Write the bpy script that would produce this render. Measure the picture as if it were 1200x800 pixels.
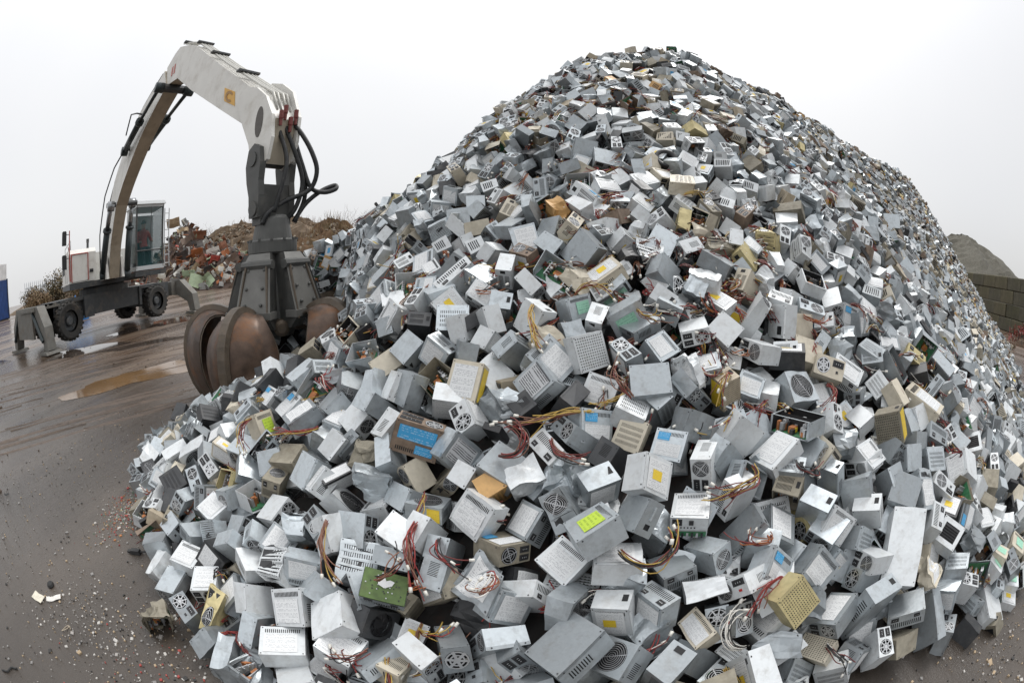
import bpy, math, random
import numpy as np
from math import radians, sin, cos, pi
for o in list(bpy.data.objects): bpy.data.objects.remove(o)
sc = bpy.context.scene
COL = sc.collection
# ------------------------------------------------------------------ camera, sky, sun, exposure
CAMH = 1.45
PITCH = 11.5
cam = bpy.data.cameras.new("camera"); camo = bpy.data.objects.new("camera", cam); COL.objects.link(camo); sc.camera = camo
cam.type = 'PANO'
_t = cam if hasattr(cam, 'panorama_type') else cam.cycles
_t.panorama_type = 'FISHEYE_EQUISOLID'; _t.fisheye_lens = 15.3; _t.fisheye_fov = radians(200)
cam.sensor_width = 36; cam.sensor_height = 24; cam.sensor_fit = 'HORIZONTAL'
cam.clip_start = 0.02; cam.clip_end = 2000
camo.location = (0, 0, CAMH); camo.rotation_euler = (radians(90 - PITCH), 0, 0)
SUN_EL, SUN_AZ = 58, 35
w = bpy.data.worlds.new("World"); sc.world = w; w.use_nodes = True
nt = w.node_tree; nt.nodes.clear()
wo = nt.nodes.new('ShaderNodeOutputWorld'); bg = nt.nodes.new('ShaderNodeBackground'); bg2 = nt.nodes.new('ShaderNodeBackground')
add = nt.nodes.new('ShaderNodeAddShader'); sky = nt.nodes.new('ShaderNodeTexSky')
sky.sky_type = 'NISHITA'; sky.sun_disc = False; sky.sun_elevation = radians(SUN_EL); sky.sun_rotation = radians(SUN_AZ); sky.air_density = 1.0; sky.dust_density = 4.0
hs = nt.nodes.new('ShaderNodeHueSaturation'); hs.inputs['Saturation'].default_value = 0.25
nt.links.new(sky.outputs[0], hs.inputs['Color']); nt.links.new(hs.outputs[0], bg.inputs[0]); bg.inputs[1].default_value = 0.05
# the closed cloud layer: soft broad mottling, all round
tc = nt.nodes.new('ShaderNodeTexCoord'); no = nt.nodes.new('ShaderNodeTexNoise'); no.inputs['Scale'].default_value = 1.6; no.inputs['Detail'].default_value = 4
cr = nt.nodes.new('ShaderNodeValToRGB'); cr.color_ramp.elements[0].position = .3; cr.color_ramp.elements[1].position = .72
cr.color_ramp.elements[0].color = (.93, .94, .965, 1); cr.color_ramp.elements[1].color = (1, 1, 1, 1)
nt.links.new(tc.outputs['Generated'], no.inputs['Vector']); nt.links.new(no.outputs['Fac'], cr.inputs[0])
# overcast: about two and a half times as bright overhead as at the horizon, all round
sx = nt.nodes.new('ShaderNodeSeparateXYZ'); nt.links.new(tc.outputs['Generated'], sx.inputs[0]); mr_ = nt.nodes.new('ShaderNodeMapRange')
pz = nt.nodes.new('ShaderNodeMath'); pz.operation = 'POWER'; pz.use_clamp = True; pz.inputs[1].default_value = 2.2; nt.links.new(sx.outputs[2], pz.inputs[0])
mr_.inputs[1].default_value = 0; mr_.inputs[2].default_value = 1; mr_.inputs[3].default_value = .72; mr_.inputs[4].default_value = 1.68; nt.links.new(pz.outputs[0], mr_.inputs[0])
dm = nt.nodes.new('ShaderNodeMath'); dm.operation = 'MULTIPLY_ADD'; dm.inputs[1].default_value = -.14; dm.inputs[2].default_value = .95; nt.links.new(sx.outputs[0], dm.inputs[0])   # thicker cloud to the right
dm2 = nt.nodes.new('ShaderNodeMath'); dm2.operation = 'MULTIPLY'; nt.links.new(dm.outputs[0], dm2.inputs[0]); nt.links.new(mr_.outputs[0], dm2.inputs[1])
nt.links.new(cr.outputs[0], bg2.inputs[0]); nt.links.new(dm2.outputs[0], bg2.inputs[1])
nt.links.new(bg.outputs[0], add.inputs[0]); nt.links.new(bg2.outputs[0], add.inputs[1]); nt.links.new(add.outputs[0], wo.inputs[0])
sl = bpy.data.lights.new("sun", 'SUN'); slo = bpy.data.objects.new("sun", sl); COL.objects.link(slo)
sl.energy = 1.5; sl.angle = radians(20); sl.color = (1, .98, .95)
_el, _az = radians(SUN_EL), radians(SUN_AZ)
slo.rotation_euler = (radians(90) - _el, 0, pi - _az); slo.location = (0, 0, 30)
sc.view_settings.view_transform = 'Standard'; sc.view_settings.look = 'None'; sc.view_settings.exposure = -0.12; sc.view_settings.gamma = 1
sc.cycles.diffuse_bounces = 2; sc.cycles.max_bounces = 6
rng = np.random.default_rng(7); R_ = random.Random(5)
# ------------------------------------------------------------------ materials
MATS = {}
def mat(name, col, rough=.6, metal=0., noise=.12, nscale=30., bump=0., bscale=80., dirt=0., dirtcol=(.12, .09, .06), tint=0., spec=.5, emit=None, coat=0., dscale=14.):
    if name in MATS: return MATS[name]
    m = bpy.data.materials.new(name); m.use_nodes = True; MATS[name] = m
    t = m.node_tree; N = t.nodes; L = t.links; b = N['Principled BSDF']
    b.inputs['Roughness'].default_value = rough; b.inputs['Metallic'].default_value = metal
    b.inputs['Specular IOR Level'].default_value = spec; b.inputs['Coat Weight'].default_value = coat
    co = N.new('ShaderNodeTexCoord'); n1 = N.new('ShaderNodeTexNoise'); n1.inputs['Scale'].default_value = nscale; n1.inputs['Detail'].default_value = 5
    L.new(co.outputs['Object'], n1.inputs['Vector'])
    mr = N.new('ShaderNodeMapRange'); mr.inputs[1].default_value = .25; mr.inputs[2].default_value = .75; mr.inputs[3].default_value = 1 - noise; mr.inputs[4].default_value = 1 + noise
    L.new(n1.outputs['Fac'], mr.inputs[0]); fac = mr.outputs[0]
    if tint:
        at = N.new('ShaderNodeAttribute'); at.attribute_name = 'tint'; oi = N.new('ShaderNodeObjectInfo')
        a1 = N.new('ShaderNodeMath'); a1.operation = 'ADD'; L.new(at.outputs['Fac'], a1.inputs[0]); L.new(oi.outputs['Random'], a1.inputs[1])
        a2 = N.new('ShaderNodeMath'); a2.operation = 'FRACT'; L.new(a1.outputs[0], a2.inputs[0])
        m2 = N.new('ShaderNodeMapRange'); m2.inputs[3].default_value = 1 - tint; m2.inputs[4].default_value = 1 + tint * .6; L.new(a2.outputs[0], m2.inputs[0])
        a3 = N.new('ShaderNodeMath'); a3.operation = 'MULTIPLY'; L.new(fac, a3.inputs[0]); L.new(m2.outputs[0], a3.inputs[1]); fac = a3.outputs[0]
    vm = N.new('ShaderNodeVectorMath'); vm.operation = 'SCALE'; vm.inputs[0].default_value = col[:3]; L.new(fac, vm.inputs['Scale']); c = vm.outputs[0]
    if dirt:
        n2 = N.new('ShaderNodeTexNoise'); n2.inputs['Scale'].default_value = dscale; n2.inputs['Detail'].default_value = 7; n2.inputs['Roughness'].default_value = .7
        L.new(co.outputs['Object'], n2.inputs['Vector'])
        m3 = N.new('ShaderNodeMapRange'); m3.inputs[1].default_value = .5; m3.inputs[2].default_value = .72; m3.inputs[3].default_value = 0; m3.inputs[4].default_value = dirt; L.new(n2.outputs['Fac'], m3.inputs[0])
        mx = N.new('ShaderNodeMix'); mx.data_type = 'RGBA'; L.new(m3.outputs[0], mx.inputs[0]); L.new(c, mx.inputs[6]); mx.inputs[7].default_value = (*dirtcol, 1); c = mx.outputs[2]
        m4 = N.new('ShaderNodeMapRange'); m4.inputs[3].default_value = rough; m4.inputs[4].default_value = min(1, rough + .3); L.new(m3.outputs[0], m4.inputs[0]); L.new(m4.outputs[0], b.inputs['Roughness'])
    L.new(c, b.inputs['Base Color'])
    if bump:
        n3 = N.new('ShaderNodeTexNoise'); n3.inputs['Scale'].default_value = bscale; n3.inputs['Detail'].default_value = 4; L.new(co.outputs['Object'], n3.inputs['Vector'])
        bp = N.new('ShaderNodeBump'); bp.inputs['Strength'].default_value = bump; bp.inputs['Distance'].default_value = .02; L.new(n3.outputs['Fac'], bp.inputs['Height']); L.new(bp.outputs[0], b.inputs['Normal'])
    return m
def printed(name, paper, ink, rows, kind='text'):
    """flat print: rows of small dashes on paper, laid out by the sticker's own UVs"""
    m = bpy.data.materials.new(name); m.use_nodes = True; MATS[name] = m
    t = m.node_tree; N = t.nodes; L = t.links; b = N['Principled BSDF']; b.inputs['Roughness'].default_value = .5
    uv = N.new('ShaderNodeUVMap'); sp = N.new('ShaderNodeSeparateXYZ'); L.new(uv.outputs[0], sp.inputs[0])
    def mth(op, a, b_=None):
        n = N.new('ShaderNodeMath'); n.operation = op
        for i, v in enumerate((a, b_)):
            if v is None: continue
            if isinstance(v, (int, float)): n.inputs[i].default_value = v
            else: L.new(v, n.inputs[i])
        return n.outputs[0]
    oi = N.new('ShaderNodeObjectInfo'); at = N.new('ShaderNodeAttribute'); at.attribute_name = 'tint'
    rv = mth('MULTIPLY', mth('ADD', oi.outputs['Random'], at.outputs['Fac']), 37.)
    v = mth('MULTIPLY', sp.outputs[1], rows); row = mth('FLOOR', v); fr = mth('FRACT', v)
    band = mth('MULTIPLY', mth('GREATER_THAN', fr, .32), mth('LESS_THAN', fr, .78))
    cb = N.new('ShaderNodeCombineXYZ'); L.new(mth('MULTIPLY', sp.outputs[0], 9.), cb.inputs[0]); L.new(mth('ADD', mth('MULTIPLY', row, 3.7), rv), cb.inputs[1])
    nz = N.new('ShaderNodeTexNoise'); nz.inputs['Scale'].default_value = 1.6; nz.inputs['Detail'].default_value = 3; nz.inputs['Roughness'].default_value = .8; L.new(cb.outputs[0], nz.inputs['Vector'])
    ink1 = mth('MULTIPLY', band, mth('GREATER_THAN', nz.outputs['Fac'], .5 if kind == 'text' else .42))
    mg = mth('MULTIPLY', mth('GREATER_THAN', sp.outputs[0], .06), mth('LESS_THAN', sp.outputs[0], .94))
    mg = mth('MULTIPLY', mg, mth('GREATER_THAN', mth('FRACT', mth('MULTIPLY', mth('ADD', row, rv), .381)), .22))
    f = mth('MULTIPLY', mth('MULTIPLY', ink1, mg), .6 if kind == 'text' else .95)
    mx = N.new('ShaderNodeMix'); mx.data_type = 'RGBA'; L.new(f, mx.inputs[0]); mx.inputs[6].default_value = (*paper, 1); mx.inputs[7].default_value = (*ink, 1)
    L.new(mx.outputs[2], b.inputs['Base Color'])
    return m
BODY = dict(
    g=mat('galvanised_steel', (.44, .478, .50), .34, .5, .07, 70, dirt=.42, dirtcol=(.16, .148, .13), dscale=22., tint=.42, bump=.04, bscale=60),
    l=mat('pale_zinc_steel', (.64, .665, .675), .42, .2, .05, 60, dirt=.4, dirtcol=(.28, .255, .22), dscale=22., tint=.16, bump=.03, bscale=60),
    b=mat('cream_steel', (.56, .51, .41), .5, .05, .1, 40, dirt=.4, dirtcol=(.33, .27, .18), tint=.12),
    d=mat('dusty_khaki_steel', (.27, .245, .19), .62, .1, .2, 35, dirt=.6, dirtcol=(.16, .13, .09), tint=.15),
    n=mat('rusty_brown_steel', (.20, .145, .105), .6, .15, .3, 28, dirt=.6, dirtcol=(.33, .28, .23), tint=.05),
    k=mat('black_steel', (.045, .047, .05), .45, .1, .2, 40, dirt=.4, dirtcol=(.14, .13, .12), tint=.3),
    o=mat('gold_passivated_steel', (.55, .47, .25), .45, .3, .16, 40, dirt=.4, dirtcol=(.28, .24, .14), tint=.05),
    t=mat('tan_steel', (.40, .34, .25), .55, .05, .16, 40, dirt=.4, dirtcol=(.2, .16, .1), tint=.05),
    r=mat('orange_brown_steel', (.55, .33, .13), .5, .1, .14, 40, dirt=.4, dirtcol=(.25, .14, .06), tint=.05))
DARK = mat('dark_inside_shade', (.012, .012, .013), .7, 0, .2)  # near black stands for the shade inside cases, slots and sockets
PLASTIC = mat('black_plastic', (.02, .02, .022), .38, 0, .2, dirt=.3, dirtcol=(.08, .075, .07))
WIRE = mat('chromed_wire', (.52, .53, .54), .35, .6, .1)
PAPER = printed('printed_paper', (.66, .67, .67), (.22, .23, .25), 19)
PAPERK = printed('dense_print', (.45, .46, .47), (.05, .05, .055), 11, 'dense')
YEL = printed('yellow_sticker', (.74, .53, .04), (.55, .36, .03), 6)
BLU = printed('blue_sticker', (.05, .33, .62), (.45, .62, .75), 6)
GRN = printed('green_sticker', (.45, .60, .06), (.16, .25, .03), 5)
MINT = printed('mint_sticker', (.32, .60, .45), (.12, .25, .18), 5)
PCB = mat('green_circuit_board', (.035, .16, .07), .45, 0, .35, 60, dirt=.4, dirtcol=(.12, .13, .06))
PCBT = mat('olive_circuit_board', (.075, .125, .03), .5, 0, .3, 40, dirt=.5, dirtcol=(.12, .12, .06))
COPPER = mat('copper_coil', (.42, .17, .07), .45, .5, .3, 60)
ALU = mat('aluminium_fins', (.45, .46, .47), .4, .6, .2, 60)
REDP = mat('red_plastic', (.40, .03, .025), .45, 0, .2)
CW = [mat('cable_' + n, c, .5, 0, .15) for n, c in (('red', (.26, .028, .024)), ('dark_red', (.15, .024, .02)), ('orange', (.36, .11, .03)), ('yellow', (.42, .28, .06)), ('black', (.02, .02, .02)), ('white', (.62, .60, .55)), ('brown', (.20, .09, .055)))]
PLUG = mat('white_plug', (.70, .68, .62), .5, 0, .1)
# ------------------------------------------------------------------ mesh building
class MB:
    def __init__(s): s.v = []; s.f = []; s.m = []; s.uv = {}; s.cuts = []
    def cut(s): s.cuts.append((len(s.v), len(s.f)))
    def q(s, pts, m=0, uv=False):
        i = len(s.v); s.v.extend(pts); 
        if uv: s.uv[len(s.f)] = [(0, 0), (1, 0), (1, 1), (0, 1)][:len(pts)]
        s.f.append(tuple(range(i, i + len(pts)))); s.m.append(m)
    def box(s, c, d, m=0, rot=None, taper=1.):
        hx, hy, hz = d[0] / 2, d[1] / 2, d[2] / 2
        P = [(-hx, -hy, -hz), (hx, -hy, -hz), (hx, hy, -hz), (-hx, hy, -hz), (-hx * taper, -hy * taper, hz), (hx * taper, -hy * taper, hz), (hx * taper, hy * taper, hz), (-hx * taper, hy * taper, hz)]
        if rot is not None: P = [tuple(rot @ np.array(p)) for p in P]
        i = len(s.v); s.v.extend([(p[0] + c[0], p[1] + c[1], p[2] + c[2]) for p in P])
        for f in ((0, 3, 2, 1), (4, 5, 6, 7), (0, 1, 5, 4), (1, 2, 6, 5), (2, 3, 7, 6), (3, 0, 4, 7)):
            s.f.append(tuple(i + k for k in f)); s.m.append(m)
    def prism(s, poly, a, b, m=0):
        """extrude: poly(list of 3-d points) from offset vector a to offset vector b"""
        n = len(poly); i = len(s.v); a = np.array(a); b = np.array(b)
        s.v.extend([tuple(np.array(p) + a) for p in poly]); s.v.extend([tuple(np.array(p) + b) for p in poly])
        s.f.append(tuple(range(i + n - 1, i - 1, -1))); s.m.append(m); s.f.append(tuple(range(i + n, i + 2 * n))); s.m.append(m)
        for k in range(n):
            j = (k + 1) % n; s.f.append((i + k, i + j, i + n + j, i + n + k)); s.m.append(m)
    def tube(s, pts, r, m=0, seg=6, cap=True, r2=None):
        pts = [np.array(p, float) for p in pts]; n = len(pts); base = len(s.v); up = None
        for k in range(n):
            t = pts[min(k + 1, n - 1)] - pts[max(k - 1, 0)]; t = t / (np.linalg.norm(t) + 1e-9)
            if up is None:
                up = np.array([0, 0, 1.]) if abs(t[2]) < .9 else np.array([1., 0, 0])
            u = np.cross(t, up); u /= np.linalg.norm(u) + 1e-9; v = np.cross(u, t); up = v
            rr = (r[k] if hasattr(r, '__len__') else (r if r2 is None else r + (r2 - r) * k / max(n - 1, 1)))
            for j in range(seg):
                a = 2 * pi * j / seg; s.v.append(tuple(pts[k] + rr * (cos(a) * u + sin(a) * v)))
        for k in range(n - 1):
            for j in range(seg):
                a = base + k * seg + j; b = base + k * seg + (j + 1) % seg
                s.f.append((a, b, b + seg, a + seg)); s.m.append(m)
        if cap:
            s.f.append(tuple(base + j for j in range(seg - 1, -1, -1))); s.m.append(m)
            s.f.append(tuple(base + (n - 1) * seg + j for j in range(seg))); s.m.append(m)
    def lathe(s, prof, c, ax, m=0, seg=24):
        """prof: (radius, along) pairs round axis ax through c; closed outline"""
        ax = np.array(ax, float); ax /= np.linalg.norm(ax); u = np.cross(ax, [0, 0, 1.] if abs(ax[2]) < .9 else [1., 0, 0]); u /= np.linalg.norm(u); v = np.cross(ax, u)
        i = len(s.v); n = len(prof); c = np.array(c, float)
        for j in range(seg):
            a = 2 * pi * j / seg; d = cos(a) * u + sin(a) * v
            for (r, h) in prof: s.v.append(tuple(c + d * r + ax * h))
        for j in range(seg):
            for k in range(n - 1):
                a = i + j * n + k; b = i + ((j + 1) % seg) * n + k
                s.f.append((a, b, b + 1, a + 1)); s.m.append(m)
    def arr(s): return np.array(s.v, float).reshape(-1, 3)
    def mesh(s, name, mats, off=(0, 0, 0), V=None, smooth=False, tint=None):
        me = bpy.data.meshes.new(name)
        V = (s.arr() if V is None else V) - np.array(off)
        lens = np.fromiter((len(f) for f in s.f), int, len(s.f)); tot = np.fromiter((i for f in s.f for i in f), int, lens.sum())
        fastmesh(me, V, lens, tot, np.array(s.m, int), smooth)
        for m in mats: me.materials.append(m)
        if s.uv:
            ul = me.uv_layers.new(name='UVMap'); st = np.concatenate([[0], np.cumsum(lens)[:-1]]); a = np.zeros((lens.sum(), 2), 'f')
            for k, uvs in s.uv.items(): a[st[k]:st[k] + len(uvs)] = uvs
            ul.data.foreach_set('uv', a.ravel())
        return me
def fastmesh(me, V, lens, loops, mi, smooth=False):
    me.vertices.add(len(V)); me.vertices.foreach_set('co', np.asarray(V, 'f').ravel())
    me.loops.add(len(loops)); me.loops.foreach_set('vertex_index', np.asarray(loops, 'i'))
    me.polygons.add(len(lens)); st = np.concatenate([[0], np.cumsum(lens)[:-1]])
    me.polygons.foreach_set('loop_start', np.asarray(st, 'i')); me.polygons.foreach_set('loop_total', np.asarray(lens, 'i'))
    me.polygons.foreach_set('material_index', np.asarray(mi, 'i'))
    me.polygons.foreach_set('use_smooth', np.full(len(lens), smooth, bool))
    me.update(calc_edges=True)
def link(name, me, parent=None, loc=(0, 0, 0)):
    o = bpy.data.objects.new(name, me); COL.objects.link(o); o.location = loc
    if parent is not None: o.parent = parent
    return o
def tag(o, label=None, cat=None, group=None, kind=None):
    if label: o['label'] = label
    if cat: o['category'] = cat
    if group: o['group'] = group
    if kind: o['kind'] = kind
    return o
def thing(name, loc, label, cat, group=None, q=None):
    o = bpy.data.objects.new(name, None); COL.objects.link(o); o.location = loc; o.empty_display_size = .1
    if q is not None: o.rotation_mode = 'QUATERNION'; o.rotation_quaternion = q
    return tag(o, label, cat, group)
def pieces(name, mb, mats, root, smooth=False, parent=None):
    """as part(), but each piece marked by mb.cut() becomes an object of its own"""
    mb.cut(); out = []; v0 = f0 = 0
    for v1, f1 in mb.cuts:
        if f1 == f0: continue
        s = MB(); s.v = mb.v[v0:v1]; s.f = [tuple(i - v0 for i in f) for f in mb.f[f0:f1]]; s.m = mb.m[f0:f1]; out.append(part(name, s, mats, root, smooth, parent)); v0, f0 = v1, f1
    return out
def part(name, mb, mats, root, smooth=False, parent=None):
    """mb holds world coordinates; root is an unrotated thing (its location is the mesh origin)"""
    me = mb.mesh(name, mats if isinstance(mats, (list, tuple)) else [mats], off=tuple(root.location), smooth=smooth)
    return link(name, me, parent or root)
# ------------------------------------------------------------------ the lie of the land
HS, EX, RR = 4.25, 1.42, 5.15
RIDGE = np.array([[-2.3, 5.0, 1.66], [-0.7, 4.8, 2.36], [0.55, 4.95, 3.5], [1.2, 5.1, 4.02], [1.95, 5.3, 4.28], [3.1, 5.85, 4.48], [4.3, 6.4, 4.5], [8.9, 8.5, 4.8], [11.5, 9.6, 5.2], [14.6, 10.9, 5.55]])
def heap_h(x, y):
    x = np.asarray(x, float); y = np.asarray(y, float); best = np.full(np.broadcast(x, y).shape, -9.)
    for a, b in zip(RIDGE[:-1], RIDGE[1:]):
        e = b[:2] - a[:2]; t = np.clip(((x - a[0]) * e[0] + (y - a[1]) * e[1]) / (e @ e), 0, 1)
        d = np.hypot(x - a[0] - t * e[0], y - a[1] - t * e[1]); hh = a[2] + (b[2] - a[2]) * t
        R = RR * np.minimum(hh / HS, 1) ** .7; u = np.clip((np.sqrt(d * d + .16) - .4) / R, 0, 1.3)
        best = np.maximum(best, np.where(u < 1, hh * np.clip(1 - u, 0, 1) ** EX, -(u - 1) * 1.5))
    # lumpy where it was tipped, and swept clear along the near right edge
    best = best - .05 + np.clip((y - 2.) / 2, 0, 1) * (.085 * np.sin(2.1 * x + 1.3 * y) * np.sin(2.6 * y - 1.4 * x + 1) + .045 * np.sin(5.3 * x - 2.1 * y + 2) * np.sin(4.1 * y + 1.7 * x))
    e_ = 1.0 * (y - (.46 - .16 * (x - 1.4))) + 3 * np.maximum(0, x - 3.0) + 3 * np.maximum(0, 1. - x)
    best = np.where((x > .6) & (x < 3.6), np.minimum(best, np.maximum(e_, -.12)), best)
    # the bowl the grab has dug
    u = (x + 2.65) * .841 + (y - 4.12) * .541; w_ = (x + 2.65) * .541 - (y - 4.12) * .841
    cap = .22 + .33 * u + .22 * w_ + 3 * np.maximum(0, w_ - 2.2) + 4. * np.maximum(0, -.25 - w_) * np.clip((u + .45) / .4, 0, 1) + 3 * np.maximum(0, u - .75)
    return np.where(u > -2.2, np.minimum(best, np.maximum(cap, -.12)), best)
def heap_n(x, y, e=.03):
    gx = (heap_h(x + e, y) - heap_h(x - e, y)) / (2 * e); gy = (heap_h(x, y + e) - heap_h(x, y - e)) / (2 * e)
    n = np.stack([-gx, -gy, np.ones_like(gx)], -1); return n / np.linalg.norm(n, axis=-1, keepdims=True)
# ------------------------------------------------------------------ power supplies
class Face:
    """a flat face with its own frame: a along u, b along v (metres), c outwards"""
    def __init__(s, mb, o, u, v, la, lb):
        s.mb = mb; s.o = np.array(o, float); s.u = np.array(u, float); s.v = np.array(v, float); s.n = np.cross(s.u, s.v); s.la = la; s.lb = lb
    def p(s, a, b, c=0.): return tuple(s.o + s.u * a + s.v * b + s.n * c)
    def rect(s, a0, b0, a1, b1, c=0., m=0, uv=False, mb=None):
        n = getattr(s, 'sub', 1) if uv else 1; mb = mb or s.mb
        for i in range(n):
            for j in range(n):
                x0, x1, y0, y1 = i / n, (i + 1) / n, j / n, (j + 1) / n; A = lambda t: a0 + (a1 - a0) * t; B = lambda t: b0 + (b1 - b0) * t
                mb.q([s.p(A(x0), B(y0), c), s.p(A(x1), B(y0), c), s.p(A(x1), B(y1), c), s.p(A(x0), B(y1), c)], m, uv)
                if uv: mb.uv[len(mb.f) - 1] = [(x0, y0), (x1, y0), (x1, y1), (x0, y1)]
    def grid(s, nx, ny, m=0):
        for i in range(nx):
            for j in range(ny): s.rect(s.la * i / nx, s.lb * j / ny, s.la * (i + 1) / nx, s.lb * (j + 1) / ny, 0, m)
    def slots(s, ua, vb, m=0, region=None):
        """region with openings: ua, vb are lists of (start, end) of the openings along a and b"""
        a0, b0, a1, b1 = region or (0, 0, s.la, s.lb); y = b0
        for (p0, p1) in vb:
            s.rect(a0, y, a1, p0, 0, m); x = a0
            for (q0, q1) in ua: s.rect(x, p0, q0, p1, 0, m); x = q1
            s.rect(x, p0, a1, p1, 0, m); y = p1
        s.rect(a0, y, a1, b1, 0, m)
        s.rect(a0 + .002, b0 + .002, a1 - .002, b1 - .002, -.004, 1)  # liner just behind the openings, coloured black as the shade inside
    def hole(s, ca, cb, r, m=0, region=None, seg=24):
        a0, b0, a1, b1 = region or (0, 0, s.la, s.lb)
        ang = sorted(set([2 * pi * k / seg for k in range(seg)] + [math.atan2(y - cb, x - ca) % (2 * pi) for x in (a0, a1) for y in (b0, b1)]))
        def border(t):
            dx, dy = cos(t), sin(t); k = 1e9
            if dx > 1e-9: k = min(k, (a1 - ca) / dx)
            if dx < -1e-9: k = min(k, (a0 - ca) / dx)
            if dy > 1e-9: k = min(k, (b1 - cb) / dy)
            if dy < -1e-9: k = min(k, (b0 - cb) / dy)
            return ca + dx * k, cb + dy * k
        for i, t in enumerate(ang):
            t2 = ang[(i + 1) % len(ang)]; b_1 = border(t); b_2 = border(t2)
            i1 = (ca + r * cos(t), cb + r * sin(t)); i2 = (ca + r * cos(t2), cb + r * sin(t2))
            s.mb.q([s.p(*i1), s.p(*b_1), s.p(*b_2), s.p(*i2)], m)
            s.mb.q([s.p(*i2), s.p(*i2, -.02), s.p(*i1, -.02), s.p(*i1)], 1)
    def rings(s, mb, ca, cb, r, n=4, wire=.0016, seg=20, spokes=4, stamped=False, rot=.4):
        for k in range(n):
            rr = r * (k + 1) / (n + .35) if not stamped else r * (k + .7) / n
            wd = wire * .72 if not stamped else r / n * .21
            for j in range(seg):
                t, t2 = 2 * pi * j / seg, 2 * pi * (j + 1) / seg
                P = lambda q, t_: (ca + q * cos(t_), cb + q * sin(t_))
                mb.q([s.p(*P(rr - wd, t), .0012), s.p(*P(rr + wd, t), .0012), s.p(*P(rr + wd, t2), .0012), s.p(*P(rr - wd, t2), .0012)])
        for k in range(spokes):
            t = rot + 2 * pi * k / spokes; d = (cos(t), sin(t)); nn = (-d[1], d[0]); wd = wire * (1.2 if not stamped else 1.6)
            mb.q([s.p(ca + nn[0] * wd, cb + nn[1] * wd, .0008), s.p(ca - nn[0] * wd, cb - nn[1] * wd, .0008), s.p(ca + d[0] * r - nn[0] * wd, cb + d[1] * r - nn[1] * wd, .0008), s.p(ca + d[0] * r + nn[0] * wd, cb + d[1] * r + nn[1] * wd, .0008)])
    def fan(s, mb, ca, cb, r, blades=7, seg=14):
        c = -.017
        for j in range(seg):
            t, t2 = 2 * pi * j / seg, 2 * pi * (j + 1) / seg
            mb.q([s.p(ca, cb, c), s.p(ca + .4 * r * cos(t), cb + .4 * r * sin(t), c), s.p(ca + .4 * r * cos(t2), cb + .4 * r * sin(t2), c)], 0)
        for k in range(blades):
            t = 2 * pi * k / blades; t2 = t + .62
            mb.q([s.p(ca + .38 * r * cos(t), cb + .38 * r * sin(t), c - .002), s.p(ca + .95 * r * cos(t + .25), cb + .95 * r * sin(t + .25), c - .001), s.p(ca + .95 * r * cos(t2 + .2), cb + .95 * r * sin(t2 + .2), c - .009), s.p(ca + .38 * r * cos(t2), cb + .38 * r * sin(t2), c - .009)], 0)
        for j in range(12):
            t, t2 = 2 * pi * j / 12, 2 * pi * (j + 1) / 12
            mb.q([s.p(ca, cb, -.0275), s.p(ca + r * 1.05 * cos(t), cb + r * 1.05 * sin(t), -.0275), s.p(ca + r * 1.05 * cos(t2), cb + r * 1.05 * sin(t2), -.0275)], 1)
    def block(s, mb, a0, b0, a1, b1, h, m=0):
        P = [s.p(a, b, c) for c in (0, h) for a, b in ((a0, b0), (a1, b0), (a1, b1), (a0, b1))]
        i = len(mb.v); mb.v.extend(P)
        for f in ((4, 5, 6, 7), (0, 1, 5, 4), (1, 2, 6, 5), (2, 3, 7, 6), (3, 0, 4, 7)): mb.f.append(tuple(i + k for k in f)); mb.m.append(m)
    def socket(s, mb, a0, b0, a1, b1):
        s.block(mb, a0, b0, a1, b1, .0018, 0); da, db = (a1 - a0) * .16, (b1 - b0) * .16
        s.rect(a0 + da, b0 + db, a1 - da, b1 - db, .0022, 1, mb=mb)  # flat black patch painted as the shade in the socket recess
        for k in (.3, .5, .7): s.rect(a0 + (a1 - a0) * k - .0012, b0 + (b1 - b0) * .4, a0 + (a1 - a0) * k + .0012, b0 + (b1 - b0) * .62, .0026, 2, mb=mb)

def spans(a0, a1, n, fill=.5):
    p = (a1 - a0) / n; return [(a0 + p * k + p * (1 - fill) / 2, a0 + p * (k + 1) - p * (1 - fill) / 2) for k in range(n)]

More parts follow.
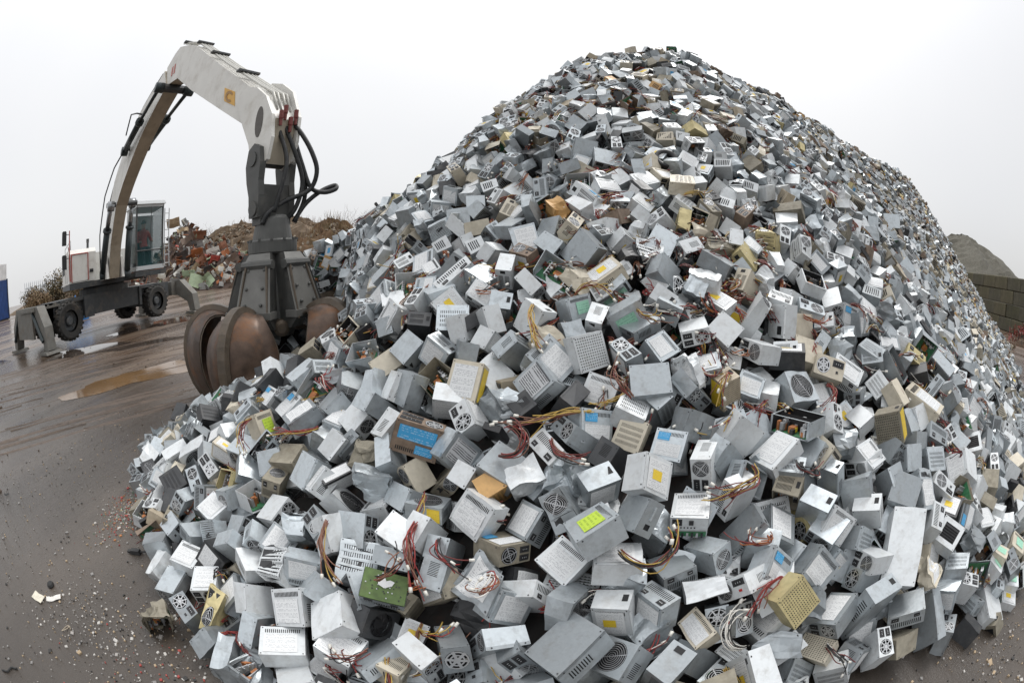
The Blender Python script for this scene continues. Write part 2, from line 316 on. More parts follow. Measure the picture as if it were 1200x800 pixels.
def build_psu(top, rear, W, D, H, seed, sub=1, side=False):
    """returns {part name: MB}; origin at the middle of the underside"""
    r = random.Random(seed); parts = {}
    def P(n):
        if n not in parts: parts[n] = MB()
        return parts[n]
    hw, hd = W / 2, D / 2; case = P('case'); lid = P('lid')
    bot = Face(case, (-hw, hd, 0), (1, 0, 0), (0, -1, 0), W, D); bot.grid(sub, sub)
    for sgn in (1, -1):
        sd = Face(case, (sgn * hw, -sgn * hd, 0), (0, sgn, 0), (0, 0, 1), D, H)
        if r.random() < .3 and sub == 1: sd.slots(spans(D * .15, D * .6, 9, .45), [(H * .3, H * .72)])
        else: sd.grid(sub, sub)
        if side: sd.rect(D * .08, H * .08, D * .92, H * .84, .002, 0, True, P('colour_sticker' if sgn > 0 else 'colour_sticker#'))
        fl = Face(lid, (sgn * (hw + .0009), -sgn * hd, H - .011), (0, sgn, 0), (0, 0, 1), D, .011)   # folded lid edge: a real seam
        fl.rect(0.002, 0, D - .002, .0118); fl.mb.q([fl.p(.002, 0), fl.p(.002, 0, -.0009), fl.p(D - .002, 0, -.0009), fl.p(D - .002, 0)][::-1])
        for k in (.12, .88):
            sc_ = Face(lid, (sgn * (hw + .0009), -sgn * hd, H - .006), (0, sgn, 0), (0, 0, 1), D, .01); a = D * k
            lid.q([sc_.p(a + .003 * cos(t), .003 * sin(t), .0012) for t in np.arange(6) * pi / 3], 1)
    bk = Face(case, (hw, hd, 0), (-1, 0, 0), (0, 0, 1), W, H)
    e = r.random()
    if sub > 1: bk.grid(sub, sub)
    elif e < .45: bk.slots(spans(W * .32, W * .92, 13, .5), [(H * .18, H * .46), (H * .56, H * .84)]); bk.rect(W * .06, H * .3, W * .2, H * .62, .0006, 1)
    else: bk.grid(1, 1); bk.rect(W * .08, H * .25, W * .24, H * .6, .0006, 1)
    rf = Face(case, (-hw, -hd, 0), (1, 0, 0), (0, 0, 1), W, H)
    flip = r.random() < .4
    if rear == 'F':
        R = min(H * .44, .038); ca = (W - R - .007) if flip else (R + .007); lim = W - 2 * R - .014
        reg = (lim, 0, W, H) if flip else (0, 0, W - lim, H)
        rf.hole(ca, H / 2, R, 0, reg); 
        if flip: rf.rect(0, 0, lim, H)
        else: rf.rect(W - lim, 0, W, H)
        gt = r.random()
        if gt < .2: rf.rings(P('fan_grille'), ca, H / 2, R, n=2, stamped=False, rot=r.random(), wire=.0022, spokes=8)
        elif gt < .35: rf.rings(P('fan_grille'), ca, H / 2, R, n=3, stamped=True, rot=.785, wire=.003, spokes=6)
        else: rf.rings(P('fan_grille'), ca, H / 2, R, n=r.choice((3, 4, 5)), stamped=gt < .6, rot=r.random(), wire=.0015)
        rf.fan(P('fan'), ca, H / 2, R, r.choice((5, 7, 7)))
        s0 = .008 if flip else W - lim + .004; s1 = lim - .004 if flip else W - .008
        if s1 - s0 > .012:
            rf.socket(P('inlet_socket'), s0, H * .1, s1, H * .42)
            if r.random() < .6: rf.socket(P('outlet_socket'), s0, H * .53, s1, H * .86)
            else: rf.block(P('switch'), (s0 + s1) / 2 - .006, H * .6, (s0 + s1) / 2 + .006, H * .72, .003)
    elif rear == 'V':
        rf.slots(spans(W * .08, W * .92, 15, .5), [(H * .14, H * .5)]); rf.socket(P('inlet_socket'), W * .1, H * .62, W * .3, H * .9); rf.socket(P('outlet_socket'), W * .7, H * .64, W * .86, H * .88)
    elif rear == 'I':
        rf.slots(spans(W * .25, W * .7, 5, .45), [(H * .42, H * .5)]); rf.socket(P('inlet_socket'), W * .06, H * .58, W * .32, H * .92); rf.block(P('switch'), W * .5, H * .64, W * .62, H * .86, .004)
        rf.rect(W * .02, H * .02, W * .98, H * .3, .004, 0, mb=P('circuit_board'))
        for k in range(7): rf.block(P('circuit_board'), W * (.06 + .13 * k), H * .04, W * (.12 + .13 * k), H * .22, .012, 1 + k % 2)
    elif rear == 'S':
        rf.slots([(W * .18, W * .34)], [(H * .3, H * .62)]); rf.block(P('slot_flap'), W * .45, H * .42, W * .85, H * .52, .004)
    elif rear in 'LY':
        rf.grid(1, 1); rf.rect(W * (.06 if rear == 'L' else .6), H * .1, W * .94, H * .9, .0018, 0, True, P('label_sticker'))
    elif rear == 'O':
        rf.rect(0, 0, W, H * .08); rf.rect(0, 0, W * .05, H); rf.rect(W * .95, 0, W, H); rf.rect(.002, .002, W - .002, H - .002, -.06, 1)
        electronics(P, W * .9, .055, H * .8, r, y0=-hd + .03)
    else: rf.grid(sub, sub)
    tf = Face(lid, (-hw, -hd, H + .0008), (1, 0, 0), (0, 1, 0), W, D); tf.sub = sub
    if top in 'LKUGT' or (top == 'Y' and rear != 'x'):
        tf.grid(sub, sub)
        vs = r.random()
        lo, hi = (.12, .9) if vs < .5 else (.1, .72)
        a0, a1 = W * r.uniform(.05, .12), W * r.uniform(.82, .93)
        if top in 'L': tf.rect(a0, D * lo, a1, D * hi, .0020, 0, True, P('label_sticker'))
        if top == 'K': tf.rect(W * .1, D * .15, W * .9, D * .85, .0020, 0, True, P('label_sticker'))
        if top == 'Y': tf.rect(a0, D * .1, a1, D * .9, .0020, 0, True, P('label_sticker')); tf.rect(W * .28, D * .36, W * .62, D * .62, .0032, 0, True, P('colour_sticker'))
        if top in 'U':
            tf.rect(W * .1, D * .62, W * .48, D * .88, .0030, 0, True, P('colour_sticker')); tf.rect(W * .1, D * .12, W * .9, D * .54, .0020, 0, True, P('label_sticker'))
        if top in 'GT': tf.rect(W * .3, D * .25, W * .85, D * .75, .0030, 0, True, P('colour_sticker'))
        if vs >= .5: 
            sl_ = P('slot_shade_strips')
            for (x0, x1) in spans(W * .1, W * .9, 18, .45): tf.block(sl_, x0, D * .78, x1, D * .9, .001)  # raised strips, their black standing for the shade in vent slots
    elif top == 'V':
        rows = r.choice((2, 3, 3)); tf.slots(spans(W * .1, W * .9, r.choice((14, 18, 22)), .4), spans(D * .12, D * .8, rows + 1, .62))
    elif top == 'P':
        n = 12; tf.slots(spans(W * .05, W * .95, n, .5), spans(D * .05, D * .95, n, .4))
    elif top == 'F':
        R = min(W, D) * .43; tf.hole(W / 2, D / 2, R, seg=32); tf.rings(P('fan_grille'), W / 2, D / 2, R, n=7, wire=.0011, seg=28, spokes=2); tf.fan(P('fan'), W / 2, D / 2, R, 9, 18)
    elif top == 'W':
        tf.slots([(W * .16, W * .84)], [(D * .2, D * .8)]); 
        for k in range(5): tf.block(P('slot_shade_strips'), W * .18, D * (.25 + .1 * k), W * .82, D * (.28 + .1 * k), -.002)
    elif top == 'S':
        tf.slots([(W * .6, W * .88)], [(D * .1, D * .35)]); tf.block(P('slot_shade_strips'), W * .1, D * .5, W * .5, D * .56, .002)
    elif top == 'N':
        tf.rect(.002, .002, W - .002, D - .002, .006, 0, mb=P('circuit_board')); tf.block(P('circuit_board'), .001, .001, W - .001, D - .001, .0055, 0)
        for k in range(26): a, b = r.uniform(.05, .9) * W, r.uniform(.05, .9) * D; tf.block(P('circuit_board'), a, b, a + .004, b + .004, .0085, 1 + k % 2)
        pts = [(.36, .52), (.50, .44), (.66, .56), (.70, .70), (.60, .74), (.52, .68), (.46, .84), (.34, .74)]
        P('paper_scrap').q([tf.p(W * x, D * y, .0100) for x, y in pts])
    elif top == 'E':
        lid.q([tf.p(0, 0), tf.p(W, 0), tf.p(W, D * .06), tf.p(0, D * .06)]); lid.q([tf.p(0, D * .94), tf.p(W, D * .94), tf.p(W, D), tf.p(0, D)])
        i = len(lid.v) - 8; lid.v += [tf.p(W * .04, D * .06), tf.p(W * .04, D * .94)]; lid.f.append((i, i + 8, i + 9, i + 7)[::-1]); lid.m.append(0)
        electronics(P, W * .88, D * .86, H, r, y0=0)
    else: tf.grid(sub, sub); 
    for n in ('lid', 'case'):
        if n == 'lid' and top not in 'FE':
            for x in (.05, .95):
                for y in (.05, .95): lid.q([tf.p(W * x + .0028 * cos(t), D * y + .0028 * sin(t), .001) for t in np.arange(6) * pi / 3], 1)
    return parts
def electronics(P, w_, d_, h_, r, y0=0):
    b = P('circuit_board'); b.box((0, y0, .008), (w_, d_, .003), 0)
    for k in range(9):
        x, y = r.uniform(-.42, .42) * w_, y0 + r.uniform(-.42, .42) * d_; hh = h_ * r.uniform(.25, .7); s_ = r.uniform(.008, .02)
        m = r.choice((1, 2, 3, 3)); b.box((x, y, .01 + hh / 2), (s_, s_ * r.uniform(.7, 1.4), hh), m)
    for sx in (-.3, .3):
        hs_ = P('heat_sink' if sx < 0 else 'heat_sink#')
        hs_.box((sx * w_, y0, .01 + h_ * .3), (.004, d_ * .7, h_ * .6))
        for k in range(5): hs_.box((sx * w_ + .008, y0 + d_ * (-.3 + .15 * k), .01 + h_ * .33), (.012, .003, h_ * .5))
    t = P('transformer'); t.box((0, y0 + d_ * .05, .01 + h_ * .22), (.03, .034, h_ * .44), 0); t.box((0, y0 + d_ * .05, .01 + h_ * .22), (.036, .022, h_ * .3), 1)

def warp(V, W, D, H, seed, amp, crumple=0.):
    g = np.random.default_rng(seed); hlf = np.array([W / 2, D / 2, H / 2]); U = (V - [0, 0, H / 2]) / hlf
    off = g.normal(0, 1, (2, 2, 2, 3)) * amp; w0 = (1 - U) / 2; w1 = (1 + U) / 2; out = V.copy()
    for i in (0, 1):
        for j in (0, 1):
            for k in (0, 1):
                wt = (w1 if i else w0)[:, 0] * (w1 if j else w0)[:, 1] * (w1 if k else w0)[:, 2]; out += wt[:, None] * off[i, j, k]
    if crumple:
        for _ in range(5):
            d = g.normal(size=3); d /= np.linalg.norm(d); ph = g.uniform(0, 6); kf = g.uniform(25, 60); ax = g.normal(size=3); ax /= np.linalg.norm(ax)
            t_ = (V @ ax * kf + ph) / pi; out += crumple * .55 * (2 * np.abs(t_ - np.round(t_)) * 2 - 1)[:, None] * d
        for _ in range(2):    # a dent: a corner or a face pushed in
            c = np.array([g.choice([-1, 1]) * W / 2, g.choice([-1, 1]) * D / 2, H * g.choice([.3, 1.])]); f = np.clip(1 - np.sqrt(((V - c) ** 2).sum(1)) / .085, 0, 1); out -= (f * crumple * 4.)[:, None] * ((c - [0, 0, H / 2]) / np.linalg.norm(c - [0, 0, H / 2]))
    return out

def qmat(q):
    w_, x, y, z = np.array(q) / np.linalg.norm(q)
    return np.array([[1 - 2 * (y * y + z * z), 2 * (x * y - w_ * z), 2 * (x * z + w_ * y)], [2 * (x * y + w_ * z), 1 - 2 * (x * x + z * z), 2 * (y * z - w_ * x)], [2 * (x * z - w_ * y), 2 * (y * z + w_ * x), 1 - 2 * (x * x + y * y)]])
def cable_bundle(mb, p0, n, g, nw=6, L=.25, segs=10, r=.0022, seg=4, lift=.04, plugs=True):
    """a loom of wires wandering over the heap together, fanning out at the free end"""
    down = np.array([0, 0, -1.]) + n * n[2]; down /= np.linalg.norm(down) + 1e-6; side = np.cross(n, down)
    a = g.normal(0, 1.1); k = g.normal(0, 2.2); S = [p0]; lf = lift * g.uniform(.5, 1.4); ph = g.uniform(.6, 1.2)
    for i in range(1, segs):
        a += (k + g.normal(0, 1.2)) / segs; t = i / (segs - 1); d = down * cos(a) + side * sin(a)
        S.append(S[-1] + d * L / (segs - 1) + n * lf * (sin(pi * min(1, t * ph + .02)) - sin(pi * min(1, (t - 1 / (segs - 1)) * ph + .02))))
    S = np.array(S); pal = g.choice([0, 1, 1, 1, 2, 3, 4, 4, 5, 6, 6, 0, 3], 5); tt = np.linspace(0, 1, segs)[:, None]
    for w_ in range(nw):
        o1 = g.normal(0, r * 2.2, 3); o2 = g.normal(0, .022, 3); o3 = g.normal(0, .010, 3); e = segs if g.random() < .6 else max(4, int(segs * g.uniform(.6, 1)))
        Q = S + o1 + o2 * np.clip((tt - .45) / .55, 0, 1) ** 1.6 + o3 * np.sin(tt * g.uniform(2, 7) + g.uniform(0, 6)) * np.minimum(1, tt * 3)
        Q = Q[:e]; m = int(g.choice(pal)); mb.tube(Q, r, m, seg, False)
        if plugs and w_ % 3 == 0: d = Q[-1] - Q[-2]; mb.tube([Q[-1], Q[-1] + d / np.linalg.norm(d) * .018], .0065, 7, 4)
STK = {'Y': YEL, 'U': BLU, 'G': GRN, 'T': MINT}
def place_psu(rec, idx):
    b, top, rear, fl, p, q, d, label = rec
    W, D, H = d; crump = 'x' in fl; bent = (not crump) and idx % 4 == 1 and top in 'BLK' and rear in 'B'; R = qmat(q); root_loc = np.array(p) - R @ np.array([0, 0, H / 2])
    root = thing('power_supply', tuple(root_loc), label, 'power supply', 'power supplies heaped in the great pile', q)
    parts = build_psu(top, rear, W, D, H, idx * 7 + 3, 8 if crump else 5 if bent else 1, 's' in fl)
    bm = BODY[b]
    mats = dict(slot_flap=[bm], case=[bm, DARK], lid=[bm, PLASTIC], fan_grille=[WIRE if b not in 'k' else PLASTIC], fan=[PLASTIC, DARK], inlet_socket=[PLASTIC, DARK, WIRE], outlet_socket=[PLASTIC, DARK, WIRE], switch=[REDP if idx % 8 == 0 else PLASTIC],
                label_sticker=[BLU if b == 'n' else PAPERK if top == 'K' else YEL if rear == 'Y' and top != 'Y' else PAPER], colour_sticker=[STK.get(top, YEL)], slot_shade_strips=[DARK], circuit_board=[PCBT if top == 'N' else PCB, PLASTIC, ALU, COPPER], heat_sink=[ALU], transformer=[COPPER, YEL], paper_scrap=[PAPER])
    if top == 'T' : mats['colour_sticker'] = [MINT]
    for n, mb in parts.items():
        if not mb.f: continue
        V = warp(mb.arr(), W, D, H, idx + 11, .0022 if not crump else .011, .012 if crump else .0022 if bent else 0)
        if n in ('case', 'lid') and crump and n == 'lid': V[:, 2] += .001
        n_ = n.rstrip('#'); me = mb.mesh(n_, mats[n_], V=V); link(n_, me, root)
    if 'c' in fl or (idx % 9 == 3 and rear != 'F'):
        g = np.random.default_rng(idx); nn = heap_n(np.array(p[0]), np.array(p[1])); mb = MB(); s0 = np.array(p) + nn * .055 - np.array([0, 0, -.03])
        cable_bundle(mb, s0, nn, g, 12 if 'c' in fl else 8, .26 if 'c' in fl else .17, 14, .0022, 5, .04)
        V = (mb.arr() - root_loc) @ R; link('cable_bundle', mb.mesh('cable_bundle', CW + [PLUG], V=V, smooth=True), root)
    return root
# ------------------------------------------------------------------ the supplies read off the photograph: body, lid, end, extras, centre, turn, size, label
HEROES = [
('g','B','B','',(.164,.789,.396),(.863,.122,-.201,-.447),(.154,.191,.087),'largest plain grey sheet cased power supply, long smooth lid at bottom centre'),
('l','B','B','',(1.587,.81,.427),(.876,.334,-.16,-.308),(.182,.341,.087),'very long white flat metal case, longest on the right side of the heap'),
('g','G','B','',(.254,1.08,.637),(.756,.093,-.226,-.607),(.15,.144,.086),'grey power supply with a bright lime green sticker on its lid'),
('g','L','B','x',(-.069,1.028,.443),(.868,.311,-.221,-.317),(.15,.138,.086),'crumpled grey power supply with wrinkled ratings label and bent lower corner'),
('g','F','B','',(.313,.768,.335),(.865,.164,-.282,-.381),(.148,.124,.086),'grey power supply with one large wire fan grille on its lid at bottom centre'),
('l','L','B','',(-.117,1.265,.58),(.78,.489,-.123,-.372),(.151,.142,.086),'white labelled power supply with small rusty red corner spots, above the spilling brown cables'),
('g','B','B','c',(-.03,1.412,.688),(.92,.247,.163,-.257),(.149,.14,.086),'plain grey power supply with thin tan wires lying over it, left centre'),
('l','L','B','',(.171,1.095,.497),(.845,.341,-.001,-.412),(.133,.129,.085),'big white labelled power supply with a round yellowed seal at its corner'),
('o','P','B','',(.878,.754,.472),(.774,.45,.213,-.391),(.149,.122,.086),'gold coloured power supply lid speckled with fine perforation'),
('n','U','F','',(-.376,1.568,.741),(.097,.111,-.678,.72),(.193,.145,.087),'rusty brown power supply with bright blue stickers and a round fan on top'),
('g','K','B','',(.109,1.699,.924),(.698,.47,-.051,-.537),(.152,.15,.086),'grey power supply with a dark grid panel and red cables at its left'),
('g','B','B','',(.801,1.068,.561),(.582,.355,-.31,-.663),(.114,.177,.042),'long grey slab shaped power supply lying on a diagonal slope'),
('l','B','V','',(.149,1.438,.734),(-.305,.417,.8,-.305),(.149,.14,.081),'white slotted strip of a power supply with two black knobs'),
('g','K','B','',(-.219,1.519,.706),(.748,.467,.469,-.047),(.149,.134,.086),'grey power supply with dark printed slots and code boxes, right of the rusty brown unit'),
('l','L','B','',(1.036,1.29,.735),(.719,.204,-.251,-.615),(.149,.169,.07),'large white power supply with printed panel, left below the black yellow board'),
('g','L','V','',(.45,.915,.41),(.324,-.417,-.59,.611),(.134,.126,.077),'tall grey power supply standing on end with long slots on top'),
('l','E','F','',(.761,.908,.457),(.315,.494,.757,-.289),(.146,.14,.076),'white fan plate with exposed red and green electronics beside it'),
('g','E','B','x',(-.911,.686,.113),(.979,-.089,-.102,-.151),(.149,.135,.086),'torn open power supply showing its dark circuit parts at the bottom edge of the heap'),
('l','Y','B','',(.452,1.223,.739),(.852,.402,.335,.019),(.149,.129,.086),'white power supply with an oval yellow sticker, under the blue label and vent strip'),
('g','B','F','x',(.341,1.019,.48),(.466,.672,-.474,.328),(.15,.111,.09),'crushed grey power supply bent open around its fan'),
('g','B','S','',(.415,1.15,.637),(.859,-.063,-.447,.242),(.124,.124,.073),'grey power supply with a rectangular slot cut in its narrow side, above centre bottom'),
('l','L','B','c',(.331,1.041,.523),(.994,-.062,.007,-.087),(.159,.14,.086),'long white labelled power supply with a yellow dot and red wires at its end'),
('g','L','F','',(1.175,.74,.287),(.793,-.043,-.291,-.533),(.135,.174,.08),'grey labelled power supply with a dark brownish fan side, right of the gold lid'),
('g','B','B','x',(.192,1.362,.685),(.832,.439,.339,.022),(.15,.126,.086),'crumpled silver sheet folded over itself, left of the lime green sticker'),
('g','U','B','',(.875,.928,.479),(.836,.426,.297,-.176),(.15,.125,.086),'grey power supply with a small square blue sticker, near the gold perforated lid'),
('l','B','B','c',(-.671,1.248,.448),(.818,.286,.354,.351),(.15,.154,.086),'pale flat power supply with a loop of red and orange cables lying across it'),
('k','F','B','',(-.466,.955,.301),(.758,.425,.487,.089),(.148,.117,.086),'black power supply with a big black fan and red wires, under the green circuit board'),
('l','B','V','',(-.399,1.201,.516),(.95,.199,.141,-.195),(.122,.112,.083),'white power supply with three black slots in its front and black screw feet on top'),
('b','L','B','s',(-.192,1.765,.907),(.856,.495,-.032,-.144),(.14,.179,.088),'big cream power supply with a yellow sticker on its side, standing proud of the heap'),
('b','V','B','',(-.363,.821,.217),(.978,-.057,.072,-.189),(.088,.143,.09),'beige power supply with rows of slots and dark red knobs on top'),
('g','N','V','',(-.414,1.003,.423),(.959,.256,.12,-.022),(.146,.108,.084),'power supply topped by a green circuit board with a torn white patch'),
('g','B','V','',(.528,1.027,.471),(.986,-.122,-.103,.046),(.123,.147,.063),'grey power supply with two knobs above a dense row of slots'),
('g','B','B','',(.381,2.288,1.467),(.567,.652,-.031,-.503),(.168,.182,.087),'large grey lid with a black rubber plug, upper middle of the heap'),
('b','L','B','',(.593,.835,.341),(.758,.27,-.128,-.58),(.136,.086,.084),'cream and orange power supply with a notched end and pinkish label'),
('l','P','B','',(.319,1.791,1.039),(.774,.598,.057,.201),(.152,.156,.086),'pale perforated power supply cover dotted all over, with cables hanging on it'),
('l','Y','B','',(.315,.918,.409),(.685,.696,-.208,-.058),(.119,.141,.086),'pale power supply with a splashy yellow sticker, right of the large plain grey case'),
('l','L','B','',(-.791,.808,.199),(.98,-.026,.044,.19),(.17,.144,.077),'clean white labelled power supply with square front, lowest in front of the left toe'),
('g','B','B','',(-.615,1.789,.779),(.683,.493,.532,.088),(.201,.093,.106),'large plain grey power supply left of the rusty brown unit'),
('d','U','F','',(-.035,1.172,.499),(.922,-.155,.1,.339),(.13,.14,.074),'warm grey power supply with a pale blue patch on top, fan facing right'),
('l','B','B','c',(.106,2,1.146),(.641,.596,-.185,-.446),(.153,.155,.086),'plain white power supply with a rope of brown cables hanging on both sides'),
('k','P','B','',(.366,1.41,.723),(.653,.595,.468,.018),(.153,.101,.086),'black perforated power supply under the grimy cream slotted unit'),
('g','B','F','',(-.184,.867,.298),(.974,-.162,-.009,.159),(.087,.15,.104),'upright grey power supply with round fan grille and socket facing front, at the lower centre'),
('l','P','B','x',(-.912,1.125,.32),(.943,.245,-.203,-.099),(.151,.149,.086),'pale power supply lid perforated all over with dense small slots, buckled'),
('b','Y','B','',(.469,2.131,1.344),(.69,.339,-.098,-.631),(.152,.175,.087),'cream power supply with a yellow label and wire fan grille side by side'),
('g','E','O','',(1.178,1.364,.827),(.814,-.025,-.054,-.578),(.21,.143,.077),'wide open grey power supply with green board showing inside'),
('g','L','B','',(-.785,1.132,.34),(-.024,.093,-.624,.776),(.155,.123,.091),'large grey power supply with a wide ratings label, right of the buckled slotted lid'),
('g','B','B','',(.557,1.613,.949),(.911,.388,-.114,-.082),(.168,.142,.086),'wide plain grey power supply with a black cable curving over its top edge'),
('g','Y','B','',(1.232,.94,.385),(.699,.621,.268,-.234),(.151,.118,.086),'pale power supply with a square yellow sticker at its corner, near the white fan plates'),
('g','B','V','',(.57,1.905,1.137),(.823,.199,-.032,-.531),(.155,.164,.06),'big grey power supply box with slots behind, above the dotted cover'),
('r','V','B','',(-.069,1.385,.619),(.477,.582,.653,-.083),(.153,.097,.086),'orange brown slotted power supply lid in the lower middle of the heap'),
('l','Y','B','',(-.832,1.511,.526),(.887,.253,-.209,-.326),(.15,.134,.086),'slim white labelled power supply with a yellow square sticker, left of the dirty khaki case'),
('g','B','B','x',(-.576,1.474,.572),(.655,.715,.244,-.017),(.134,.139,.086),'crumpled bright metal case with sharp folds, below the dirty khaki case'),
('l','L','B','',(.357,1.656,.902),(.819,.523,-.014,-.234),(.134,.121,.086),'clean white power supply below the dotted cover'),
('l','L','I','',(.62,1.171,.603),(.966,.081,-.102,-.225),(.134,.133,.081),'upright white power supply with inlet and switch, green board poking out below'),
('b','V','B','',(.459,1.487,.779),(.812,.506,-.07,-.282),(.113,.125,.085),'grimy cream power supply with three rows of slots'),
('g','B','V','',(1.582,.607,.229),(.915,-.091,-.195,-.341),(.181,.145,.078),'grey power supply with dark slots along its edge, below the long white case'),
('g','U','B','',(.598,1.415,.754),(.844,.445,-.139,-.266),(.125,.12,.086),'grey power supply with a vent strip and blue label, stacked over a yellow sticker'),
('b','P','B','',(1.102,.677,.172),(.824,.191,-.27,-.461),(.154,.095,.086),'cream power supply with a perforated top and square black socket'),
('g','B','B','',(-.835,2.91,1.357),(.905,.198,-.347,.144),(.276,.143,.087),'long grey metal rail lying aslant near the grab'),
('l','W','B','',(1.972,.746,.393),(.772,.268,-.113,-.566),(.149,.14,.086),'pale boxy power supply with a wide dark window, right of the long white case'),
('g','U','B','c',(.297,1.513,.811),(.821,.514,.221,.115),(.151,.129,.086),'grey power supply with a small blue sticker and a white plug hanging over it'),
('l','Y','B','',(1.012,1.986,1.257),(.942,.203,-.174,.203),(.099,.227,.056),'long white power supply with a yellow star shaped sticker'),
('l','V','B','c',(.726,.738,.259),(.803,.233,-.173,-.521),(.124,.072,.084),'small white slotted power supply with a bundle of red and white wires below'),
('l','B','F','',(.712,1.309,.718),(.755,.246,.576,-.193),(.144,.14,.079),'white end plate with a round fan grille standing upright, right of the oval yellow sticker'),
('d','B','B','x',(-.624,1.611,.613),(.942,.236,.236,.029),(.121,.126,.086),'dirty khaki dented power supply below and left of the rusty brown unit'),
('l','B','B','',(2.334,.329,.063),(.958,.106,.096,-.247),(.174,.269,.087),'long white power supply lying near the right toe, above the dark unit'),
('g','F','Y','',(-.312,1.365,.535),(.992,-.096,.024,-.076),(.143,.127,.063),'grey power supply with a fan on top and a yellow sticker at its left end'),
('d','P','B','s',(1.806,1.286,.777),(.611,.54,-.538,-.215),(.152,.172,.091),'tall dusty khaki power supply with yellow strip on its side'),
('d','E','B','x',(-1.536,.759,.076),(.184,-.393,.672,-.601),(.142,.156,.104),'crumpled tan brown power supply case torn open, standing alone on the ground'),
('k','B','B','',(2.063,.316,.034),(.518,-.379,-.52,.563),(.153,.132,.087),'dark grey power supply with a pale end, leaning on the right toe of the heap'),
('b','B','F','',(1.51,1.593,.984),(-.155,.242,.937,-.2),(.166,.142,.098),'pale cream end plate with fan grille and two dark sockets, right of the orange cables'),
('b','B','B','',(-.634,2.07,.904),(.826,.381,.277,-.308),(.11,.15,.083),'cream box power supply with orange wires at its left, left of the big cream unit'),
('l','L','B','',(-.268,1.743,.832),(.445,.891,.067,-.057),(.134,.14,.086),'white blank looking label lid just below the big cream unit'),
('l','Y','B','',(.624,2.36,1.516),(.477,.824,.287,-.104),(.148,.124,.086),'white power supply with an orange yellow sticker, above the cream yellow label with fan'),
('b','G','B','c',(-1.356,1.894,.591),(.639,.408,.405,.51),(.15,.16,.086),'cream power supply with a green label and orange cables on top'),
('t','P','B','s',(.912,1.602,.916),(.617,.764,-.026,.185),(.1,.141,.089),'tan perforated power supply with a solid yellow side'),
('g','L','F','',(.85,1.688,.984),(.957,.146,-.187,-.166),(.136,.13,.075),'grey power supply with printed top and front fan, above the tan and yellow unit'),
('b','Y','L','',(-1.584,1.792,.444),(.973,.057,.225,-.006),(.198,.081,.106),'long cream power supply with yellow tags and a row of slots, below the grab'),
('l','L','V','',(-.158,2.282,1.23),(.851,.45,.183,-.198),(.143,.114,.082),'white power supply with small slots under its front lip, left upper part of the heap'),
('l','Y','B','',(-.334,.958,.237),(.963,.222,.1,-.114),(.087,.099,.083),'white labelled power supply with a bold yellow sticker, below the green circuit board unit'),
('l','L','F','',(-1.327,1.038,.157),(.98,.048,0,.196),(.134,.158,.08),'whitish power supply with its fan facing open ground, beside the crumpled tan case'),
('k','V','B','',(-1.991,1.631,.26),(.921,.211,.203,-.258),(.152,.157,.086),'dark grey power supply with a finely ribbed face on the left flank'),
('d','F','V','',(-1.11,1.565,.457),(.988,-.017,.144,.047),(.094,.172,.102),'upright warm grey power supply with slotted front and dark open fan on top'),
('l','K','B','',(-1.041,1.916,.653),(.845,.422,.305,-.121),(.12,.135,.085),'white power supply with a large dark printed panel, left part of the heap'),
('l','L','B','',(2.285,1.027,.571),(.877,.43,-.203,-.067),(.151,.15,.086),'tall bright white power supply on the right flank, left of the grey framed panel'),
('g','V','B','',(-.294,2.135,1.116),(.894,.446,.03,.038),(.157,.141,.086),'grey power supply lid with a slotted strip, seen flat on above a black square plate'),
('l','B','B','',(-2.255,1.952,.28),(.948,.128,.003,-.292),(.152,.204,.087),'long narrow white power supply low on the left flank, below the grab claws'),
('k','Y','B','',(1.306,1.687,1.033),(.946,.049,-.068,-.314),(.178,.14,.086),'dark board like unit with a yellow block at its end'),
('l','T','B','',(.453,2.118,1.256),(.25,.929,-.135,.236),(.094,.142,.086),'white power supply with a mint green sticker in the upper middle of the heap'),
('g','B','V','',(-1.051,2.146,.842),(.31,.857,.411,.033),(.165,.146,.082),'grey unit with a dark ribbed narrow face right of the grab claws'),
('l','B','F','',(1.847,1.962,1.271),(.901,.212,-.26,-.274),(.128,.156,.102),'white cube power supply with a large fan in front, beside a torn blue sticker'),
('o','E','V','',(-1.47,1.608,.371),(.904,.367,-.188,-.116),(.149,.128,.086),'open yellowish brass coloured frame between the fans on the left flank'),
('k','B','B','',(-.482,2.215,1.075),(.418,.907,.044,-.023),(.12,.14,.086),'flat black square plate right of the grab claws'),
('l','U','B','',(1.935,1.917,1.21),(.737,.666,.101,-.054),(.15,.127,.086),'white power supply with a torn blue sticker, right of the cube with large fan'),
('l','Y','B','',(-.691,2.766,1.381),(.281,.905,.15,.283),(.127,.138,.086),'white power supply with a square yellow sticker, above right of the grab claws'),
('l','Y','B','',(2.569,.254,.019),(.898,.066,.011,-.435),(.139,.133,.086),'white power supply with a small yellow sticker, outermost at the right edge'),
('l','T','B','',(2.631,.316,.077),(.898,.039,-.041,-.437),(.135,.133,.086),'white power supply with a pale green sticker at the right edge of the heap'),
('l','W','B','',(2.793,1.142,.568),(.881,.163,-.286,-.34),(.136,.138,.086),'pale framed panel with a dark square window on the right flank'),
('g','U','B','',(-2.451,1.688,.063),(.986,-.072,.099,.111),(.131,.131,.076),'grey power supply with a light blue label, outermost beside the red confetti scrap'),
('d','B','B','',(1.648,4.695,3.845),(.634,.477,.149,-.591),(.15,.138,.086),'tan cube power supply perched at the very summit of the heap'),
('g','B','B','',(1.362,.706,.276),(.635,.769,.072,.006),(.22,.224,.087),'grey power supply, just right of the labelled unit with the dark fan side'),
('l','B','B','',(-.025,.83,.25),(.72,.543,-.096,-.422),(.149,.14,.086),'whitish power supply with plain lid, just right of the upright fan unit at lower centre'),
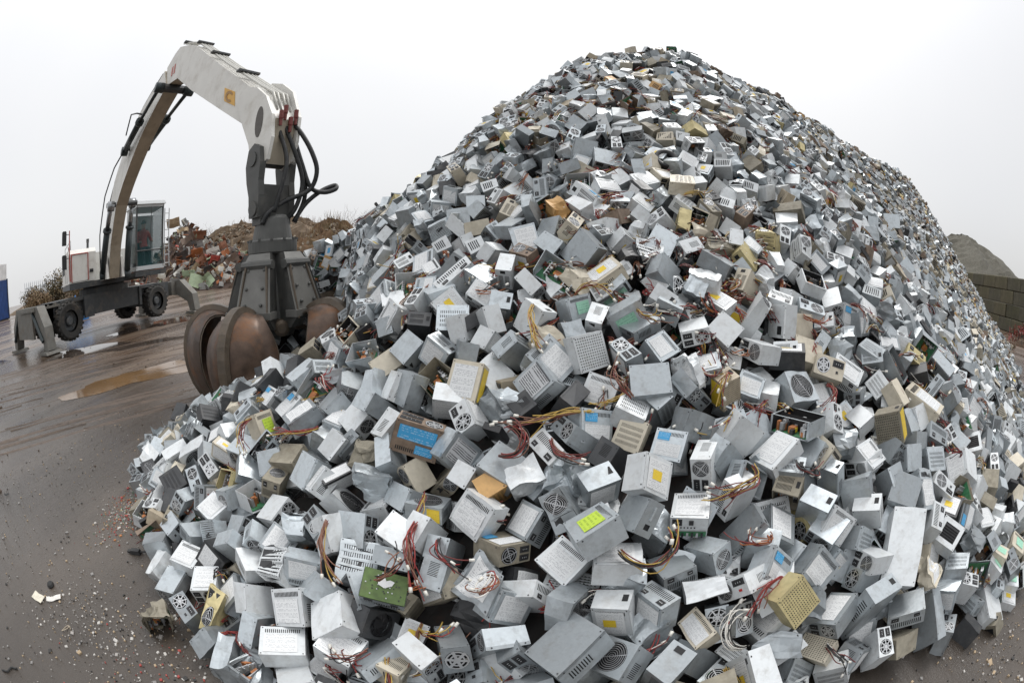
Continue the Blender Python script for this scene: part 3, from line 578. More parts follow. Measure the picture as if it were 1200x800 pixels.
('g','B','F','',(.454,.703,.326),(.595,.728,.167,.295),(.133,.143,.089),'grey power supply with round fan grille, below and left of the cream and orange unit'),
('g','B','B','x',(.444,.865,.318),(.718,.47,.423,-.291),(.151,.125,.086),'crumpled grey power supply with plain lid, just below the tall unit with long slots'),
('l','L','B','',(-.565,.836,.244),(.977,.062,.143,-.144),(.141,.133,.093),'whitish power supply with printed label, below and left of the big black fan'),
('l','B','B','',(-.591,.919,.315),(.935,.146,-.293,.133),(.16,.161,.087),'whitish power supply with plain lid, above and right of the clean white labelled unit'),
('g','L','B','',(-.022,.987,.405),(.784,.488,.384,-.009),(.149,.117,.086),'grey power supply, below and right of the crumpled unit with the wrinkled label'),
('l','B','F','',(-.289,.828,.261),(.598,.331,-.682,.259),(.146,.14,.067),'whitish power supply, below and left of the upright fan unit at lower centre'),
('g','B','F','',(.023,.835,.305),(.883,-.117,.452,.038),(.139,.115,.079),'grey power supply with round fan grille, just left of the large plain grey case'),
('l','V','B','',(.279,1.159,.58),(.489,.668,.524,-.202),(.15,.139,.086),'whitish power supply, above and left of the label with red wires at its end'),
('l','B','B','c',(-.316,1.229,.5),(.705,.394,.59,.033),(.15,.129,.086),'whitish power supply with plain lid, just right of the white unit with black screw feet'),
('g','B','B','',(-.44,.834,.225),(.893,-.034,-.297,-.337),(.134,.176,.054),'grey power supply with plain lid, just left of the beige unit with dark red knobs'),
('g','B','B','x',(.5,1.182,.518),(.584,.522,-.618,.067),(.149,.122,.086),'crumpled grey power supply, below and right of the unit with the cut slot'),
('g','L','B','',(1.096,.9,.429),(.789,.457,.185,-.366),(.15,.138,.086),'grey power supply with printed label, just left of the square yellow corner sticker'),
('l','B','V','',(.81,1.19,.641),(.523,.42,.643,-.369),(.141,.14,.078),'whitish power supply, above and right of the white unit with the green board below'),
('l','B','B','',(.898,1.4,.799),(.664,.687,.207,-.213),(.151,.126,.086),'whitish power supply with plain lid, above and left of the large white printed unit'),
('g','L','V','',(.066,1.257,.548),(.864,.048,-.39,.314),(.124,.121,.074),'grey power supply, above and right of the unit with the pale blue patch'),
('l','B','B','',(-.094,1.878,.904),(.877,.3,.238,-.291),(.157,.141,.086),'whitish power supply with plain lid, above and right of the big cream unit'),
('g','B','F','',(.241,1.497,.781),(-.184,.563,.76,-.267),(.149,.139,.075),'grey power supply, above and right of the slotted strip with black knobs'),
('g','T','B','',(.532,1.928,1.169),(.165,.222,.744,-.609),(.177,.141,.086),'long grey power supply with rows of slots, just right of the mint green sticker'),
('g','B','F','',(1.181,.997,.524),(.02,.526,.825,.203),(.128,.14,.085),'grey power supply with round fan grille, above and left of the square yellow corner sticker'),
('g','B','F','',(-.736,1.285,.432),(-.206,.353,.814,-.413),(.149,.14,.084),'grey power supply, just left of the plate with the looped red cables'),
('g','B','B','',(1.779,.518,.131),(.722,.115,-.642,-.232),(.151,.263,.086),'grey power supply with plain lid, below and right of the slotted edge unit'),
('g','B','B','',(.578,.768,.251),(.824,.409,.347,-.182),(.153,.103,.085),'grey power supply with plain lid, just below the cream and orange unit'),
('l','B','B','',(-.709,.685,.147),(.887,-.092,-.164,-.421),(.149,.132,.086),'whitish power supply with plain lid, just below the clean white labelled unit'),
('g','B','B','',(.786,1.331,.733),(.681,.622,.366,-.125),(.151,.118,.086),'grey power supply with plain lid, just right of the upright white fan plate'),
('g','L','B','',(.304,1.31,.663),(.524,.832,.032,.182),(.128,.139,.086),'grey power supply with printed label, above and right of the lime green sticker'),
('g','B','F','x',(-.041,1.668,.842),(.469,.768,-.062,-.432),(.134,.139,.086),'crumpled grey power supply with round fan grille, below and right of the big cream unit'),
('g','E','B','',(-.528,1.027,.351),(.78,.383,-.493,.043),(.15,.139,.086),'grey power supply lying open, above and left of the big black fan'),
('g','B','B','',(.856,1.009,.514),(.595,.762,-.156,-.202),(.121,.138,.086),'grey power supply with plain lid, above and left of the small square blue sticker'),
('l','L','B','',(1.22,1.008,.537),(.77,.573,.137,-.245),(.151,.124,.086),'whitish power supply with printed label, just above the square yellow corner sticker'),
('g','B','F','',(.663,1.044,.503),(.956,-.14,-.141,.216),(.085,.144,.1),'grey power supply with round fan grille, just left of the long grey slab'),
('g','B','B','',(-.24,1.087,.421),(.711,.293,.63,.109),(.151,.115,.086),'grey power supply with plain lid, just left of the crumpled unit with the wrinkled label'),
('l','B','V','',(.055,1.014,.416),(-.332,-.325,.782,-.416),(.143,.139,.065),'whitish power supply, below and left of the white unit with the round seal'),
('g','B','F','',(-.04,.873,.333),(.376,.445,.731,-.355),(.146,.139,.069),'grey power supply, just right of the upright fan unit at lower centre'),
('g','B','F','',(1.222,1.283,.717),(.431,-.059,.9,.018),(.13,.139,.085),'grey power supply with round fan grille, just below the open case with the green inside'),
('g','B','B','',(1.155,1.082,.585),(.431,.77,-.37,-.29),(.133,.14,.086),'grey power supply with plain lid, just above the square yellow corner sticker'),
('g','B','B','',(.701,1.457,.819),(.781,.585,.212,-.06),(.151,.121,.086),'grey power supply with plain lid, above and right of the blue label and vent strip'),
('l','V','B','',(.459,1.548,.85),(.958,.114,.155,-.214),(.126,.139,.086),'whitish power supply with rows of slots, just right of the clean white unit'),
('g','B','B','',(-.894,1.543,.547),(.865,.381,-.152,-.29),(.151,.155,.086),'grey power supply, above and left of the slim unit with the yellow square'),
('b','L','B','',(2.263,1.39,.815),(.971,.159,-.029,.177),(.153,.278,.087),'long cream power supply with printed label, above and right of the tall dusty khaki unit'),
('l','B','B','x',(.045,1.379,.664),(.411,.892,.055,.181),(.129,.14,.086),'crumpled whitish power supply with plain lid, just right of the orange brown slotted lid'),
('g','B','F','',(.741,1.602,.919),(-.328,-.15,.924,.129),(.146,.14,.069),'grey power supply with round fan grille, just left of the tan and yellow unit'),
('d','L','B','',(-.241,1.069,.391),(.803,.373,-.465,-.013),(.152,.099,.085),'khaki power supply with printed label, just right of the green circuit board unit'),
('g','B','B','',(.01,1.908,1.019),(.507,.737,.445,-.046),(.148,.121,.086),'grey power supply with plain lid, above and left of the dark grid panel'),
('g','B','B','',(-.469,1.833,.858),(.78,.487,-.204,-.336),(.151,.157,.086),'grey power supply with plain lid, below and right of the cream box with orange wires'),
('l','L','B','',(-.786,.965,.272),(.916,.371,-.135,.07),(.151,.148,.086),'whitish power supply with printed label, just above the clean white labelled unit'),
('l','L','B','',(.884,.879,.412),(.395,.761,-.384,-.342),(.098,.142,.086),'whitish power supply with printed label, just below the small square blue sticker'),
('g','E','B','c',(.871,1.244,.67),(.816,.505,.26,-.102),(.15,.111,.086),'grey power supply lying open, below and left of the large white printed unit'),
('g','L','B','',(-1.051,1.846,.685),(.882,.197,-.071,-.423),(.151,.185,.087),'grey power supply with printed label, above and left of the dark printed panel'),
('g','B','B','',(1.708,1.009,.571),(.847,.337,-.095,-.4),(.165,.147,.086),'grey power supply with plain lid, just below the tall dusty khaki unit'),
('g','L','B','',(.646,1.786,1.044),(.828,.286,.256,-.409),(.119,.137,.085),'grey power supply, below and right of the big box above the dotted cover'),
('g','L','B','',(-.352,2.005,.987),(.566,.746,.019,-.351),(.143,.138,.086),'grey power supply with printed label, below and right of the black square plate'),
('g','B','B','',(.37,.805,.231),(.845,.247,.463,-.106),(.147,.09,.085),'grey power supply with plain lid, just right of the large wire fan grille'),
('g','B','F','',(-.584,1.269,.459),(.384,-.589,.697,.141),(.141,.14,.085),'grey power supply, just right of the plate with the looped red cables'),
('g','B','F','',(-.389,1.16,.428),(-.299,-.547,.733,-.271),(.146,.14,.071),'grey power supply, below and right of the white unit with black screw feet'),
('b','B','F','',(-.385,1.512,.594),(.832,.212,.438,-.264),(.13,.103,.077),'cream power supply, above and left of the fan top unit with a yellow end'),
('l','B','F','',(-.718,1.786,.704),(.279,-.33,.872,.231),(.125,.14,.085),'whitish power supply, just below the plain unit left of the rusty one'),
('g','B','B','',(-.416,1.412,.54),(.844,.357,-.233,-.325),(.147,.095,.085),'grey power supply with plain lid, just right of the crumpled bright case'),
('g','L','B','',(.975,1.078,.533),(.948,.18,.168,-.203),(.13,.152,.057),'grey power supply with printed label, just above the small square blue sticker'),
('l','B','F','',(1.405,.554,.127),(.633,-.484,-.491,.354),(.141,.14,.085),'whitish power supply with round fan grille, below and left of the slotted edge unit'),
('g','B','F','',(-1.215,1.218,.28),(.507,.692,.435,-.273),(.152,.146,.084),'grey power supply with round fan grille, just left of the buckled slotted lid'),
('l','L','B','',(1.573,1.215,.67),(.765,.173,.142,-.604),(.138,.139,.086),'whitish power supply with printed label, below and left of the tall dusty khaki unit'),
('l','L','B','',(-.165,1.448,.621),(.631,.483,.603,.073),(.154,.085,.086),'whitish power supply with printed label, above and left of the orange brown slotted lid'),
('l','B','F','',(-1.024,1.393,.4),(.245,-.559,.792,.001),(.143,.14,.084),'whitish power supply with round fan grille, just below the upright slotted unit with open fan'),
('d','V','B','',(-.366,1.039,.313),(.451,.725,.284,.436),(.08,.142,.086),'khaki power supply with rows of slots, below and right of the green circuit board unit'),
('k','P','B','',(.056,1.658,.823),(.514,.604,.607,-.054),(.153,.09,.086),'black power supply with perforated lid, just above the slotted strip with black knobs'),
('l','L','B','x',(.74,1.636,.99),(.609,.432,-.556,-.365),(.15,.164,.086),'crumpled whitish power supply with printed label, just right of the plate with the black cable'),
('g','B','B','',(2.856,1.681,.959),(.955,.255,-.09,.121),(.155,.294,.087),'long grey power supply with plain lid, above and right of the tall dusty khaki unit'),
('g','L','V','',(1.266,.587,.133),(.082,.263,-.615,.739),(.141,.105,.11),'grey power supply with printed label and slotted end, just right of the cream perforated unit'),
('g','L','F','',(-1.145,1.021,.17),(.844,.324,-.115,-.412),(.15,.139,.069),'grey power supply, below and right of the fan unit by the crumpled tan case'),
('b','L','B','',(1.299,1.262,.702),(.621,.704,.326,-.113),(.151,.12,.086),'cream power supply, below and right of the open case with the green inside'),
('l','L','B','',(-1.482,1.431,.296),(.961,.168,.055,-.213),(.15,.139,.086),'whitish power supply with printed label, just below the brass coloured frame'),
('g','V','B','',(1,.648,.105),(.883,.34,.234,-.225),(.15,.108,.085),'grey power supply with rows of slots, below and left of the cream perforated unit'),
('g','B','B','',(-.237,1.202,.458),(.704,.355,.595,.156),(.153,.089,.086),'grey power supply, above and left of the crumpled unit with the wrinkled label'),
('k','L','L','',(-.761,1.54,.517),(.28,-.311,.785,-.456),(.155,.131,.06),'black power supply with printed label, just right of the slim unit with the yellow square'),
('l','V','B','',(1.175,.576,.105),(.654,.605,-.454,-.013),(.132,.14,.086),'whitish power supply with rows of slots, just below the cream perforated unit'),
('l','B','B','',(.834,.876,.419),(.138,.774,-.427,-.447),(.164,.14,.057),'whitish power supply with plain lid, just right of the fan plate with exposed electronics'),
('l','B','B','',(-.79,1.674,.621),(.498,.507,.694,.12),(.15,.124,.086),'whitish power supply with plain lid, just left of the dirty khaki case'),
('l','L','B','',(-1.534,1.153,.16),(.991,.053,.112,.055),(.141,.154,.08),'whitish power supply, above and left of the fan unit by the crumpled tan case'),
('g','B','F','',(-1.577,1.005,.093),(.996,.057,-.029,.054),(.135,.182,.07),'grey power supply with round fan grille, just above the crumpled tan case'),
('g','B','F','',(.719,.83,.358),(.677,-.241,-.61,.336),(.112,.128,.075),'grey power supply with round fan grille, just above the small slotted unit with wires below'),
('g','B','B','',(.777,2.142,1.373),(.804,.47,.356,-.075),(.148,.139,.086),'grey power supply with plain lid, just right of the orange yellow sticker'),
('g','E','B','',(2.129,1.604,.977),(.869,.429,.039,.245),(.154,.223,.087),'long grey power supply lying open, below and right of the torn blue sticker'),
('g','B','B','',(-.976,.885,.152),(.608,.356,.674,.223),(.143,.142,.07),'grey power supply with plain lid, just above the torn open unit at the bottom edge'),
('l','L','B','',(-.663,2.33,1.106),(.822,.283,-.453,.195),(.173,.142,.086),'long whitish power supply with printed label, just left of the black square plate'),
('l','B','B','',(-1.01,.995,.215),(.775,.27,.501,.274),(.15,.131,.086),'whitish power supply with plain lid, just below the buckled slotted lid'),
('g','V','B','',(.606,1.587,.864),(.544,.649,.525,-.09),(.151,.087,.086),'grey power supply with rows of slots, just below the plate with the black cable'),
('l','L','B','',(-.659,.803,.105),(.961,.101,.185,-.178),(.108,.088,.083),'whitish power supply with printed label, below and right of the clean white labelled unit'),
('g','L','B','',(1.881,.988,.546),(.919,.382,.097,-.027),(.148,.209,.086),'long grey power supply with printed label, below and left of the tall bright white unit'),
('g','B','B','',(1.072,1.017,.413),(.703,.588,.363,-.166),(.152,.092,.085),'grey power supply with plain lid, just right of the small square blue sticker'),
('g','B','B','',(-1.156,2.136,.823),(.895,.22,-.112,-.371),(.152,.182,.087),'grey power supply with plain lid, just left of the dark ribbed narrow face'),
('g','B','B','',(1.072,1.22,.672),(.534,.761,-.341,-.141),(.128,.14,.086),'grey power supply with plain lid, below and right of the large white printed unit'),
('l','B','F','',(1.4,1.401,.799),(.539,-.302,.763,-.193),(.135,.139,.084),'whitish power supply, just right of the open case with the green inside'),
('l','B','F','',(1.401,.844,.41),(.023,.72,.673,-.168),(.146,.14,.078),'whitish power supply with round fan grille, just right of the square yellow corner sticker'),
('b','L','B','x',(1.764,.691,.32),(.74,.162,.256,-.6),(.139,.139,.086),'crumpled cream power supply with printed label, below and right of the long white case'),
('l','B','F','',(.528,2.172,1.345),(.354,.483,.801,.016),(.145,.14,.075),'whitish power supply with round fan grille, just below the cream yellow label with fan'),
('g','B','B','',(1.434,1.106,.59),(.745,.466,-.442,-.182),(.143,.127,.085),'grey power supply with plain lid, above and left of the long white case'),
('l','L','B','',(-.105,2.004,1.038),(.605,.571,.539,.132),(.151,.102,.086),'whitish power supply with printed label, below and left of the white unit between brown cables'),
('l','B','B','',(.718,2.01,1.236),(.225,.919,-.105,-.307),(.121,.141,.086),'whitish power supply, above and right of the big box above the dotted cover'),
('g','L','B','',(-.827,1.827,.673),(.976,.116,.068,-.173),(.122,.138,.08),'grey power supply with printed label, just right of the dark printed panel'),
('g','T','B','',(.3,2.042,1.192),(.742,.588,.142,.288),(.151,.118,.086),'grey power supply with plain lid, just left of the mint green sticker'),
('g','B','F','',(1.804,1.24,.678),(.527,.066,.847,.002),(.118,.139,.086),'grey power supply with round fan grille, just below the tall dusty khaki unit'),
('g','B','F','',(1.306,1.186,.631),(.479,.669,-.498,-.273),(.107,.172,.073),'grey power supply with round fan grille, well right of the large white printed unit'),
('l','B','B','',(-.111,2.074,1.12),(.616,.565,-.503,-.22),(.15,.137,.086),'whitish power supply with plain lid, just below the white unit with the slotted lip'),
('g','L','B','',(1.038,1.606,.911),(.872,.382,-.027,-.306),(.123,.114,.079),'grey power supply with printed label, just right of the tan and yellow unit'),
('g','B','B','',(1.686,1.109,.59),(.564,.282,-.732,-.258),(.151,.114,.086),'grey power supply, just below the tall dusty khaki unit'),
('l','B','B','',(-.534,1.878,.847),(.779,.382,-.316,-.383),(.15,.138,.086),'whitish power supply with plain lid, just below the cream box with orange wires'),
('l','B','F','',(.102,2.229,1.283),(-.367,-.456,.793,.168),(.145,.14,.073),'whitish power supply with round fan grille, just above the white unit between brown cables'),
('g','B','B','c',(-.89,1.752,.609),(.591,.769,.074,-.231),(.118,.136,.086),'grey power supply with plain lid, just below the dark printed panel'),
('g','B','F','',(-1.237,1.317,.296),(.332,-.577,.745,.029),(.14,.14,.084),'grey power supply with round fan grille, above and left of the buckled slotted lid'),
('g','B','B','',(.754,1.966,1.212),(.944,.152,.179,-.231),(.13,.139,.086),'grey power supply, just left of the long white unit with the yellow star'),
('l','B','B','x',(.984,2.062,1.342),(.933,.202,.029,-.296),(.168,.141,.086),'crumpled whitish power supply, just above the long white unit with the yellow star'),
('g','B','B','',(1.099,2.153,1.435),(.92,.112,.19,-.323),(.181,.141,.086),'grey power supply with plain lid, just above the long white unit with the yellow star'),
('k','Y','B','',(2.069,.858,.454),(.818,.139,-.105,-.548),(.144,.14,.086),'black power supply with yellow sticker, just above the dark window box'),
('d','E','B','',(1.058,1.18,.625),(.407,.815,-.386,-.143),(.11,.141,.086),'khaki power supply lying open, just below the large white printed unit'),
('g','T','B','',(.516,2.124,1.301),(.41,.74,.531,.036),(.151,.116,.086),'grey power supply with printed label, above and right of the mint green sticker'),
('g','B','B','',(1.199,1.259,.594),(.83,.476,.274,-.094),(.148,.107,.085),'grey power supply, below and right of the large white printed unit'),
('l','B','F','',(1.148,1.713,1.054),(-.055,.637,.767,-.043),(.15,.14,.087),'whitish power supply with round fan grille, just left of the black yellow board'),
('g','B','B','',(-.888,1.923,.736),(.862,.25,-.194,-.396),(.15,.13,.086),'grey power supply with plain lid, just below the dark ribbed narrow face'),
('g','B','B','',(-1.796,1.172,.141),(-.23,.154,-.664,.694),(.145,.132,.112),'grey power supply with plain lid, just below the light blue label on the left edge'),
('g','B','F','',(1.887,.403,.059),(-.175,.199,-.589,.764),(.15,.14,.086),'grey power supply, just left of the dark unit on the right toe'),
('l','B','F','',(2.076,.513,.192),(-.273,.287,.728,-.559),(.142,.14,.084),'whitish power supply, above and left of the long white unit by the right toe'),
('l','B','V','',(1.411,1.962,1.237),(-.248,.218,.83,-.45),(.141,.14,.086),'whitish power supply with slotted face, just left of the cube with the large fan'),
('l','B','B','',(1.459,1.016,.534),(.495,.718,-.482,-.08),(.132,.14,.086),'whitish power supply with plain lid, above and left of the long white case'),
('g','B','B','x',(.929,2.053,1.286),(.232,.909,-.147,-.315),(.111,.141,.086),'crumpled grey power supply, just left of the long white unit with the yellow star'),
('k','B','F','',(-.221,2.128,1.101),(.299,.515,.798,.094),(.146,.14,.067),'black power supply with round fan grille, just below the flat slotted lid'),
('l','B','F','',(.885,2.484,1.657),(.177,.336,.831,-.406),(.135,.139,.086),'whitish power supply with round fan grille, above and right of the orange yellow sticker'),
('g','B','F','',(-.812,1.992,.807),(.948,.106,.241,.18),(.14,.139,.086),'grey power supply with round fan grille, just right of the dark ribbed narrow face'),
('g','B','F','',(-1.399,1.532,.349),(.757,.021,.639,-.134),(.104,.168,.09),'grey power supply with round fan grille, just below the brass coloured frame'),
('b','B','B','',(1.242,2.066,1.327),(.539,.698,-.141,.449),(.139,.136,.086),'cream power supply, just right of the long white unit with the yellow star'),
('g','B','B','x',(2.218,.655,.333),(.792,.187,.193,-.549),(.146,.139,.086),'crumpled grey power supply with plain lid, just right of the dark window box'),
('l','B','F','',(.845,1.852,1.118),(.975,.076,-.164,-.13),(.136,.136,.076),'whitish power supply, below and left of the long white unit with the yellow star'),
('l','B','O','',(1.669,1.415,.771),(.676,.248,-.145,-.679),(.132,.112,.076),'whitish power supply with plain lid, just left of the tall dusty khaki unit'),
('l','B','B','',(-.248,2.092,1.089),(.652,.455,.392,.462),(.15,.134,.086),'whitish power supply with plain lid, just right of the flat slotted lid'),
('b','B','B','',(1.995,1.441,.869),(.92,.338,.094,.173),(.15,.156,.086),'cream power supply with plain lid, just above the tall dusty khaki unit'),
('g','B','F','',(1.358,.817,.341),(-.463,-.344,-.436,.69),(.091,.139,.088),'grey power supply with round fan grille, below and right of the square yellow corner sticker'),
('l','B','F','',(-1.692,1.728,.36),(-.325,.082,.848,-.411),(.148,.139,.08),'whitish power supply with round fan grille, above and left of the brass coloured frame'),
('l','S','B','',(1.366,1.843,1.177),(.54,.44,-.527,-.487),(.15,.171,.086),'whitish power supply with slot, just above the black yellow board'),
('g','V','B','',(1.968,1.681,1.035),(.822,.18,.051,-.539),(.15,.14,.086),'grey power supply with rows of slots, below and right of the torn blue sticker'),
('l','B','F','',(1.567,1.222,.649),(.252,.665,.698,-.079),(.143,.14,.067),'whitish power supply with round fan grille, below and left of the tall dusty khaki unit'),
('b','B','F','',(.332,2.532,1.607),(.382,-.406,.797,-.232),(.15,.14,.084),'cream power supply with round fan grille, just above the lid with the black plug'),
('g','B','B','',(-1.343,1.659,.443),(.911,.184,.286,.235),(.139,.142,.087),'grey power supply with plain lid, just left of the upright slotted unit with open fan'),
('l','E','F','',(.974,2.28,1.495),(.317,.605,.727,-.062),(.136,.139,.082),'whitish power supply lying open and round fan, just right of the orange yellow sticker'),
('g','L','B','',(.611,1.426,.675),(.814,.436,.34,.178),(.152,.099,.086),'grey power supply with printed label, just below the blue label and vent strip'),
('g','L','B','',(-.983,2.253,.912),(.754,.55,-.107,-.343),(.149,.132,.086),'grey power supply with printed label, just above the dark ribbed narrow face'),
('g','L','B','',(1.46,1.545,.86),(.597,.248,.115,-.754),(.136,.112,.076),'grey power supply, above and right of the open case with the green inside'),
('k','Y','F','',(1.711,1.038,.527),(.321,.82,-.414,-.231),(.106,.141,.086),'black power supply with yellow sticker and round fan, just above the long white case'),
('g','V','B','',(1.366,.944,.459),(.824,.503,.24,-.1),(.152,.096,.085),'grey power supply with rows of slots, just left of the long white case'),
('g','L','B','',(1.93,.546,.189),(.232,-.538,-.566,.58),(.137,.138,.078),'grey power supply with printed label, just right of the slotted edge unit'),
('g','B','F','',(-1.806,1.516,.244),(.44,-.08,.887,-.117),(.126,.168,.085),'grey power supply with round fan grille, just below the dark ribbed unit'),
('l','B','B','',(2.412,.983,.568),(.912,.32,.153,-.204),(.16,.172,.087),'whitish power supply with plain lid, just right of the tall bright white unit'),
('g','B','B','',(.903,1.473,.81),(-.473,.06,.342,.81),(.152,.126,.06),'grey power supply with plain lid, just below the tan and yellow unit'),
('g','B','B','',(2.01,1.319,.755),(.724,.221,.316,-.572),(.139,.14,.086),'grey power supply with plain lid, above and right of the tall dusty khaki unit'),
('g','B','F','',(-1.771,1.652,.303),(-.439,.122,.796,-.397),(.146,.14,.083),'grey power supply with round fan grille, just right of the dark ribbed unit'),
('g','B','B','',(.115,3.059,1.944),(.683,.449,.113,.566),(.129,.211,.063),'long grey power supply, above and left of the lid with the black plug'),
('l','V','B','',(1.943,1.551,.891),(.562,.521,-.104,-.635),(.123,.123,.084),'whitish power supply with rows of slots, just above the tall dusty khaki unit'),
('l','L','B','',(.742,2.147,1.317),(.6,.663,.132,-.428),(.113,.109,.085),'whitish power supply with printed label, just above the big box above the dotted cover'),
('g','B','B','',(1.26,2.167,1.399),(.105,.88,-.157,-.436),(.115,.141,.086),'grey power supply, just above the long white unit with the yellow star'),
('g','B','F','',(.231,2.574,1.596),(.451,-.37,.798,.152),(.138,.14,.081),'grey power supply, above and left of the lid with the black plug'),
('g','B','B','',(-1.582,1.309,.195),(.822,-.051,.2,.531),(.137,.142,.08),'grey power supply with plain lid, just above the fan unit by the crumpled tan case'),
('l','L','B','',(-.111,2.553,1.45),(.422,.787,.42,.162),(.147,.12,.086),'whitish power supply with printed label, just above the white unit with the slotted lip'),
('l','L','B','',(.806,2.633,1.774),(.884,.322,.238,-.24),(.137,.14,.086),'whitish power supply with printed label, just above the orange yellow sticker'),
('g','B','F','',(.958,2.344,1.539),(.24,-.328,.906,-.121),(.149,.139,.071),'grey power supply with round fan grille, just right of the orange yellow sticker'),
('b','B','B','',(1.481,1.839,1.144),(.802,.594,.044,.041),(.15,.142,.086),'cream power supply with plain lid, above and right of the black yellow board'),
('g','T','F','',(2.441,.368,.095),(.206,-.181,.728,-.628),(.144,.139,.076),'grey power supply with round fan grille, just left of the pale green sticker'),
('g','V','B','',(2.009,.608,.278),(.865,-.068,-.129,-.479),(.143,.139,.086),'grey power supply with rows of slots, just below the dark window box'),
('g','B','I','',(.689,3.107,2.157),(.877,.473,.084,.008),(.21,.151,.086),'long grey power supply with inlet socket, well above the orange yellow sticker'),
('l','B','B','',(2.159,1.337,.76),(.685,.337,.324,-.558),(.136,.139,.086),'whitish power supply with plain lid, above and right of the tall dusty khaki unit'),
('l','B','B','',(1.135,1.575,.887),(.943,.086,-.007,-.322),(.1,.136,.08),'whitish power supply, above and left of the open case with the green inside'),
('d','B','B','',(1.997,2.654,1.846),(-.066,.397,.838,-.368),(.234,.143,.087),'long khaki power supply with plain lid, well above the cube with the large fan'),
('l','T','B','',(2.426,.466,.195),(.796,.07,.122,-.588),(.132,.138,.086),'whitish power supply with plain lid, above and left of the pale green sticker'),
('l','U','B','',(-1.422,2.147,.662),(.892,.32,-.112,-.299),(.149,.12,.085),'whitish power supply with blue sticker, just above the cream unit with the green label'),
('l','V','B','',(1.076,2.589,1.786),(.81,.357,-.008,.466),(.15,.142,.086),'whitish power supply with rows of slots, above and right of the orange yellow sticker'),
('g','B','B','',(1.892,1.158,.645),(.875,.481,.038,-.024),(.15,.13,.086),'grey power supply with plain lid, below and right of the tall dusty khaki unit'),
('l','B','B','',(2.493,.866,.448),(.767,.559,.167,-.267),(.15,.142,.086),'whitish power supply with plain lid, below and right of the tall bright white unit'),
('g','V','B','',(2.107,1.111,.611),(.908,.4,-.039,-.121),(.15,.131,.086),'grey power supply with rows of slots, just left of the tall bright white unit'),
('l','B','B','',(.763,2.548,1.682),(.104,.94,-.035,-.322),(.119,.14,.086),'whitish power supply with plain lid, just above the orange yellow sticker'),
('g','B','B','',(-1.015,1.841,.546),(.754,.526,-.382,-.099),(.15,.125,.086),'grey power supply, just below the dark printed panel'),
('b','T','B','',(2.487,.492,.226),(.8,-.009,.045,-.599),(.14,.14,.086),'cream power supply with plain lid, just above the pale green sticker'),
('g','B','B','',(.54,3.228,2.253),(.69,.717,.095,-.026),(.173,.182,.087),'grey power supply with plain lid, well above the lid with the black plug'),
('g','F','B','',(-.122,2.763,1.576),(.264,.863,.07,-.425),(.113,.14,.086),'grey power supply with large fan grille, just above the white unit with the slotted lip'),
('g','L','B','',(3.066,1.355,.707),(.728,.517,.049,-.448),(.159,.148,.086),'grey power supply with printed label, just above the grey framed panel'),
('g','B','B','x',(1.861,2.419,1.645),(.674,.672,.303,-.039),(.152,.149,.086),'crumpled grey power supply with plain lid, well above the cube with the large fan'),
('l','B','F','',(1.534,2.012,1.263),(.679,.693,.234,.069),(.151,.121,.086),'whitish power supply with round fan grille, just left of the cube with the large fan'),
('l','L','B','',(1.686,2.212,1.426),(.508,.8,.317,-.045),(.151,.105,.086),'whitish power supply with printed label, above and left of the cube with the large fan'),
('l','B','B','',(3.257,.865,.384),(.672,.628,-.085,-.383),(.149,.162,.086),'whitish power supply with plain lid, below and right of the grey framed panel'),
('l','B','B','',(-.691,2.464,1.173),(.955,.236,-.02,.176),(.141,.14,.086),'whitish power supply with plain lid, below and left of the yellow sticker near the grab'),
('g','B','F','',(-.002,2.689,1.61),(.183,-.425,.88,.109),(.151,.14,.088),'grey power supply with round fan grille, just left of the lid with the black plug'),
('g','V','B','',(2.197,.429,.087),(.542,.316,-.506,-.591),(.153,.084,.086),'grey power supply with rows of slots, just above the dark unit on the right toe'),
('l','B','B','',(1.317,1.715,1.032),(.329,.882,-.336,-.024),(.126,.14,.086),'whitish power supply with plain lid, just below the black yellow board'),
('d','B','B','',(1.981,2.374,1.58),(.482,.838,.248,-.07),(.151,.117,.086),'khaki power supply with plain lid, just above the cube with the large fan'),
('g','Y','B','',(-.683,2.328,1.049),(.693,.347,.467,.426),(.146,.102,.086),'grey power supply with yellow sticker, just left of the black square plate'),
('b','T','F','',(2.807,.447,.189),(.849,.159,.071,-.499),(.147,.139,.086),'cream power supply with round fan grille, just above the pale green sticker'),
('g','B','B','',(1.964,1.644,.993),(.41,.802,-.432,-.032),(.135,.14,.086),'grey power supply with plain lid, just right of the cream fan plate'),
('l','L','B','',(-.305,2.77,1.511),(.54,.68,-.462,-.181),(.151,.104,.086),'whitish power supply with printed label, just right of the yellow sticker near the grab'),
('g','Y','B','',(-.059,2.19,1.188),(.268,.961,-.01,-.068),(.107,.141,.086),'grey power supply, below and right of the white unit with the slotted lip'),
('d','W','B','',(2.312,.208,.007),(.502,.478,-.711,-.12),(.126,.134,.086),'khaki power supply with dark window, just right of the dark unit on the right toe'),
('k','V','B','',(-2.081,2.221,.469),(.843,.131,.317,.414),(.155,.143,.086),'black power supply with rows of slots, just above the long cream unit'),
('l','L','B','',(1.716,1.864,1.151),(.35,.836,-.422,-.029),(.124,.14,.086),'whitish power supply with printed label, just below the cube with the large fan')]
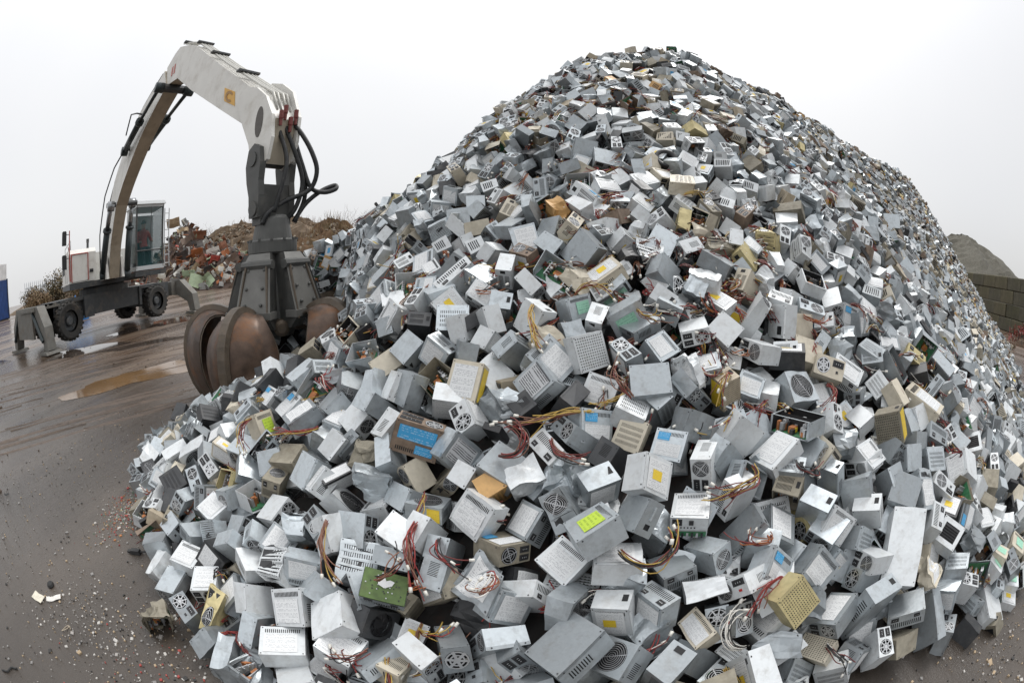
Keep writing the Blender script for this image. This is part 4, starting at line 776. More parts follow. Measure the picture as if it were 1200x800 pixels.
SMALLER = [
('l','L','B','',(1.288,2.999,2.181),(.86,.424,.184,-.217),(.147,.14,.086),''),
('l','L','B','',(1.02,1.764,.998),(.84,.474,-.107,-.244),(.094,.105,.082),''),
('g','V','B','',(-.226,3.023,1.745),(.357,.733,.567,.119),(.15,.111,.086),''),
('l','L','B','',(-.219,2.687,1.481),(.219,.946,.047,.235),(.107,.14,.087),''),
('l','B','B','',(.527,2.683,1.716),(.864,.348,.057,-.359),(.113,.126,.076),''),
('d','B','B','',(2.774,.889,.433),(.865,.219,-.162,-.421),(.15,.14,.086),''),
('l','V','B','',(2.589,.655,.282),(-.368,-.588,.67,.264),(.123,.136,.086),''),
('g','B','B','x',(-2.665,2.119,.189),(.955,.272,.116,-.002),(.151,.142,.086),''),
('g','B','B','',(.536,3.542,2.554),(.651,.629,.072,-.419),(.15,.14,.086),''),
('g','B','B','',(2.692,1.818,1.092),(.525,.189,-.104,-.823),(.152,.148,.086),''),
('g','B','B','',(2.026,1.212,.677),(.85,.515,.11,-.026),(.15,.126,.086),''),
('g','B','F','',(1.588,2.518,1.659),(.753,.541,-.37,-.057),(.133,.107,.084),''),
('l','B','B','',(.034,3.062,1.888),(.833,.366,.11,-.4),(.134,.124,.077),''),
('l','B','F','',(1.062,3.188,2.356),(-.329,.418,.836,.132),(.15,.14,.082),''),
('d','B','B','',(1.924,3.076,2.261),(.638,.459,0,-.618),(.152,.145,.086),''),
('l','B','B','',(1.398,2.531,1.658),(.646,.636,-.024,-.422),(.114,.108,.084),''),
('l','B','B','',(.741,2.943,1.987),(.746,.44,.176,-.468),(.132,.114,.075),''),
('d','B','B','',(2.887,.389,.137),(-.363,-.538,.706,.284),(.133,.137,.086),''),
('b','Y','B','',(.979,2.972,2.118),(.754,.471,-.363,-.28),(.137,.131,.086),''),
('g','V','B','',(2.36,2.075,1.326),(.874,.212,-.016,-.438),(.146,.14,.086),''),
('l','B','B','',(-.45,2.827,1.493),(.171,.951,.072,.246),(.107,.141,.087),''),
('l','B','F','',(1.755,2.424,1.624),(.537,-.101,.779,-.308),(.148,.139,.079),''),
('g','L','B','',(2.018,1.86,1.171),(.789,.599,.089,.107),(.15,.135,.086),''),
('l','B','B','',(1.434,2.661,1.809),(.29,.899,-.251,-.209),(.126,.139,.086),''),
('g','B','B','',(-1.808,2.203,.478),(.987,.033,.138,-.071),(.124,.123,.071),''),
('l','B','B','',(3.741,1.133,.432),(.633,.267,-.232,-.689),(.158,.146,.086),''),
('b','L','B','',(2.646,2.153,1.331),(.326,.799,-.491,.122),(.131,.14,.086),''),
('l','B','B','',(2.728,.715,.319),(.747,-.106,-.022,-.656),(.134,.139,.086),''),
('b','B','B','',(3.299,.743,.272),(.846,.395,-.064,-.354),(.148,.134,.086),''),
('g','B','F','',(.472,3.42,2.4),(.505,-.251,.812,-.148),(.15,.14,.082),''),
('l','B','B','',(-.995,3.436,1.617),(.416,.644,.611,.198),(.15,.118,.086),''),
('l','B','B','',(-.149,3.193,1.934),(.18,.971,-.057,.143),(.12,.14,.086),''),
('g','B','B','',(.582,4.009,2.993),(.844,.415,-.34,.009),(.169,.141,.086),''),
('g','Y','F','',(1.734,1.542,.851),(.857,-.053,-.147,-.491),(.102,.132,.072),''),
('l','B','F','',(.677,3.671,2.729),(.753,.548,-.323,.171),(.146,.124,.082),''),
('l','B','B','',(2.383,2.425,1.588),(.864,.304,.02,-.4),(.129,.139,.086),''),
('g','W','B','',(-.449,3.332,1.914),(.597,.751,-.109,-.26),(.15,.136,.086),''),
('l','L','B','',(1.496,2.895,1.993),(.553,.744,.073,-.368),(.12,.112,.085),''),
('g','B','B','',(2.888,2.251,1.382),(.657,.745,.116,-.022),(.15,.139,.086),''),
('l','B','B','',(1.927,2.595,1.778),(.904,.3,-.149,-.265),(.174,.13,.072),''),
('g','E','B','',(-2.669,4.447,.395),(.815,.464,.327,-.116),(.164,.2,.086),''),
('g','B','B','',(1.244,4.048,3.189),(-.001,.904,.054,-.424),(.179,.139,.086),''),
('g','B','B','',(-.254,3.086,1.794),(.894,.445,-.004,.049),(.133,.139,.086),''),
('k','B','B','',(-3.286,3.053,.101),(.934,.355,.032,.014),(.16,.192,.087),''),
('l','B','F','',(2.999,.971,.446),(-.404,.064,-.625,.665),(.149,.14,.084),''),
('l','V','B','',(2.93,1.071,.485),(.695,.684,.186,-.123),(.15,.112,.086),''),
('l','B','F','',(-2.801,2.813,.199),(-.138,.03,.91,-.39),(.15,.14,.086),''),
('b','Y','B','',(2.776,3.053,2.11),(.485,.852,.19,-.06),(.15,.123,.086),''),
('l','W','B','',(.419,3.334,2.278),(.909,.269,-.233,-.215),(.117,.135,.086),''),
('l','B','B','',(-2.336,4.635,.437),(.836,.407,.335,-.151),(.185,.163,.086),''),
('l','W','B','',(1.765,2.86,2.003),(.173,.93,-.264,-.188),(.125,.139,.086),''),
('l','B','B','',(1.971,2.185,1.381),(.942,.15,-.154,-.259),(.132,.129,.063),''),
('l','B','B','',(3.403,1.602,.771),(.795,.096,-.052,-.597),(.15,.14,.086),''),
('g','Y','B','',(.295,3.188,2.099),(.654,.582,.386,.291),(.144,.108,.086),''),
('g','B','B','',(1.146,3.71,2.871),(.624,.662,.397,.121),(.15,.142,.086),''),
('g','V','B','',(3.557,1.278,.555),(.789,.587,-.055,-.174),(.15,.153,.086),''),
('l','B','B','',(1.293,3.597,2.739),(.032,.88,-.062,-.47),(.128,.139,.086),''),
('l','B','B','',(3.698,2.755,1.515),(.583,.779,.057,-.224),(.15,.133,.086),''),
('l','B','B','',(2.848,2.442,1.487),(.705,.237,-.104,-.66),(.138,.132,.07),''),
('l','B','B','',(4.72,1.563,.44),(.741,.352,-.04,-.571),(.168,.142,.087),''),
('l','B','V','',(1.62,3.024,2.175),(-.068,.281,.913,-.287),(.136,.14,.086),''),
('l','B','B','',(1.977,3.365,2.597),(.686,.697,.083,.191),(.15,.152,.086),''),
('b','B','I','',(1.204,3.212,2.389),(-.062,.25,.937,-.236),(.133,.139,.085),''),
('g','B','B','',(-2.867,2.017,.054),(.199,-.473,.751,-.417),(.142,.133,.08),''),
('l','B','B','',(4.083,2.467,1.187),(.563,.818,-.034,-.112),(.151,.15,.086),''),
('l','B','B','',(2.94,2.843,1.87),(.795,.46,-.107,-.381),(.139,.14,.086),''),
('g','B','F','',(.69,2.735,1.801),(.961,.249,-.037,-.112),(.128,.133,.068),''),
('l','B','B','',(1.919,2.859,2.012),(.65,.724,.047,.228),(.15,.118,.086),''),
('l','L','B','',(4.369,1.785,.605),(-.474,-.245,.276,.8),(.148,.134,.086),''),
('d','Y','B','',(1.955,3.315,2.516),(.102,.919,-.303,-.233),(.121,.137,.086),''),
('d','L','B','',(-3.117,2.762,.04),(.922,.223,.243,.204),(.144,.142,.086),''),
('l','B','B','',(.915,3.562,2.689),(.889,.458,.002,-.018),(.13,.138,.086),''),
('l','B','B','',(1.391,4.209,3.309),(.808,.464,.188,-.31),(.142,.139,.086),''),
('l','U','B','',(2.005,1.482,.809),(.388,.033,.175,.904),(.119,.141,.058),''),
('l','B','B','',(2.375,3.098,2.198),(.839,.364,-.172,-.366),(.16,.136,.078),''),
('l','B','B','',(1.373,3.274,2.439),(.072,.987,-.133,-.061),(.123,.14,.086),''),
('l','B','B','',(4.008,2.098,.938),(.72,.614,-.192,-.261),(.151,.144,.086),''),
('g','B','B','',(5.135,4.091,2.263),(.705,.536,-.307,-.349),(.261,.206,.091),''),
('g','B','B','',(3.866,2.45,1.217),(.697,.714,.004,-.068),(.15,.136,.086),''),
('k','G','B','',(1.006,3.823,2.958),(.562,.69,.342,.302),(.148,.117,.086),''),
('l','B','B','',(2.099,4.402,3.568),(.823,.47,.114,-.297),(.132,.139,.086),''),
('l','B','B','',(1.891,3.952,3.109),(.862,.407,-.02,-.302),(.127,.138,.085),''),
('g','B','B','',(4.26,4.015,2.417),(.813,.383,-.207,-.387),(.18,.141,.086),''),
('d','Y','B','',(6.45,3.844,1.453),(.679,.528,-.162,-.484),(.166,.143,.086),''),
('g','B','B','x',(6.947,5.048,2.312),(.603,.667,-.299,-.319),(.165,.222,.086),'')]
# ------------------------------------------------------------------ the rest of the heap: thousands of supplies joined as one mass
BKEYS = list(BODY); SM = [BODY[k] for k in BKEYS] + [DARK, PLASTIC, WIRE, PAPER, YEL, BLU, PCB, ALU, COPPER, PAPERK]
SI = {m.name: i for i, m in enumerate(SM)}
class Template:
    def __init__(s, V, lens, loops, mi, uv): s.V = V; s.lens = lens; s.loops = loops; s.mi = mi; s.uv = uv; s.starts = np.concatenate([[0], np.cumsum(lens)[:-1]])
def merge(pairs, wseed, amp=.003, crumple=0.):
    V = []; lens = []; loops = []; mi = []; uv = []; off = 0
    for mb, mats in pairs:
        if not mb.f: continue
        V.append(mb.arr())
        for k, f in enumerate(mb.f):
            lens.append(len(f)); loops.extend(i + off for i in f); mm = mats[mb.m[k]]; mi.append(-1 if mm is None else SI[mm.name])
            uv.extend(mb.uv.get(k, [(0, 0)] * len(f)))
        off += len(mb.v)
    V = warp(np.concatenate(V), .15, .14, .086, wseed, amp, crumple)
    return Template(V, np.array(lens), np.array(loops), np.array(mi), np.array(uv, 'f'))
def full_template(top, rear, seed, crumple=0):
    parts = build_psu(top, rear, .15, .14, .086, seed, 4 if crumple else 1)
    md = dict(case=[None, DARK], lid=[None, PLASTIC], fan_grille=[WIRE], fan=[PLASTIC, DARK], inlet_socket=[PLASTIC, DARK, WIRE], outlet_socket=[PLASTIC, DARK, WIRE], switch=[PLASTIC], label_sticker=[PAPERK if top == 'K' else PAPER], colour_sticker=[BLU if top == 'U' else YEL], slot_shade_strips=[DARK], circuit_board=[PCB, PLASTIC, ALU, COPPER], heat_sink=[ALU], transformer=[COPPER, YEL], paper_scrap=[PAPER])
    return merge([(m, md[n.rstrip('#')]) for n, m in parts.items()], seed, .0035 + .0075 * crumple, .011 * crumple)
def mid_template(top, rear, seed):
    c = MB(); W, D, H = .15, .14, .086; hw, hd = W / 2, D / 2; x = MB(); g = MB(); s = MB(); st = MB()
    Face(c, (-hw, hd, 0), (1, 0, 0), (0, -1, 0), W, D).grid(1, 1)
    for sg in (1, -1): Face(c, (sg * hw, -sg * hd, 0), (0, sg, 0), (0, 0, 1), D, H).grid(1, 1)
    b = Face(c, (hw, hd, 0), (-1, 0, 0), (0, 0, 1), W, H); b.grid(1, 1)
    for a, e in spans(W * .3, W * .9, 5, .5): b.block(x, a, H * .2, e, H * .8, .0012)
    rf = Face(c, (-hw, -hd, 0), (1, 0, 0), (0, 0, 1), W, H)
    if rear == 'F':
        rf.hole(.046, H / 2, .037, 0, (0, 0, .095, H), 10); rf.rect(.095, 0, W, H); rf.rings(g, .046, H / 2, .037, 3, .0018, 10, 4); rf.rect(.012, H * .1, .08, H * .9, -.013, 0, mb=x)
        rf.block(x, .104, H * .1, .142, H * .42, .002); rf.block(x, .104, H * .54, .142, H * .86, .002)
    elif rear == 'V':
        rf.grid(1, 1)
        for a, e in spans(W * .08, W * .92, 8, .5): rf.block(x, a, H * .16, e, H * .8, .0012)
    else: rf.grid(1, 1)
    tf = Face(c, (-hw, -hd, H), (1, 0, 0), (0, 1, 0), W, D); tf.grid(1, 1)
    if top in 'LYU': tf.rect(W * .08, D * .12, W * .9, D * .8, .001, 0, True, s)
    if top in 'YU': tf.rect(W * .25, D * .3, W * .7, D * .66, .002, 0, True, st)
    if top == 'V':
        for a, e in spans(W * .1, W * .9, 7, .45): tf.block(x, a, D * .15, e, D * .85, .0012)
    if top == 'E': tf.rect(W * .05, D * .05, W * .95, D * .95, .0012, 0, mb=x)
    return merge([(c, [None, DARK]), (x, [DARK]), (g, [WIRE]), (s, [PAPER]), (st, [BLU if top == 'U' else YEL])], seed, .004)  # raised black strips and patches are painted for shade in openings
def far_template(top, rear, seed):
    c = MB(); x = MB(); s = MB(); c.box((0, 0, .043), (.15, .14, .086))
    rf = Face(c, (-.075, -.07, 0), (1, 0, 0), (0, 0, 1), .15, .086); tf = Face(c, (-.075, -.07, .086), (1, 0, 0), (0, 1, 0), .15, .14)
    if rear != 'B': x.q([rf.p(.048 + .034 * cos(t), .043 + .034 * sin(t), .002) for t in np.arange(8) * pi / 4])  # black disc painted for the shade in the fan hole
    if top in 'LY': tf.rect(.015, .02, .13, .11, .002, 0, True, s)
    return merge([(c, [None]), (x, [DARK]), (s, [PAPER if top == 'L' else YEL])], seed, .006)
def sheet_template(seed, board=False):
    m = MB(); W, D, H = .15, .14, .086; k = 4
    for (o, u, v, a, b) in (((-W / 2, -D / 2, H), (1, 0, 0), (0, 1, 0), W, D), ((W / 2, -D / 2, H * .2), (0, 1, 0), (0, 0, 1), D, H * .8), ((-W / 2, D / 2, H * .2), (0, -1, 0), (0, 0, 1), D, H * .8)):
        Face(m, o, u, v, a, b).grid(k, k); f = Face(m, np.array(o) + np.array(v) * 0, v, u, b, a); f.o = f.o + f.n * .0015; f.grid(k, k)
    return merge([(m, [None])], seed, .012, .010)
def fan_template(seed):
    m = MB(); x = MB(); W = .092; f = Face(m, (-W / 2, -W / 2, .055), (1, 0, 0), (0, 1, 0), W, W); f.hole(W / 2, W / 2, .043, 0, seg=16); m.box((0, 0, .04), (W, W, .026), 0); m.f.pop(-5); m.m.pop(-5); f.fan(x, W / 2, W / 2, .043, 7, 10)
    return merge([(m, [PLASTIC, DARK]), (x, [PLASTIC, DARK])], seed, .002)
def open_template(seed):
    r = random.Random(seed); parts = {}
    def P(n): return parts.setdefault(n, MB())
    c = P('case'); W, D, H = .15, .14, .086; c.box((0, 0, .001), (W, D, .002))
    for s_ in (-1, 1): c.box((s_ * W / 2, 0, H / 2), (.002, D, H))
    c.box((0, D / 2, H / 2), (W, .002, H)); electronics(P, W * .9, D * .85, H * .8, r)
    return merge([(parts['case'], [None]), (parts['circuit_board'], [PCB, PLASTIC, ALU, COPPER]), (parts['heat_sink'], [ALU]), (parts['heat_sink#'], [ALU]), (parts['transformer'], [COPPER, YEL])], seed, .006)
OPT = [('B', 'F'), ('L', 'F'), ('B', 'B'), ('L', 'F'), ('V', 'F'), ('B', 'V'), ('L', 'V'), ('B', 'B'), ('Y', 'F'), ('E', 'F'), ('P', 'B'), ('L', 'F'), ('U', 'F'), ('F', 'B')]
TN = [full_template(t, r, 900 + i, .3 if i % 3 == 1 else 0) for i, (t, r) in enumerate(OPT)] + [full_template('B', 'B', 950, 1), full_template('B', 'F', 952, 1), sheet_template(960), fan_template(962), open_template(963), open_template(964), full_template('V', 'F', 953, 1)]
TM = [mid_template(t, r, 800 + i) for i, (t, r) in enumerate(OPT)] + [mid_template('B', 'F', 820 + i) for i in range(3)] + [fan_template(832), mid_template('F', 'F', 835), mid_template('V', 'V', 836), open_template(833), open_template(834)]
TF = [far_template(t, r, 700 + i) for i, (t, r) in enumerate(OPT)]
def scatter_heap():
    """every other supply that shows: thrown on the heap in three layers with a least spacing"""
    units = []; hp = np.array([r[4] for r in HEROES]); hr = np.array([max(r[6]) for r in HEROES])
    grid = {}
    for i, p in enumerate(hp): grid.setdefault((int(p[0] // .3), int(p[1] // .3)), []).append(i)
    C_ = np.array([0, 0, CAMH]); hv = hp - C_; hdist = np.linalg.norm(hv, axis=1); hv = hv / hdist[:, None]
    def near_hero(p, f):
        a, b = int(p[0] // .3), int(p[1] // .3); v = p - C_; dv = np.linalg.norm(v); v = v / dv
        for i in (a - 1, a, a + 1):
            for j in (b - 1, b, b + 1):
                for k in grid.get((i, j), ()):
                    if ((hp[k] - p) ** 2).sum() < (hr[k] * .5 + f) ** 2: return True
                    # nor lying over one of them as seen from where the heap's face was recorded
                    if dv < hdist[k] + .03 and 1 - v @ hv[k] < .5 * ((hr[k] * .40 + .045) / hdist[k]) ** 2: return True
        return False
    for layer, (off, frac, ncand) in enumerate(((.022, .055, 150000), (-.085, .0, 110000))):
        x = rng.uniform(-4.2, 24, ncand); y = rng.uniform(-.9, 15.5, ncand); h = heap_h(x, y)
        # denser tries near the camera
        k = ncand // 3; x[:k] = rng.uniform(-3.8, 5, k); y[:k] = rng.uniform(-.6, 6, k); h = heap_h(x, y); n = heap_n(x, y)
        P = np.stack([x, y, h], -1) + n * off; v = np.array([0, 0, CAMH]) - P; dist = np.linalg.norm(v, axis=1)
        ok = (h > (.05 if layer == 0 else .05)) & ((n * v).sum(1) / dist > -.3) & (P[:, 2] > .02)
        if layer > 0: ok &= dist < (11 if layer == 1 else 4.5)
        x, P, n, dist = x[ok], P[ok], n[ok], dist[ok]; g2 = {}
        for i in range(len(P)):
            p = P[i]; sp = (.113 if layer == 0 else .145) - .008 * min(1, max(0, dist[i] - 2.5)) + .004 * max(0, dist[i] - 6); key = (int(p[0] // .2), int(p[1] // .2), int(p[2] // .2)); bad = False
            if layer < 2 and near_hero(p, frac): continue
            for a in (-1, 0, 1):
                for b in (-1, 0, 1):
                    for c in (-1, 0, 1):
                        for q in g2.get((key[0] + a, key[1] + b, key[2] + c), ()):
                            if (q[0] - p[0]) ** 2 + (q[1] - p[1]) ** 2 + (q[2] - p[2]) ** 2 < sp * sp: bad = True; break
                        if bad: break
                    if bad: break
                if bad: break
            if bad: continue
            g2.setdefault(key, []).append(p); p = p + n[i] * (.06 if layer == 0 and dist[i] > 2.5 and rng.random() < .12 else 0); units.append((p, n[i], dist[i], layer))
    return units
def rand_rot(n, g):
    ax = g.normal(size=3); ax /= np.linalg.norm(ax); out = n + ax * abs(g.normal(0, .55)); 
    if g.random() < .25: out = g.normal(size=3); out = out if out @ n > 0 else -out
    out /= np.linalg.norm(out); t = np.cross(out, g.normal(size=3)); t /= np.linalg.norm(t); b = np.cross(out, t)
    c = g.random()
    if c < .36: return np.stack([t, b, out], 1)
    if c < .85: return np.stack([t, -out, b], 1) if np.linalg.det(np.stack([t, -out, b], 1)) > 0 else np.stack([-t, -out, b], 1)
    M = np.stack([out, t, b], 1); return M if np.linalg.det(M) > 0 else np.stack([out, -t, b], 1)
def build_mass(units, extra):
    by = {}
    cum = np.cumsum([.55, .28, .055, .045, .010, .05, .008, .008, .003]); cumf = np.cumsum([.44, .15, .07, .14, .07, .10, .01, .04, .012]); order = ['g', 'l', 'b', 'd', 'n', 'k', 'o', 't', 'r']
    for (p, n, dist, layer) in units:
        T = TN if dist < (4.4 if layer == 0 else 2.6) else TM if dist < 9 else TF
        ti = int(rng.integers(len(T))); R = rand_rot(n, rng); s = np.exp(rng.normal(-.05 if dist > 3 else 0, .10, 3)); 
        if rng.random() < .05: s[rng.integers(2)] *= 1.5
        bi = BKEYS.index(order[int(np.searchsorted(cum, rng.random() * cum[-1]) if dist < 5 + 3 * rng.random() else np.searchsorted(cumf, rng.random() * cumf[-1]))])
        by.setdefault(id(T[ti]), (T[ti], []))[1].append((p - R @ (np.array([0, 0, .043]) * s), R * s, bi))
    for rec in extra:
        b, top, rear, fl, p, q, d, label = rec; t = top if top in 'BLVYE' else 'L'; rr = rear if rear in 'FVB' else 'V'
        T = mid_template(t, rr, len(by) + 5); R = qmat(q); s = np.array(d) / [.15, .14, .086]
        by[id(T)] = (T, [(np.array(p) - R @ np.array([0, 0, d[2] / 2]), R * s, BKEYS.index(b))]); KEEP.append(T)
    Vs, Ls, Lo, Mi, Uv, Ti = [], [], [], [], [], []; off = 0
    for T, us in by.values():
        k = len(us); A = np.array([u[1] for u in us]); t = np.array([u[0] for u in us]); bi = np.array([u[2] for u in us])
        V = np.einsum('kij,nj->kni', A, T.V) + t[:, None]; nv = len(T.V)
        Vs.append(V.reshape(-1, 3)); Ls.append(np.tile(T.lens, k)); Lo.append((T.loops[None] + (off + np.arange(k) * nv)[:, None]).ravel()); off += k * nv
        M = np.where(T.mi[None] < 0, bi[:, None], T.mi[None]); Mi.append(M.ravel()); Uv.append(np.tile(T.uv, (k, 1))); Ti.append(np.repeat(rng.random(k), len(T.lens)))
    me = bpy.data.meshes.new('power_supply_mass'); fastmesh(me, np.concatenate(Vs), np.concatenate(Ls), np.concatenate(Lo), np.concatenate(Mi))
    for m in SM: me.materials.append(m)
    ul = me.uv_layers.new(name='UVMap'); ul.data.foreach_set('uv', np.concatenate(Uv).astype('f').ravel())
    at = me.attributes.new('tint', 'FLOAT', 'FACE'); at.data.foreach_set('value', np.concatenate(Ti).astype('f'))
    o = link('power_supply_mass', me); return tag(o, 'grey mass of all the smaller discarded power supplies making up the great heap', 'scrap heap', None, 'stuff')
KEEP = []
def heap_core():
    xs = np.arange(-4.4, 27, .14); ys = np.arange(-1.2, 17, .14); X, Y = np.meshgrid(xs, ys, indexing='ij'); Z = heap_h(X, Y)
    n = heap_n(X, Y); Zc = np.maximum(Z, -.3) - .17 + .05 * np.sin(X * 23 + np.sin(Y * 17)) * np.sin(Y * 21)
    idx = np.arange(X.size).reshape(X.shape); keep = (np.maximum(np.maximum(Z[:-1, :-1], Z[1:, :-1]), np.maximum(Z[:-1, 1:], Z[1:, 1:])) > -.02)
    F = np.stack([idx[:-1, :-1], idx[1:, :-1], idx[1:, 1:], idx[:-1, 1:]], -1)[keep]
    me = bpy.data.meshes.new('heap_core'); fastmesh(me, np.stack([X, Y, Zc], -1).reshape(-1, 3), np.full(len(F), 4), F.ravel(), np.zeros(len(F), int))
    me.materials.append(mat('gap_shade', (.035, .032, .03), .8, 0, .5, 18, dirt=.7, dirtcol=(.10, .05, .035)))  # near-black colour makes the gaps of the heap look shaded
    tag(link('heap_core', me), 'dark underlay inside the heap, coloured for the shade between the power supplies', 'scrap heap', None, 'stuff')
def heap_cables():
    mb = MB(); g = np.random.default_rng(21); n_ = 0; tries = 0
    while n_ < 2900 and tries < 60000:
        tries += 1
        near = n_ < 1000
        x, y = (g.uniform(-2.6, 4.2), g.uniform(.3, 4.6)) if near else (g.uniform(-3, 16), g.uniform(1.5, 11))
        h = float(heap_h(x, y))
        if h < .06: continue
        if sin(x * 2.7 + 1.3 * sin(y * 2.1)) + sin(y * 3.3 + x) + (h - 1.2) * .55 < g.uniform(-.9, 1.6): continue
        nn = heap_n(np.array(x), np.array(y)); p = np.array([x, y, h]) + nn * g.uniform(-.03, .045); v = np.array([0, 0, CAMH]) - p; dist = np.linalg.norm(v)
        if (nn @ v) / dist < -.1: continue
        if dist < 4: cable_bundle(mb, p, nn, g, int(g.integers(6, 13)), g.uniform(.09, .2), 7, .0023, 4, .026)
        else: cable_bundle(mb, p, nn, g, 6, g.uniform(.12, .26), 5, .0038, 3, .035, False)
        n_ += 1
    me = mb.mesh('cable_tangle', CW + [PLUG], smooth=True); tag(link('cable_tangle', me), 'red, orange and black cables tangled between the power supplies', 'cables', None, 'stuff')
# ------------------------------------------------------------------ ground
def ground_mat():
    m = bpy.data.materials.new('wet_yard'); m.use_nodes = True; t = m.node_tree; N = t.nodes; L = t.links; b = N['Principled BSDF']
    co = N.new('ShaderNodeTexCoord')
    def noise(s, d=6, r=.6, vec=None, dist=0):
        n = N.new('ShaderNodeTexNoise'); n.inputs['Scale'].default_value = s; n.inputs['Detail'].default_value = d; n.inputs['Roughness'].default_value = r; n.inputs['Distortion'].default_value = dist
        L.new(vec or co.outputs['Object'], n.inputs['Vector']); return n.outputs['Fac']
    def ramp(f, stops):
        c = N.new('ShaderNodeValToRGB'); e = c.color_ramp.elements
        while len(e) < len(stops): e.new(.5)
        for i, (p_, col) in enumerate(stops): e[i].position = p_; e[i].color = (*col, 1)
        L.new(f, c.inputs[0]); return c.outputs[0]
    mp = N.new('ShaderNodeMapping'); mp.inputs['Rotation'].default_value = (0, 0, radians(-52)); mp.inputs['Scale'].default_value = (1, .12, 1); L.new(co.outputs['Object'], mp.inputs[0])
    streak = noise(.9, 7, .65, mp.outputs[0], .4)
    base = ramp(noise(.35, 6), [(.32, (.038, .030, .024)), (.5, (.068, .055, .044)), (.68, (.108, .089, .073))])
    mud = ramp(streak, [(.34, (.042, .026, .016)), (.46, (.095, .060, .038)), (.56, (.15, .108, .076)), (.68, (.08, .054, .037))])
    geo = N.new('ShaderNodeSeparateXYZ'); L.new(co.outputs['Object'], geo.inputs[0])
    # mud-smeared further off (the lorry lane), bare asphalt near the heap's toe
    fx = N.new('ShaderNodeMapRange'); fx.inputs[1].default_value = 2.2; fx.inputs[2].default_value = 6.; L.new(geo.outputs[1], fx.inputs[0])
    mx = N.new('ShaderNodeMix'); mx.data_type = 'RGBA'; L.new(fx.outputs[0], mx.inputs[0]); L.new(base, mx.inputs[6]); L.new(mud, mx.inputs[7])
    sp = ramp(noise(110, 3, .75), [(.60, (0, 0, 0)), (.70, (1, 1, 1))]); mx2 = N.new('ShaderNodeMix'); mx2.data_type = 'RGBA'
    k = N.new('ShaderNodeMath'); k.operation = 'MULTIPLY'; L.new(sp, k.inputs[0]); k.inputs[1].default_value = .55; L.new(k.outputs[0], mx2.inputs[0]); L.new(mx.outputs[2], mx2.inputs[6]); mx2.inputs[7].default_value = (.20, .17, .14, 1)
    wet = N.new('ShaderNodeMapRange'); wet.inputs[1].default_value = .42; wet.inputs[2].default_value = .72; wet.inputs[3].default_value = .13; wet.inputs[4].default_value = .62; L.new(noise(.55, 5, .6, mp.outputs[0], .6), wet.inputs[0])
    L.new(wet.outputs[0], b.inputs['Roughness'])
    dk = N.new('ShaderNodeMapRange'); dk.inputs[1].default_value = .13; dk.inputs[2].default_value = .62; dk.inputs[3].default_value = .75; dk.inputs[4].default_value = 1.3; L.new(wet.outputs[0], dk.inputs[0])   # soaked ground is darker
    vs = N.new('ShaderNodeVectorMath'); vs.operation = 'SCALE'; L.new(mx2.outputs[2], vs.inputs[0]); L.new(dk.outputs[0], vs.inputs['Scale']); L.new(vs.outputs[0], b.inputs['Base Color'])
    bp = N.new('ShaderNodeBump'); bp.inputs['Strength'].default_value = .42; bp.inputs['Distance'].default_value = .012
    ad = N.new('ShaderNodeMath'); ad.operation = 'ADD'; L.new(noise(70, 5, .7), ad.inputs[0]); trk = N.new('ShaderNodeMath'); trk.operation = 'MULTIPLY'; trk.inputs[1].default_value = 2.4; L.new(noise(7, 6, .6, mp.outputs[0]), trk.inputs[0]); L.new(trk.outputs[0], ad.inputs[1]); L.new(ad.outputs[0], bp.inputs['Height']); L.new(bp.outputs[0], b.inputs['Normal'])
    return m
def sheet(name, poly, z, m, kind='structure'):
    mb = MB(); mb.q([(x, y, z) for x, y in poly]); return tag(link(name, mb.mesh(name, [m])), kind=kind)
sheet('ground', [(-400, -400), (400, -400), (400, 400), (-400, 400)], 0, ground_mat())
def pool(name, cx, cy, a, b, rot, m, seed, z=.004):
    g = random.Random(seed); ph = [g.uniform(0, 6) for _ in range(5)]; pts = []
    for k in range(72):
        t = 2 * pi * k / 72; r = 1 + .22 * sin(2 * t + ph[0]) + .15 * sin(3 * t + ph[1]) + .10 * sin(5 * t + ph[2]) + .06 * sin(9 * t + ph[3]) + .04 * sin(15 * t + ph[4])
        x, y = a * r * cos(t), b * r * sin(t); pts.append((cx + x * cos(rot) - y * sin(rot), cy + x * sin(rot) + y * cos(rot)))
    return sheet(name, pts, z, m)
MUDW = mat('muddy_water', (.16, .095, .045), .09, 0, .25, 2., spec=.5, bump=.03, bscale=9)
CLRW = mat('shallow_water', (.055, .042, .034), .05, 0, .3, 2., spec=.6, bump=.015, bscale=7)
pool('puddle', -5.6, 4.6, 1.35, .62, radians(56), MUDW, 3)
pool('puddle', -9.6, 6.3, 2.0, .75, radians(35), CLRW, 9)
pool('puddle', -10.9, 10.2, 2.0, 1.0, radians(75), CLRW, 12)
pool('puddle', -7.6, 9.2, 1.5, .35, radians(130), CLRW, 15)
pool('puddle', -14.5, 3.6, 1.6, .7, radians(10), CLRW, 20)
